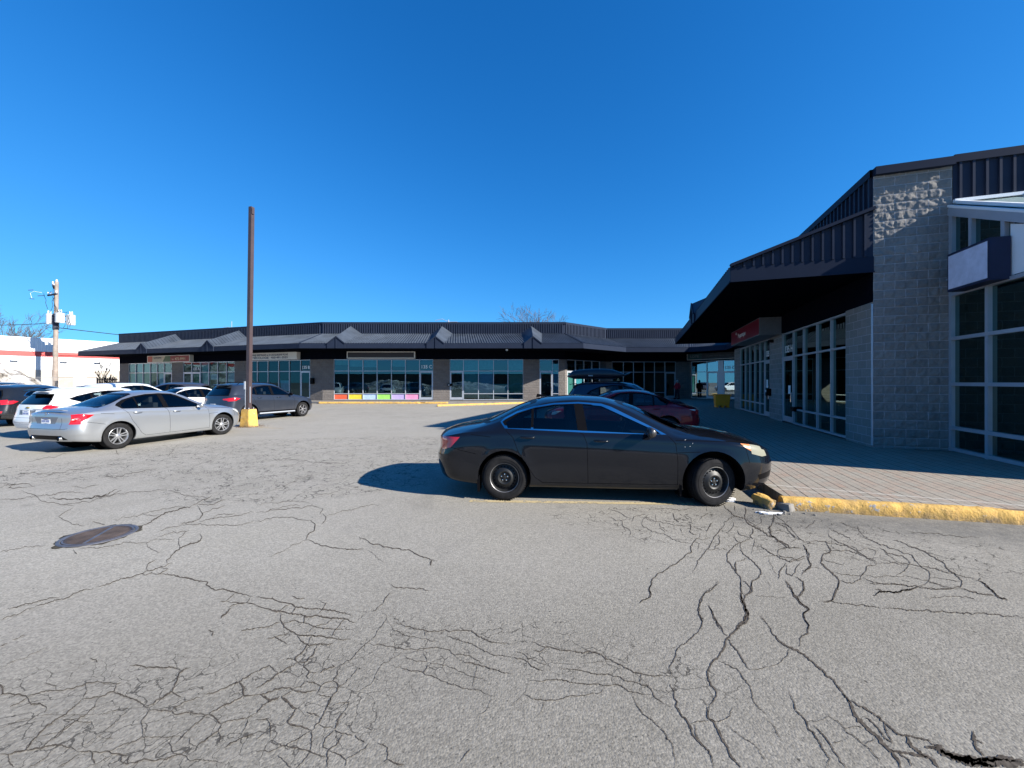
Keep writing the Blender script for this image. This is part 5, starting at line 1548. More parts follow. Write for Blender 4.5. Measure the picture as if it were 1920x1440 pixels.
# ------------------------------------------------------------------ bare trees
def bare_tree(loc, h_, label, seed, spread=.42, depth=6, group=None, fork=0, r0=None):
    rt = random.Random(seed); root = empty('bare_tree', loc, 0, label, 'tree', group); bark = M['bark']
    tb, cb = MB(), MB()
    def grow(p, d, l, r_, lev):
        n = 3; pts = [p]; rr_ = [r_]
        for k in range(n):
            d = (d+Vector((rt.uniform(-.16, .16), rt.uniform(-.16, .16), .06))).normalized(); p = p+d*l/n; pts.append(p); rr_.append(r_*(1-.35*(k+1)/n))
        (tb if lev < 2 else cb).tube(pts, rr_, bark, 7 if lev < 2 else (4 if lev < 4 else 3), cap=False)
        if lev >= depth: return
        for k in range(rt.choice((2, 3, 3)) if lev else 4):
            a = rt.random()*2*pi; t = rt.uniform(.35, 1.0); bp = pts[0].lerp(pts[-1], t) if k else pts[-1]
            s_ = spread*rt.uniform(.7, 1.5); s1 = d.orthogonal().normalized(); s2 = d.cross(s1)
            nd = (d+(s1*cos(a)+s2*sin(a))*s_*1.4).normalized(); grow(bp, nd, l*rt.uniform(.62, .82), max(.022, rr_[-1]*rt.uniform(.5, .75)), lev+1)
    grow(Vector((0, 0, 0)), Vector((0, 0, 1)), h_*.3, r0 or h_*.018, 0)
    tb.build('trunk', root); cb.build('crown', root); return root
M['bark'] = simple('grey_bark', (.11, .095, .09), .95)
bare_tree((4.0, 78, 0), 20.5, 'bare round crowned tree showing above the middle of the shopping building', 12, depth=6)
bare_tree((-80, 62, 0), 15.5, 'bare tree above the warehouse roof, nearest the pole', 21, depth=6, group='bare trees behind the warehouse')
bare_tree((-84.5, 64, 0), 15, 'bare tree above the warehouse roof, between two others', 22, depth=6, group='bare trees behind the warehouse')
bare_tree((-89, 67, 0), 20, 'bare tall tree at the left edge above the warehouse roof', 23, depth=6, group='bare trees behind the warehouse')
bare_tree((-42.9, 42.2, 0), 4.6, 'small bare shrub of upright stems behind the dark board fence', 31, spread=.3, depth=4)
# distant street poles
def far_pole(loc, h_, label, arm=False):
    r = empty('street_pole', loc, 0, label, 'pole'); b = MB(); b.tube([(0, 0, 0), (0, 0, h_)], [.12, .07], M['alu'], 8); b.build('pole', r)
    if arm:
        b = MB(); b.tube([(0, 0, h_-.3), (-.9, 0, h_+.1), (-1.9, 0, h_-.1)], .035, M['alu'], 6); b.tube([(0, 0, h_-.3), (1.2, 0, h_-.3), (1.9, 0, h_-.6)], .03, M['alu'], 6); b.build('lamp_arm', r)
far_pole((-9.0, 56, 0), 10.5, 'pale street lamp top just above the middle roof', True)
far_pole((-43.0, 60, 0), 8.6, 'distant pale pole to the right of the utility pole')
r = empty('roof_aerial', (-31.6, 44.5, 6.0), 0, 'thin roof aerial with crossbars above the left of the roof', 'aerial')
b = MB(); b.tube([(0, 0, 0), (0, 0, 2.5)], .03, M['alu'], 6); b.build('mast', r); b = MB(); b.tube([(-1, .1, 1.9), (1, -.1, 1.7)], .025, M['alu'], 5); b.tube([(-.6, .1, 1.5), (.8, -.1, 1.5)], .02, M['alu'], 5); b.build('crossbar', r)

# ------------------------------------------------------------------ the person by the shop wall
def skinned(name, parent, verts, edges, radii, mat, sub=2):
    me = bpy.data.meshes.new(name); me.from_pydata(verts, edges, []); o = bpy.data.objects.new(name, me); COL.objects.link(o)
    m = o.modifiers.new('skin', 'SKIN'); m.use_smooth_shade = True
    for i, r_ in enumerate(radii): me.skin_vertices[0].data[i].radius = r_ if isinstance(r_, tuple) else (r_, r_)
    me.skin_vertices[0].data[0].use_root = True
    o.modifiers.new('sub', 'SUBSURF').levels = sub; o.modifiers['sub'].render_levels = sub
    dg = bpy.context.evaluated_depsgraph_get(); nm = bpy.data.meshes.new_from_object(o.evaluated_get(dg))
    bpy.data.objects.remove(o); nm.materials.clear(); nm.materials.append(mat); return link(name, nm, parent, smooth=180)
pe = empty('person', (14.75, 35.2, SW), R(205), 'person in a red jacket and pale hat walking away in the shade by the shops', 'person')
skin_ = simple('skin', (.35, .2, .15), .6); jacket = simple('red_jacket', (.30, .02, .035), .8); trous = simple('dark_trousers', (.02, .022, .03), .9); hat = simple('pale_wool', (.4, .38, .36), .9)
V_ = [(0, 0, .92), (0, .09, .88), (0, .11, .50), (-.06, .11, .09), (.10, .12, .04), (0, -.09, .88), (.08, -.10, .50), (.12, -.10, .09), (.27, -.10, .05),
      (0, 0, 1.1), (0, 0, 1.34), (0, 0, 1.43), (0, 0, 1.49), (.02, 0, 1.56), (.02, 0, 1.63), (0, .18, 1.34), (-.02, .24, 1.08), (.06, .25, .86), (0, -.18, 1.34), (.04, -.24, 1.08), (.14, -.24, .88)]
E_ = [(0, 1), (1, 2), (2, 3), (3, 4), (0, 5), (5, 6), (6, 7), (7, 8), (0, 9), (9, 10), (10, 11), (11, 12), (12, 13), (13, 14), (10, 15), (15, 16), (16, 17), (10, 18), (18, 19), (19, 20)]
Rr = [(.13, .15), .10, .07, .05, .045, .10, .07, .05, .045, (.12, .15), (.11, .16), .06, .06, .095, .075, .06, .045, .035, .06, .045, .035]
bd = skinned('body', pe, V_, E_, Rr, skin_)
for i, pts, rad, nm, mt in ((0, [(0, .09, .93), (0, .11, .5), (-.06, .11, .12)], [.12, .085, .075], 'trousers', trous), (1, [(0, -.09, .93), (.08, -.10, .5), (.12, -.10, .12)], [.12, .085, .075], 'trousers', trous)):
    b = MB(); b.tube(pts, rad, mt, 12); b.build(nm, pe, smooth=60)
for y0, pts in ((.11, [(-.10, .11, .06), (.12, .12, .05)]), (-.1, [(.08, -.10, .06), (.29, -.10, .05)])):
    b = MB(); b.tube(pts, [.055, .05], M['black'], 10); b.build('shoe', pe, smooth=60)
Vj = [(0, 0, .80), (0, 0, 1.0), (0, 0, 1.2), (0, 0, 1.36), (0, 0, 1.45), (0, .19, 1.35), (-.02, .27, 1.08), (.06, .28, .90), (0, -.19, 1.35), (.04, -.27, 1.08), (.13, -.27, .92)]
skinned('jacket', pe, Vj, [(0, 1), (1, 2), (2, 3), (3, 4), (3, 5), (5, 6), (6, 7), (3, 8), (8, 9), (9, 10)], [(.19, .22), (.18, .21), (.165, .2), (.13, .19), .075, .085, .07, .055, .085, .07, .055], jacket)
b = MB(); b.lathe([(.001, 1.715), (.05, 1.705), (.09, 1.66), (.108, 1.60), (.105, 1.56), (.10, 1.55)], hat, 18, Matrix.Translation((.01, 0, 0))); b.build('hat', pe, smooth=60)
b = MB(); b.box((-.17, 0, 1.18), (.14, .28, .36), simple('dark_bag', (.03, .03, .05), .8)); b.build('rucksack', pe, bevel=.05, smooth=60)
# ------------------------------------------------------------------ the parked cars
PHI = lambda th: R(90)-R(th)          # heading given clockwise from the view direction
def place(sp, wheel_xy, phi, **kw):
    """wheel_xy = where the rear right tyre meets the ground"""
    k = sp['W']-.12
    loc = Vector((wheel_xy[0]-sin(phi)*k, wheel_xy[1]+cos(phi)*k, 0))
    return make_car(sp, loc=loc, heading=phi, **kw)

accord = dict(sedan, paint=black_paint, trim='chrome', rim='steel', steer=R(17), seat=M['seatg'],
              mirror_mat=paint('worn_mirror_paint', (.02, .02, .022), 0, .3, .9), tw=.215)
c1 = place(accord, (-.10, 5.66), R(-5.2), label='dirty black sedan on plain black steel wheels, nose over the broken yellow kerb', cat='car', group='parked cars')
def lx(sp, x): return x-sp['ar']
# mud flaps, aerial fin, wipers
for axx in (.73, 3.50):
    for sd in (-1, 1):
        b = MB(); b.prism([(axx-1.1-.02, sd*.90, .33), (axx-1.1+.02, sd*.90, .36), (axx-1.1+.015, sd*.90, .13), (axx-1.1-.01, sd*.90, .12)], (0, -sd*.2, 0), M['black']); b.build('mud_flap', c1)
b = MB(); b.prism([(.42, -.012, 1.43), (.60, -.012, 1.455), (.44, -.012, 1.49)], (0, .024, 0), M['black']); b.build('aerial', c1)
b = MB()
b.tube([(2.62, -.62, 1.0), (2.50, -.3, 1.065), (2.42, 0, 1.10)], .009, M['black'], 6)
b.tube([(2.66, .1, 1.0), (2.50, .35, 1.065), (2.40, .6, 1.07)], .009, M['black'], 6); b.build('wiper', c1)

# droppings and chips on the front wing
rs = random.Random(8)
for k in range(5):
    x_, z_ = 2.35+rs.random()*.45, .80+rs.random()*.10; s_ = rs.uniform(.003, .006)
    b = MB(); b.box((x_, -.905-.004, z_), (s_*1.2, .006, s_*rs.uniform(.8, 1.8)), M['white'], rs.random()); b.build('bird_dropping', c1)
merc = scaled(sedan, kx=4.60/4.90, kz=.985, W=.885, paint=silver_paint, rim='twin', R=.325, ar=.94, af=3.70, arr=.365, arf=.38, Dr=.42, nr=3.2,
    rear_lamps=[('tail_light', M['red_lamp'], [(.88, .93), (.74, .92), (.66, .69), (.88, .69)]), ('tail_light', M['clear_lamp'], [(.86, .835), (.72, .825), (.71, .79), (.86, .795)])],
    side_lamps=[('tail_light', M['red_lamp'], [(-.05, .93), (.25, .925), (.46, .895), (.30, .80), (.16, .71), (-.05, .69)]), ('headlight', M['clear_lamp'], [(4.05, .80), (4.7, .74), (4.7, .62), (4.3, .66)])],
    rear_panels=[(M['greywheel'], [(-.40, .86), (.40, .86), (.30, .70), (-.30, .70)]), (M['black'], [(-.62, .33), (.62, .33), (.50, .43), (-.50, .43)])],
    rear_seams=[[(-.66, .60), (-.60, .585), (.60, .585), (.66, .60)], [(-.5, .58), (-.49, .83)], [(.5, .58), (.49, .83)]],
    top=[(0, .93), (.10, 1.0), (.45, 1.055), (.70, 1.075), (1.15, 1.29), (1.5, 1.41), (1.95, 1.448), (2.4, 1.43), (2.75, 1.34), (3.45, .99), (3.9, .95), (4.3, .88), (4.5, .80), (4.6, .72)],
    belt=[(0, .90), (.5, .975), (1.1, .985), (1.6, .965), (2.3, .93), (3.2, .895), (3.8, .85), (4.3, .79), (4.6, .68)],
    railz=[(0, .91), (.55, 1.0), (.9, 1.08), (1.2, 1.22), (1.5, 1.33), (1.8, 1.38), (2.1, 1.385), (2.45, 1.345), (2.75, 1.22), (3.0, 1.08), (3.3, .925), (3.9, .88), (4.3, .82), (4.6, .70)],
    steer=R(-12), seat=M['seatg'], mirror_mat=silver_paint, carshade=0)
merc['handle_mat'] = silver_paint
c2 = place(merc, (-9.95, 9.92), PHI(13.5), label='silver sedan with split spoke alloy wheels parked nearest in the left row', cat='car', group='parked cars')
plate(c2, -.94+.05, .775)
b = MB(); b.lathe([(.045, 0), (.04, .006)], M['chrome'], 24, Matrix.Translation((-.94+.055, 0, .93)) @ Matrix.Rotation(R(-80), 4, 'Y'))
for k in range(3):
    a = 2*pi*k/3; b.bar((-.892, 0, .93), (-.892, sin(a)*.04, .93+cos(a)*.04), .007, .007, M['chrome'])
b.build('emblem', c2)
b = MB(); b.prism([(-.80, -.55, 1.0), (-.80, .55, 1.0), (-.87, .5, 1.02), (-.87, -.5, 1.02)], (0, 0, .012), silver_paint); b.build('spoiler', c2)
for yy in (-.45, .45):
    b = MB(); b.lathe([(.045, 0), (.05, .01), (.05, .12), (.04, .12), (.04, .01)], M['chrome'], 20, Matrix.Translation((-.92, yy, .36)) @ Matrix.Rotation(R(90), 4, 'Y')); b.build('exhaust', c2, smooth=50)

# crossover template
suv = dict(L=4.48, W=.925, ar=.92, af=3.59, R=.345, arr=.40, arf=.41, tw=.225, rt=.05,
    top=[(0, 1.50), (.10, 1.56), (.5, 1.615), (1.3, 1.65), (2.1, 1.645), (2.55, 1.58), (3.35, 1.10), (3.9, 1.02), (4.25, .93), (4.48, .80)],
    belt=[(0, 1.12), (.6, 1.11), (1.4, 1.08), (2.4, 1.04), (3.1, 1.00), (3.7, .94), (4.2, .84), (4.48, .74)],
    railz=[(0, 1.46), (.5, 1.535), (1.3, 1.565), (2.0, 1.55), (2.4, 1.46), (3.08, 1.06), (3.7, .97), (4.2, .87), (4.48, .76)],
    raily=[(0, .60), (.5, .64), (1.4, .65), (2.2, .65), (2.8, .71), (3.2, .80), (4.48, .76)],
    belty=[(0, .82), (.8, .865), (3.2, .87), (4.48, .85)],
    bot=[(0, .36), (.5, .27), (1.3, .24), (3.3, .24), (4.0, .25), (4.48, .32)],
    xr=[(.25, .14), (.38, .04), (.55, .0), (.68, .02), (.80, .06), (1.0, .09), (1.15, .14), (1.45, .36), (1.6, .42)], fr=1.7,
    xf=[(.2, .14), (.36, .03), (.6, .0), (.75, .06), (.9, .16), (1.1, .3)], ff=1.0,
    Dr=.42, nr=3.0, Df=.75, nf=2.6,
    dlo=[(.80, 1.20), (.95, 1.33), (1.3, 1.475), (1.7, 1.53), (2.1, 1.525), (2.4, 1.435), (2.75, 1.24), (3.05, 1.05), (2.2, 1.075), (1.3, 1.115)],
    wins=[[(.88, 1.20), (.99, 1.31), (1.24, 1.42), (1.24, 1.15)], [(1.30, 1.445), (1.7, 1.495), (1.93, 1.495), (1.97, 1.11), (1.30, 1.14)], [(2.05, 1.49), (2.12, 1.488), (2.38, 1.405), (2.72, 1.22), (2.93, 1.08), (2.09, 1.105)]],
    seams=[[(2.0, 1.08), (2.05, .9), (2.06, .36)], [(3.02, 1.04), (3.12, .85), (3.12, .36)], [(.98, 1.13), (1.1, 1.0), (1.2, .8), (1.42, .42)], [(1.42, .38), (2.06, .36), (3.12, .36)], [(.45, .96), (.75, .98)]],
    side_lamps=[('tail_light', M['red_lamp'], [(-.05, 1.00), (.40, 1.03), (.55, .99), (.35, .90), (-.05, .86)]), ('headlight', M['clear_lamp'], [(4.0, .90), (4.5, .84), (4.5, .72), (4.25, .76)])],
    rear_lamps=[('tail_light', M['red_lamp'], [(.90, 1.02), (.50, .985), (.50, .94), (.90, .88)]), ('reflector', M['red_lamp'], [(.80, .60), (.52, .60), (.54, .52), (.78, .53)])],
    rear_panels=[(M['black'], [(-.78, .46), (.78, .46), (.70, .30), (-.70, .30)])],
    rear_seams=[[(-.68, .66), (.68, .66)]],
    wscreen=[(-.68, 1.10), (.68, 1.10), (.64, 1.25), (.55, 1.52), (.42, 1.575), (-.42, 1.575), (-.55, 1.52), (-.64, 1.25)], wsx=(2.2, 3.6),
    rscreen=[(-.70, 1.10), (.70, 1.10), (.66, 1.25), (.54, 1.44), (-.54, 1.44), (-.66, 1.25)], rsx=(-.1, .9),
    mirror=(2.85, 1.12), handles=[(1.38, 1.0), (2.30, .985)], cabin=2.0, hip=.66, paint=None, rearglass=M['carglass_dark'], darkx=1.4,
    side_panels=[(M['black'], [(1.32, .30), (3.2, .30), (3.2, .40), (1.32, .40)])])
def spoiler(car, ar, x, z, w, mat, l=.22):
    b = MB(); b.prism([(x-ar, -w, z), (x-ar+l, -w, z+.035), (x-ar+l, -w, z+.06), (x-ar-.02, -w, z+.02)], (0, 2*w, 0), mat); b.build('spoiler', car, bevel=.008, smooth=50)
def rails(car, x0, x1, y, z, mat):
    for sd in (-1, 1):
        b = MB(); b.tube([(x0, sd*y, z-.03), (x0+.1, sd*y, z+.03), ((x0+x1)/2, sd*y, z+.045), (x1-.1, sd*y, z+.02), (x1, sd*y, z-.04)], .014, mat, 8); b.build('roof_rail', car, smooth=60)
tuc = dict(suv, paint=grey_paint, rim='dark', R=.35, steer=R(4), mirror_mat=M['black'])
c3 = place(tuc, (-11.22, 16.75), PHI(21), label='dusty grey crossover parked beyond the lamp post', cat='car', group='parked cars')
plate(c3, -.92+.03, .70); spoiler(c3, .92, .28, 1.52, .52, grey_paint); rails(c3, -.3, 1.35, .60, 1.61, M['black'])
b = MB(); b.box((-.92+.10, 0, .93), (.02, .12, .05), M['chrome']); b.build('emblem', c3)
for yy in (-1, 1):
    b = MB(); b.box((1.33, yy*.915, .315), (1.75, .03, .05), M['alu']); b.build('sill_trim', c3)
# white hatchback
hat_ = scaled(suv, kx=4.25/4.48, kz=.92, W=.865, paint=white_paint_c, rim='five', R=.32, ar=.78, af=3.35, arr=.37, arf=.37, tw=.2,
    rear_lamps=[('tail_light', M['red_lamp'], [(.88, 1.02), (.62, 1.0), (.55, .92), (.58, .89), (.88, .90)]), ('tail_light', M['clear_lamp'], [(.88, .895), (.60, .885), (.64, .74), (.88, .76)])],
    side_lamps=[('tail_light', M['red_lamp'], [(-.05, 1.02), (.22, 1.0), (.38, .96), (.3, .91), (-.05, .89)]), ('tail_light', M['clear_lamp'], [(-.05, .888), (.2, .9), (.12, .8), (-.05, .76)]), ('headlight', M['clear_lamp'], [(3.8, .83), (4.3, .78), (4.3, .68), (4.0, .70)])],
    rear_panels=[(M['greywheel'], [(-.36, .86), (.36, .86), (.33, .72), (-.33, .72)])], rear_seams=[[(-.74, .64), (.74, .64)], [(-.7, .5), (.7, .5)]], side_panels=[],
    dlo=[(.58, 1.17), (.80, 1.26), (1.2, 1.36), (1.6, 1.41), (2.0, 1.405), (2.3, 1.32), (2.6, 1.14), (2.88, .97), (2.1, .98), (1.3, 1.01), (.9, 1.05)],
    wins=[[(.66, 1.16), (.85, 1.25), (1.12, 1.315), (1.12, 1.05), (.9, 1.08)], [(1.18, 1.33), (1.6, 1.375), (1.83, 1.375), (1.86, 1.02), (1.18, 1.045)], [(1.94, 1.37), (2.0, 1.368), (2.26, 1.29), (2.56, 1.12), (2.78, 1.0), (1.97, 1.01)]])
c4 = place(hat_, (-13.18, 11.95), PHI(15), label='white hatchback parked just left of the silver sedan', cat='car', group='parked cars')
plate(c4, -.78+.055, .775); spoiler(c4, .78, .20, 1.40, .52, M['black'], .16)
b = MB(); b.box((-.78+.085, 0, .93), (.02, .15, .025), simple('gold_badge', (.4, .3, .1), .3, .8)); b.box((-.78+.085, 0, .93), (.022, .06, .05), simple('gold_badge', (.4, .3, .1), .3, .8)); b.build('emblem', c4)
# white estate
wsuv = scaled(suv, kx=4.75/4.48, kz=.985, W=.92, paint=white_paint_c, rim='five', side_panels=[],
    wins=[[(.95, 1.2), (1.05, 1.31), (1.32, 1.41), (1.32, 1.15)], [(1.40, 1.425), (1.8, 1.475), (2.06, 1.475), (2.1, 1.10), (1.40, 1.13)], [(2.18, 1.465), (2.28, 1.46), (2.52, 1.385), (2.88, 1.2), (3.08, 1.075), (2.22, 1.09)]])
c5 = place(wsuv, (-19.75, 19.6), PHI(20), label='white estate crossover seen over the roof of the silver sedan', cat='car', group='parked cars')
# small white sedan
wsed = scaled(sedan, kx=4.55/4.90, kz=.99, W=.88, paint=white_paint_c, rim='five', steer=0)
c6 = place(wsed, (-14.55, 17.2), PHI(20), label='white sedan tucked between the silver sedan and the grey crossover', cat='car', group='parked cars')
# dark crossover facing the other way
dsuv = scaled(suv, kx=4.7/4.48, kz=1.0, W=.93, paint=plum_paint, rim='five', side_panels=[])
c7 = make_car(dsuv, loc=Vector((-20.3, 25.3, 0)), heading=R(196), label='dark grey crossover behind the white cars, its tail to the right', cat='car', group='parked cars')
# two black cars at the left edge
bs1 = scaled(suv, kx=4.6/4.48, kz=.955, W=.92, paint=dark_paint, rim='five', side_panels=[], trim='chrome')
c8 = place(bs1, (-18.7, 15.2), PHI(-8), label='black crossover at the left edge beside the white hatchback', cat='car', group='parked cars')
bs2 = scaled(suv, kx=4.8/4.48, kz=1.01, W=.95, paint=dark_paint, rim='five', side_panels=[])
c9 = place(bs2, (-23.6, 17.6), PHI(6), label='second black car whose roof shows behind the black crossover', cat='car', group='parked cars')
rails(c9, -.3, 1.5, .60, 1.62, M['alu'])
# maroon sedan, tail to the right
cor = scaled(sedan, kx=4.62/4.90, kz=.985, W=.89, paint=red_paint, rim='five',
    rear_lamps=[('tail_light', M['red_lamp'], [(.86, .90), (.45, .86), (.48, .76), (.86, .74)])],
    side_lamps=[('tail_light', M['clear_lamp'], [(-.05, .90), (.44, .885), (.30, .845), (-.05, .845)]), ('tail_light', M['red_lamp'], [(-.05, .843), (.30, .843), (.2, .76), (-.05, .71)]), ('headlight', M['clear_lamp'], [(4.1, .8), (4.7, .75), (4.7, .64), (4.3, .68)])])
c10 = make_car(cor, loc=Vector((4.65, 12.3, 0)), heading=R(180-9), label='maroon sedan in shade behind the black sedan, its tail towards the shops', cat='car', group='parked cars')
plate(c10, -1.04+.045, .74)
# navy car with roof box
nsuv = scaled(suv, kx=4.72/4.48, kz=1.02, W=.93, paint=navy_paint, rim='five', side_panels=[])
c11 = make_car(nsuv, loc=Vector((3.05, 15.6, 0)), heading=R(-10), label='navy crossover with a roof box parked beyond the maroon sedan', cat='car', group='parked cars')
spoiler(c11, .95, .20, 1.57, .55, navy_paint, .28); rails(c11, -.3, 1.6, .62, 1.65, M['black'])
b = MB()
for x in (.15, 1.15): b.bar((x, -.62, 1.75), (x, .62, 1.75), .07, .03, M['black'])
b.build('roof_bar', c11)
rbx = empty('roof_box', Vector((3.05, 15.6, 0)), R(-10), 'long black roof box on top of the navy crossover', 'roof box')
bxm = simple('box_black', (.012, .014, .022), .35)
def boxshell(name, zlo, zhi, mat):
    b = MB(); xs_ = np.linspace(-.85, 1.55, 25); rings = []; n = 20
    for x in xs_:
        t = (x+.85)/2.4; w_ = .40*min(1, (min(t, 1-t)*14+.12))**.35*(1-.25*max(0, t-.6)); 
        hi = (.28+.13*sin(pi*min(1, t*1.05))**.7)*min(1, (min(t*9, (1-t)*3.0)+.18))**.6; lo = .20*max(0, (t-.72)/.28)**1.4+.08*max(0, (.12-t)/.12)
        hi = max(hi, lo+.06); mid_ = lo+(hi-lo)*.45
        for k in range(n):
            a = 2*pi*k/n; c_2, s_2 = cos(a), sin(a); yy = w_*math.copysign(abs(c_2)**.55, c_2); zz = math.copysign(abs(s_2)**.7, s_2)
            b.v.append((x, yy, 1.79+(mid_+(hi-mid_)*zz if zz > 0 else mid_+(mid_-lo)*zz)))
    k0 = b.mi(mat)
    for i in range(24):
        for k in range(n): b.f.append([i*n+k, i*n+(k+1) % n, (i+1)*n+(k+1) % n, (i+1)*n+k]); b.m.append(k0); b.uv.append(None)
    b.f.append(list(reversed(range(n)))); b.m.append(k0); b.uv.append(None); b.f.append(list(range(24*n, 25*n))); b.m.append(k0); b.uv.append(None)
    return b.build(name, rbx, smooth=60)
boxshell('shell', 0, 1, bxm)
t = text('THULE', .06, M['white'], .004, True); t.parent = rbx; t.location = (-.05, -.415, 1.90); t.rotation_euler = (R(90), 0, 0); t.name = 'lettering'
for x in (.15, 1.15):
    b = MB(); b.box((x, 0, 1.80), (.08, .5, .05), M['black']); b.build('clamp', rbx)
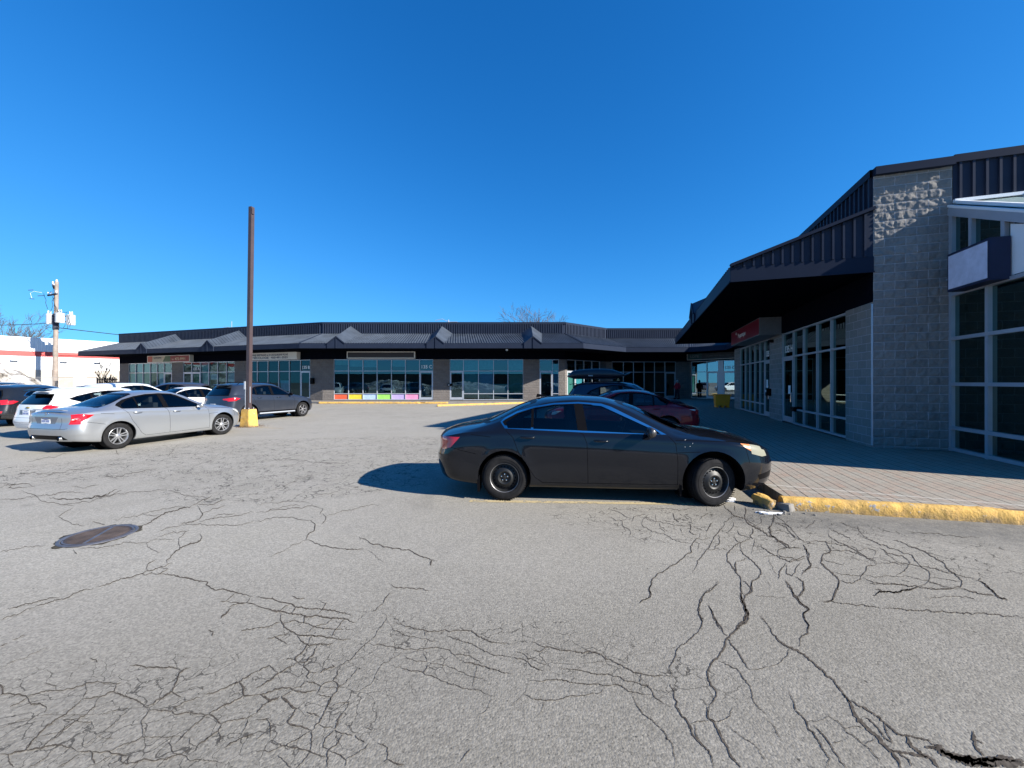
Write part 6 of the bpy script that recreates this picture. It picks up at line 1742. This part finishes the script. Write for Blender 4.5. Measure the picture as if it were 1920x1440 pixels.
# ------------------------------------------------------------------ cracks surveyed in the asphalt
ZM = dict(a=(0, 840, 4), b=(0, 1140, 4), c=(480, 1040, 3.6), d=(480, 840, 4), e=(960, 1090, 4), f=(1140, 930, 4.8), g=(1440, 1090, 4), h=(1420, 860, 3.84))
CR = [
 # left, from the manhole down and to the left edge
 ('a', 10, '0,783 120,755 210,742 330,732', 5), ('a', 0, '1070,580 1120,560 1160,530 1210,500 1290,475 1360,452 1440,430', 12), ('a', 0, '850,535 960,520 1060,498 1130,505 1210,497', 4), ('a', 0, '1060,498 1160,470 1280,450 1370,436', 4),
 ('a', 0, '1440,430 1560,375 1590,350', 6), ('a', 0, '1260,320 1370,348 1480,362 1560,378', 5), ('a', 0, '1480,425 1560,430 1650,400 1690,385', 6), ('a', 0, '1480,430 1520,490 1500,530 1440,555 1360,570', 9),
 ('a', 0, '1520,490 1600,450 1690,430', 5), ('a', 0, '1360,570 1490,570 1600,575 1760,580 1910,545', 5), ('a', 0, '1190,625 1260,600 1360,580', 4), ('a', 0, '1130,690 1260,685 1310,690', 3), ('a', 0, '1490,545 1600,530 1700,515 1820,495 1900,480', 6), ('a', 0, '1600,530 1640,500 1760,490', 5),
 ('a', 0, '600,750 750,745 860,725 960,708 1090,712', 5), ('a', 0, '1090,712 1130,695', 5), ('a', 0, '1100,715 1110,745 1150,765 1205,778', 4), ('a', 0, '550,762 560,780 578,796', 8), ('a', 0, '690,555 760,570 790,578', 6),
 ('a', 0, '1500,640 1515,670 1490,700 1420,720 1350,745 1300,790 1280,820 1250,840 1255,865', 12), ('a', 0, '1400,620 1370,655 1340,680 1340,720 1350,745', 6), ('a', 0, '1190,665 1290,635 1420,620', 4),
 ('a', 0, '1295,862 1200,895 1110,920 1050,945 960,970 860,1000 720,1045', 8), ('a', 0, '700,1048 600,1070 540,1100 495,1125 400,1150 310,1175 260,1195', 8), ('a', 0, '440,1120 300,1145 180,1175 60,1198', 9), ('a', 0, '1170,838 1110,870 1095,900 1110,918', 7),
 ('a', 0, '1050,945 1200,942 1260,905 1190,895', 6), ('a', 0, '1200,942 1320,960 1420,975 1520,1000 1560,1005 1545,1025 1600,1055 1720,1070 1780,1085 1900,1110', 11), ('a', 0, '1760,1090 1700,1145 1650,1148', 8), ('a', 0, '1880,1120 1840,1160 1920,1175', 8), ('a', 0, '1700,1150 1840,1162 1740,1180 1710,1200', 8),
 ('a', 0, '0,390 130,385 270,360 400,345 520,330 640,335', 5), ('a', 0, '370,370 450,385 590,380 700,370 800,345 880,310', 10), ('a', 0, '590,380 720,370 840,350 915,315', 7), ('a', 0, '470,425 590,410 700,395 850,350 960,335 1100,325 1250,310', 4), ('a', 0, '160,320 260,350 300,390 360,410 470,425 560,435', 5),
 ('a', 0, '550,445 500,475 440,515 470,535 530,560 630,578', 5), ('a', 0, '0,300 90,270 180,265 260,290', 6), ('a', 0, '0,265 120,270 60,300 200,298', 5), ('a', 0, '130,225 160,195 380,185', 4), ('a', 0, '330,215 500,170 640,155 740,130', 5), ('a', 0, '540,290 640,300 740,275', 4), ('a', 0, '790,210 850,220 960,195 1080,170 1200,155', 4), ('a', 0, '200,105 320,80 430,60 500,45', 4), ('a', 0, '1265,65 1300,5', 4), ('a', 0, '870,10 890,50', 6),
 # lower left
 ('b', 0, '0,88 100,52 190,15 260,0', 7), ('b', 0, '0,290 60,262', 7), ('b', 0, '90,240 190,207', 6), ('b', 0, '0,450 60,415 200,370 355,290', 4),
 ('b', 0, '0,655 70,640 190,655 215,690 225,710 300,712 350,745 335,785', 15), ('b', 0, '210,665 300,632 420,618 540,605 640,572 720,552 800,560 880,568 915,550', 10), ('b', 0, '75,745 150,705 200,675', 9), ('b', 0, '0,570 20,600 10,650', 22),
 ('b', 0, '640,572 655,620 625,672', 9), ('b', 0, '880,570 850,625 740,668 620,678', 12), ('b', 0, '620,678 560,740 480,800 400,850 300,930 240,995 190,1060', 13), ('b', 0, '740,675 700,745 640,800 560,850 480,905 430,965', 9), ('b', 0, '310,962 400,938 440,940', 6),
 ('b', 0, '850,628 920,650 1010,685 1060,715 1100,745', 14), ('b', 0, '1100,745 1170,690 1290,628 1310,590 1325,550 1340,510 1370,470 1430,445', 16), ('b', 0, '975,430 1060,432 1100,450 1180,442 1270,438 1340,460 1370,475', 14), ('b', 0, '1290,628 1330,655 1360,668', 11),
 ('b', 0, '1100,745 1120,775 1060,850 1065,900 1080,970', 8), ('b', 0, '1120,770 1200,765 1290,770 1310,795 1400,780 1490,795 1560,798', 12), ('b', 0, '1280,768 1390,700 1500,670', 9), ('b', 0, '1390,700 1385,670', 10), ('b', 0, '1530,645 1640,620 1730,575 1800,548 1920,475', 12), ('b', 0, '1800,550 1825,600 1830,655', 20),
 ('b', 0, '1560,798 1660,740 1790,680 1830,655 1920,650', 14), ('b', 0, '1560,798 1460,870 1400,930 1310,1020', 8), ('b', 0, '1570,800 1620,830 1660,870', 20), ('b', 0, '1660,870 1640,920 1560,970 1480,1030', 12), ('b', 0, '1660,868 1760,835 1860,825 1920,790', 10), ('b', 0, '1640,925 1655,970 1650,1010', 12), ('b', 0, '1860,830 1840,900 1815,930', 8),
 ('b', 0, '0,1095 60,1098 180,1070 310,1050 370,1030 430,1030 490,1035 550,1055 580,1075', 16), ('b', 0, '60,1098 65,1150 110,1190', 15), ('b', 0, '190,1065 240,1000', 12), ('b', 0, '580,1075 690,1080 810,1072 850,1090 920,1100 970,1110', 13), ('b', 0, '580,1060 700,980 860,870 980,745', 4), ('b', 0, '310,1050 430,950 560,850', 7), ('b', 0, '690,1080 690,1130 715,1170', 16), ('b', 0, '820,1070 960,1010 1080,970 1200,965 1370,965 1410,970', 8),
 ('b', 0, '920,1100 900,1150 960,1170 970,1110', 12), ('b', 0, '960,1170 1060,1140 1160,1145 1260,1125 1330,1105', 14), ('b', 0, '1240,980 1290,1040 1300,1090 1390,1105 1420,1140 1560,1140 1680,1160', 9), ('b', 0, '1420,970 1420,1010 1490,1050', 8), ('b', 0, '1680,1050 1780,990 1830,960 1920,955', 9), ('b', 0, '1480,1040 1380,1080 1240,1130 1170,1200', 6), ('b', 0, '430,1200 520,1140 600,1090', 7), ('b', 0, '210,1200 330,1130 420,1050', 7), ('b', 0, '640,1200 760,1150 850,1100', 5), ('b', 0, '460,830 560,845 690,850 705,900', 8), ('b', 0, '240,820 330,800 480,805 640,800 760,790 900,765 1000,710', 4), ('b', 0, '740,960 790,975 850,980', 7), ('b', 0, '0,900 120,850 270,820', 4), ('b', 0, '1660,75 1700,30 1730,0', 20), ('b', 0, '1560,165 1600,175 1590,210', 12), ('b', 0, '675,375 720,385 730,410', 10), ('b', 0, '340,560 430,582', 7), ('b', 0, '1810,168 1920,150', 10), ('b', 0, '1490,600 1530,610', 8),
 # centre left
 ('c', 0, '0,284 110,292 160,318 230,330 275,352 330,360 420,366 500,372 560,385 650,408', 11), ('c', 0, '0,345 60,362 140,385 240,392 330,412 430,415 520,425 620,435 665,458', 13), ('c', 0, '230,335 150,380', 6), ('c', 0, '275,352 250,390', 8), ('c', 0, '240,275 290,295 330,298', 7), ('c', 0, '430,305 475,325 450,365 425,395', 7),
 ('c', 0, '165,390 165,440 185,470 190,490 240,520 285,540 350,548 450,550 540,565 640,572', 11), ('c', 0, '0,498 90,485 160,455', 7), ('c', 0, '185,470 250,445 330,460 420,490 530,500 590,505', 8), ('c', 0, '330,415 325,465', 12), ('c', 0, '600,430 560,480 510,550', 7), ('c', 0, '520,425 470,470 400,485 330,530', 5), ('c', 0, '280,540 300,580 350,605 420,610 520,600', 11), ('c', 0, '350,605 300,670 265,705 285,725', 13), ('c', 0, '410,610 380,680 330,725 285,730', 11), ('c', 0, '265,708 205,705', 8), ('c', 0, '70,568 130,555 220,530', 7), ('c', 0, '120,548 165,575 210,600', 10), ('c', 0, '405,520 395,535', 12), ('c', 0, '350,600 380,550 430,545', 6),
 ('c', 0, '280,730 210,765 150,800 80,850 0,900', 11), ('c', 0, '330,725 320,750 360,795 340,820 360,840', 11), ('c', 0, '360,795 410,795', 7), ('c', 0, '150,800 90,745 0,790', 8), ('c', 0, '510,740 530,755 465,770 430,800', 11), ('c', 0, '550,765 630,715 700,640 780,575 830,500 880,440 880,405 850,395', 5), ('c', 0, '550,765 555,810 520,850 440,885', 7), ('c', 0, '520,850 555,880 550,910 510,960 480,1030', 12), ('c', 0, '340,850 390,860 440,885 430,910 415,930', 9), ('c', 0, '340,850 310,880 250,905', 6), ('c', 0, '0,945 60,940 130,905 230,895 260,915 350,922 415,915', 12), ('c', 0, '0,1070 60,1010 90,990', 9), ('c', 0, '30,945 90,975 85,995 160,955', 20), ('c', 0, '175,955 210,990 240,1020 275,1035', 26), ('c', 0, '175,955 240,920', 7), ('c', 0, '275,1040 215,1130 270,1155 340,1170 380,1185', 14), ('c', 0, '345,1060 400,1075 425,1088', 13), ('c', 0, '420,945 510,958', 9), ('c', 0, '380,1185 430,1130 470,1050 510,960', 10), ('c', 0, '380,1185 370,1330', 9), ('c', 0, '380,1185 290,1240 190,1290 100,1250', 7), ('c', 0, '585,1070 555,1130 525,1175', 14), ('c', 0, '420,1150 520,1168', 9), ('c', 0, '525,1185 590,1205 650,1220', 10), ('c', 0, '525,1185 470,1240 455,1300 500,1310', 9), ('c', 0, '590,1215 560,1265 500,1310 480,1360 490,1440', 10), ('c', 0, '500,1320 570,1350 610,1385 605,1440', 10), ('c', 0, '190,1290 290,1305 370,1330 470,1365', 11), ('c', 0, '180,1290 90,1330 0,1320', 7), ('c', 0, '370,1330 340,1370 270,1440', 7), ('c', 0, '150,1350 190,1390 240,1440', 8), ('c', 0, '610,1380 700,1330 770,1275', 6), ('c', 0, '670,1215 690,1240 735,1268', 8), ('c', 0, '0,1115 75,1105 100,1170 100,1235', 8), ('c', 0, '0,1250 60,1200', 6), ('c', 0, '440,885 560,900 640,830 690,760 700,740', 5), ('c', 0, '500,1020 560,1000 630,990 620,1030 585,1075', 6), ('c', 0, '660,940 780,870 850,740 960,680 1000,650', 4), ('c', 0, '740,1165 790,1185', 7), ('c', 0, '820,1265 890,1300 890,1375 860,1400', 9), ('c', 0, '890,1380 940,1405 1000,1415', 13), ('c', 0, '1380,1400 1400,1370 1450,1310', 8), ('c', 0, '760,600 860,610 940,625 1000,640 1100,640 1220,625 1300,640 1350,690 1380,715', 6), ('c', 0, '930,460 980,465 1010,485 1080,500 1150,510 1190,518 1290,512 1380,510 1455,512 1500,550 1560,575 1630,595 1728,600', 8), ('c', 0, '1150,512 1140,550', 6), ('c', 0, '1300,515 1290,545 1380,580 1460,600 1520,640 1600,675 1690,685 1728,690', 6), ('c', 0, '1380,490 1400,505', 6), ('c', 0, '1130,655 1155,720 1050,705 1000,680', 6), ('c', 0, '1155,722 1250,740 1340,765 1450,820 1560,850', 5), ('c', 0, '900,745 1010,770 1130,795 1210,830 1300,870 1400,900 1500,910 1590,960', 6), ('c', 0, '1165,745 1130,795', 8), ('c', 0, '1380,715 1500,740 1600,770 1728,810', 8), ('c', 0, '1500,745 1480,800 1460,900', 5), ('c', 0, '1590,970 1570,1030 1500,1090', 5), ('c', 0, '1350,670 1440,680 1490,710 1530,740', 6), ('c', 0, '790,385 830,350 860,330', 6), ('c', 0, '860,325 885,280 908,255', 9), ('c', 0, '912,198 950,222 1040,225 1110,228 1165,243', 8), ('c', 0, '960,455 965,440 930,425', 5), ('c', 0, '890,440 930,510 1020,545 1100,560 1240,590 1243,610', 4),
 # upper centre
 ('d', 0, '405,540 445,570 440,600 385,655 375,690', 11), ('d', 0, '375,690 440,715 520,732 620,752 680,760 805,757', 8), ('d', 0, '375,690 300,720 230,755 100,815', 4), ('d', 0, '405,540 330,535 240,518 160,515 60,540 0,545', 5), ('d', 0, '420,510 425,525', 6), ('d', 0, '500,490 525,515 520,540 490,570', 7), ('d', 0, '530,510 620,480 700,462 800,440 930,425', 4), ('d', 0, '500,450 480,500', 5), ('d', 0, '775,668 830,690 860,715 910,720 960,742 1060,752 1140,762 1190,790 1260,820 1320,838 1360,842', 9), ('d', 0, '1320,842 1308,880', 20), ('d', 0, '845,765 900,820 960,855', 3), ('d', 0, '0,485 100,470 240,450 330,450 420,425 500,460', 5), ('d', 0, '0,420 120,410 260,400 400,405', 4), ('d', 0, '90,470 200,435 340,425', 4), ('d', 0, '110,400 130,385 118,365', 5), ('d', 0, '0,100 120,90 240,80 330,100 480,110 700,125', 4), ('d', 0, '60,330 180,300 320,230 420,200', 3), ('d', 0, '430,355 560,340 700,300', 3),
 # lower right of centre
 ('e', 0, '150,450 260,490 340,508 420,520 520,530 625,532 690,565 760,605 830,630 900,670 960,690 1020,702 1110,705 1195,710', 11), ('e', 0, '260,495 210,528 165,520', 9), ('e', 0, '0,578 70,580 110,600 150,640 240,670', 8), ('e', 0, '20,520 90,545 120,580 190,600 260,625', 6), ('e', 0, '1195,710 1180,650 1200,610 1230,560 1240,510 1270,475 1340,430 1420,340 1430,300 1400,240 1405,180 1430,110 1480,70 1550,0', 11), ('e', 0, '130,745 240,745 380,735 450,755 560,770 700,778 800,775 880,825 960,840 1050,848', 9), ('e', 0, '350,650 470,660 580,680 700,700 800,715 860,745 960,765 1020,780 1050,820 1060,850 1130,910 1200,945', 9), ('e', 0, '965,690 965,760', 7), ('e', 0, '90,845 150,880 250,890 350,890 420,865 560,850 670,830 695,790', 9), ('e', 0, '1190,770 1215,850 1240,900 1230,940 1290,1020 1330,1070 1350,1130 1400,1200 1460,1260 1500,1320 1520,1400', 16), ('e', 0, '900,835 930,910 970,970 1040,1030 1120,1110 1190,1200 1215,1270 1230,1340 1215,1400', 9), ('e', 0, '1370,1080 1400,1180 1440,1240', 10), ('e', 0, '1340,1060 1440,1045 1480,1040', 7), ('e', 0, '240,910 225,960 200,1000', 5), ('e', 0, '540,560 535,620 640,600 760,605', 3), ('e', 0, '470,700 440,800 430,860', 3), ('e', 0, '0,930 90,840 130,750', 3),
 ('e', 0, '1720,0 1720,100 1735,170 1770,220 1770,290 1700,350 1640,400 1610,430 1600,490 1550,560 1500,610 1465,680 1480,750 1530,820 1535,860 1490,920 1470,1000', 18), ('e', 0, '1795,0 1790,70 1750,120 1740,170', 14), ('e', 0, '1740,170 1760,240 1735,300', 22), ('e', 0, '1480,180 1520,290 1570,340 1590,390 1620,410', 12), ('e', 0, '1620,430 1670,500 1720,570 1760,640 1790,660', 14), ('e', 0, '1790,660 1860,655 1920,635', 7), ('e', 0, '1550,600 1640,635 1700,670 1740,730 1790,800 1800,870 1850,940 1900,990', 9), ('e', 0, '1470,940 1470,1020 1520,1060 1540,1100 1570,1160 1610,1230 1640,1300 1690,1360 1720,1400', 22), ('e', 0, '1480,1030 1560,1050 1640,1010 1655,940', 8), ('e', 0, '1600,1060 1700,1150 1830,1240 1890,1320 1920,1360', 6), ('e', 0, '1400,880 1440,890 1470,930', 5), ('e', 0, '1100,820 1190,835', 4), ('e', 0, '1860,255 1890,300 1920,330', 5), ('e', 0, '960,165 1025,125 1040,100 1030,70 1045,0', 13),
 # fan under the nose of the black car
 ('f', 0, '280,965 340,930 385,910 375,820 390,770 440,710 530,660 630,595 700,530 755,505 745,450 780,405 825,370 830,335', 13), ('f', 0, '765,690 800,625 805,585 850,530 900,475 940,400 970,350 1030,280 1055,225', 10), ('f', 0, '890,320 905,285 945,240', 10), ('f', 0, '1000,345 1005,420 960,480', 8), ('f', 0, '900,475 985,468 1075,495', 5), ('f', 0, '820,385 925,380', 4), ('f', 0, '785,410 825,425 810,480', 4), ('f', 0, '710,545 790,560', 3), ('f', 0, '740,430 600,390 500,335 400,325 310,260 320,205 370,165', 5), ('f', 0, '215,230 235,185 340,165', 5), ('f', 0, '0,120 90,140 150,180 220,200 225,215', 4), ('f', 0, '0,195 130,225 130,260 205,320 190,375', 5), ('f', 0, '370,120 480,110 590,120 640,130 780,105', 4), ('f', 0, '585,150 600,210 640,235', 8), ('f', 0, '430,165 440,230', 5), ('f', 0, '745,250 745,330 800,345', 7), ('f', 0, '700,165 750,200 760,240', 4), ('f', 0, '650,290 660,335', 6), ('f', 0, '460,240 470,290 510,330', 5), ('f', 0, '340,180 430,230 560,250 600,270 760,265', 4), ('f', 0, '830,210 870,175 905,155', 7), ('f', 0, '890,95 895,135', 5), ('f', 0, '1040,75 1060,115 1140,180 1230,195 1250,235 1330,290 1430,340 1500,370 1580,420 1640,465 1725,470', 14), ('f', 0, '1235,95 1235,195', 12), ('f', 0, '1130,180 1080,220 1055,235', 8), ('f', 0, '1140,85 1150,140', 7), ('f', 0, '1130,235 1130,270 1085,320', 6), ('f', 0, '1160,305 1180,340 1240,365 1280,380', 7), ('f', 0, '1300,290 1300,340 1280,360 1310,385', 13), ('f', 0, '1280,380 1195,420 1110,480 1075,515 1080,590 1140,660 1165,700 1200,760 1205,860 1230,900', 12), ('f', 0, '1195,425 1195,490 1250,545 1320,600 1370,655 1380,690 1350,740 1300,760 1290,800 1300,860 1250,890', 12), ('f', 0, '1150,590 1250,560', 7), ('f', 0, '1150,590 1165,690', 12), ('f', 0, '1215,760 1280,820 1290,850', 9), ('f', 0, '1190,870 1210,930 1235,1000 1260,1060 1240,1110 1180,1160 1150,1200', 32), ('f', 0, '1130,370 1190,410', 7), ('f', 0, '1375,435 1385,460 1480,520 1580,570 1640,595 1720,580 1780,560', 10), ('f', 0, '1540,745 1545,680 1590,625 1610,600', 13), ('f', 0, '1605,620 1610,700 1660,720 1690,650 1740,600', 11), ('f', 0, '1600,750 1640,820 1670,900 1720,950 1810,1010 1760,1060 1770,1110 1810,1160 1800,1200', 16), ('f', 0, '1690,730 1760,765 1770,830 1755,880 1705,905', 12), ('f', 0, '1755,435 1790,500 1800,560 1830,620 1820,650 1750,670', 13), ('f', 0, '1455,270 1450,320 1480,360', 9), ('f', 0, '1490,150 1500,200 1495,240', 9), ('f', 0, '1380,100 1430,150 1500,170 1600,250 1660,310', 5), ('f', 0, '1500,240 1590,250 1650,300 1760,420', 6), ('f', 0, '1250,200 1330,270 1380,240 1380,180', 6), ('f', 0, '1440,330 1530,310 1640,340 1780,420 1900,440', 5), ('f', 0, '1320,390 1300,490 1290,520', 5), ('f', 0, '1530,520 1540,480 1600,470', 5), ('f', 0, '1400,560 1460,540 1500,530', 5), ('f', 0, '1450,560 1470,620 1520,700', 5), ('f', 0, '1000,775 940,835 870,870 850,920 815,1000 820,1060 850,1130 845,1200', 11), ('f', 0, '900,980 940,1040 980,1150 1020,1200', 12), ('f', 0, '1380,1080 1420,1140 1455,1200', 7), ('f', 0, '1320,900 1420,905 1540,915 1600,910', 4), ('f', 0, '870,1110 820,1060', 6),
 # right hand loops
 ('h', 0, '330,620 345,650 375,690 370,720 385,770 350,800 320,840', 10), ('h', 0, '490,600 530,660 470,700 455,750 500,790 545,825 590,880 580,930 545,1000 510,1035', 13), ('h', 0, '330,600 420,590 500,605 640,625 760,690 860,750 855,770', 6), ('h', 0, '530,660 620,660 710,680 800,720 860,765', 6), ('h', 0, '855,770 800,770 760,830 740,870 690,895 590,880', 8), ('h', 0, '710,685 730,660 800,640', 4), ('h', 0, '800,640 855,670 845,700', 5), ('h', 0, '470,715 540,745 620,765 630,740', 4), ('h', 0, '520,500 515,550 580,600 700,640 760,690', 5), ('h', 0, '520,500 640,560 690,590', 5), ('h', 0, '730,545 800,580 900,620 1000,655 1100,690 1150,740 1180,775 1240,820 1245,860 1210,910 1160,920', 7), ('h', 0, '880,640 950,680 1050,700 1105,750 1060,810 1000,840', 7), ('h', 0, '900,650 960,700 1030,750', 4), ('h', 0, '860,750 1000,750 1110,760 1200,775 1330,805 1430,835 1530,855 1590,875', 6), ('h', 0, '720,480 730,520 800,575', 5), ('h', 0, '980,585 1080,620 1200,665 1280,710 1340,750 1380,800 1430,840 1475,880 1465,925 1400,935 1290,942 1170,925', 10), ('h', 0, '1590,875 1650,910 1700,960 1730,990 1800,1025', 13), ('h', 0, '1590,875 1610,855', 10), ('h', 0, '1470,930 1590,970 1710,985', 6), ('h', 0, '760,855 870,895 960,900 1060,912 1160,918', 7), ('h', 0, '1160,920 1100,945 1000,960 900,958 835,985', 16), ('h', 0, '900,958 850,940', 9), ('h', 0, '810,895 880,898', 6), ('h', 0, '780,840 900,850 1000,845 1110,850 1240,880 1380,925', 4), ('h', 0, '1250,850 1460,885', 4), ('h', 0, '1040,870 1100,885', 4), ('h', 0, '1210,1000 1330,995 1420,990 1520,1000 1600,1030', 5), ('h', 0, '560,820 680,840 780,835', 4), ('h', 0, '385,780 450,790', 3), ('h', 0, '100,440 120,420 110,460 80,500 110,560 180,605 215,640 300,640', 10), ('h', 0, '240,600 280,580 210,490 130,460', 6), ('h', 0, '340,500 400,470 420,440', 5), ('h', 0, '230,740 300,720 350,700', 8), ('h', 0, '150,660 210,640', 6), ('h', 0, '150,690 200,710 270,720', 6), ('h', 0, '590,460 660,480 740,510', 4), ('h', 0, '1080,525 1250,535 1450,560 1600,570', 4), ('h', 0, '1500,200 1500,200', 3),
 ('h', 0, '470,1025 560,1035 700,1050 800,1060 900,1075', 7), ('h', 0, '900,1075 1050,1085 1180,1090 1300,1100 1480,1110 1600,1110 1800,1130 1920,1140', 9),
 # lower right
 ('g', 0, '135,0 150,40 195,100 240,160 310,210 270,240 280,290 310,330 300,390 250,420 235,490', 15), ('g', 0, '265,0 270,70 220,110', 12), ('g', 0, '530,0 525,60 490,130 420,155', 14), ('g', 0, '0,330 40,400 100,455 150,490 220,515 300,570 360,625 430,690 500,750 540,810 580,870 620,910', 18), ('g', 0, '160,490 145,560 100,605 40,630 0,640', 7), ('g', 0, '560,840 620,910 650,990 700,1050 750,1110 820,1160 870,1220 920,1270 970,1330 1000,1400', 34), ('g', 0, '620,890 700,940 790,990 870,1050 920,1100 990,1145 1080,1160 1180,1190 1280,1230', 18), ('g', 0, '720,1010 790,1060 840,1120 880,1180 940,1220', 12), ('g', 0, '870,1060 890,1130 930,1200', 14), ('g', 0, '1040,1160 1080,1240 1160,1300 1240,1340 1280,1400', 36), ('g', 0, '1180,1240 1280,1240 1350,1290 1450,1320 1600,1340 1750,1320 1920,1350', 60), ('g', 0, '1380,1330 1600,1355 1920,1375', 90), ('g', 0, '1250,1250 1370,1310 1500,1360 1700,1390', 60), ('g', 0, '1540,1120 1540,1180 1560,1240 1620,1310', 34), ('g', 0, '1560,1190 1620,1215', 12), ('g', 0, '930,1270 1040,1290 1120,1300 1200,1320', 26), ('g', 0, '980,1290 1060,1340 1080,1390', 14), ('g', 0, '160,830 190,890 200,940 240,1000 290,1050 300,1090 350,1150 400,1220 430,1280 470,1330 440,1400', 13), ('g', 0, '350,1080 400,1140 460,1210 500,1280 540,1340 590,1400', 14), ('g', 0, '455,990 465,1015 530,1055 570,1095 600,1135 680,1180 730,1230 790,1290 860,1380', 8), ('g', 0, '410,1035 465,1015', 5), ('g', 0, '570,1100 640,1090 720,1092', 6), ('g', 0, '290,1055 360,1050 440,1030', 4), ('g', 0, '730,1220 790,1190 800,1160', 7), ('g', 0, '0,1040 50,1090 80,1160 110,1200', 6), ('g', 0, '490,1210 550,1195', 8), ('g', 0, '0,0 20,40', 3), ('g', 0, '780,15 900,20 1010,30 1120,40 1250,55 1440,50', 6), ('g', 0, '1120,35 1060,65 980,78 850,80 790,105', 14), ('g', 0, '1200,0 1250,15 1370,50', 5), ('g', 0, '1440,50 1550,85 1700,100', 6), ('g', 0, '1590,0 1660,50 1710,95 1800,145', 13),
]
from mathutils import noise as mnz
def crack_strips():
    rc = random.Random(99); b = MB(); mt = NB('crack_dirt')
    mt.set(Base_Color=mt.ramp(mt.noise(40, 4), [(.3, (.034, .029, .024)), (.7, (.115, .098, .080))]), Roughness=1.0, Specular_IOR_Level=.1)
    for z, _, s, wpx in CR:
        ox, oy, sc = ZM[z]
        P = [tuple(map(float, q.split(','))) for q in s.split()]
        P = [Vector((ox+x/sc, oy+y/sc)) for x, y in P]; wd = wpx/sc*.8
        # refine with a wandering path
        pts = [P[0]]
        for p, q in zip(P[:-1], P[1:]):
            l = (q-p).length; n = max(1, int(l/2.6)); d = (q-p)
            nn = Vector((-d.y, d.x)).normalized() if l > 0 else Vector((0, 0))
            for k in range(1, n+1):
                t = k/n; c = p+d*t
                if k < n:
                    f = mnz.noise(Vector((c.x*.09, c.y*.09, 7.7)))*3.0+mnz.noise(Vector((c.x*.31, c.y*.31, 3.1)))*1.5+rc.uniform(-.45, .45)
                    c = c+nn*f*min(1, l/14)*(1 if l < 60 else 1.3)
                pts.append(c)
        n = len(pts)
        if n < 2: continue
        L_, R_ = [], []
        for i, c in enumerate(pts):
            d = pts[min(i+1, n-1)]-pts[max(i-1, 0)]
            nn = Vector((-d.y, d.x)).normalized() if d.length > 0 else Vector((0, 1))
            t = i/(n-1); w0 = wd*(.30+.70*min(1, min(t, 1-t)*6))*(.55+.75*abs(mnz.noise(Vector((c.x*.15, c.y*.15, 1.3))))+rc.uniform(-.12, .25))
            w0 = max(w0, .28)
            a, e = c+nn*w0*.5*rc.uniform(.7, 1.3), c-nn*w0*.5*rc.uniform(.7, 1.3)
            L_.append(G(a.x, a.y, .0025)); R_.append(G(e.x, e.y, .0025))
        vs = L_+R_; b.add(vs, [(i, i+1, n+i+1, n+i) for i in range(n-1)], mt.m)
        # crumbs and short side cracks
        if wd > 1.6:
            for k in range(int(n/7)):
                i = rc.randrange(1, n-1); c = pts[i]; a = rc.random()*2*pi; r_ = wd*rc.uniform(.7, 1.8)
                q = c+Vector((cos(a)*r_, sin(a)*r_*.6)); s_ = rc.uniform(.3, .8)
                b.add([G(q.x+cos(t)*s_*rc.uniform(.6, 1.4), q.y+sin(t)*s_*.6*rc.uniform(.6, 1.4), .0026) for t in (0, 1.2, 2.4, 3.7, 5)], [(0, 1, 2, 3, 4)], mt.m)
    o = b.build('asphalt_cracks'); tag(o, kind='structure')
    return o
crack_strips()
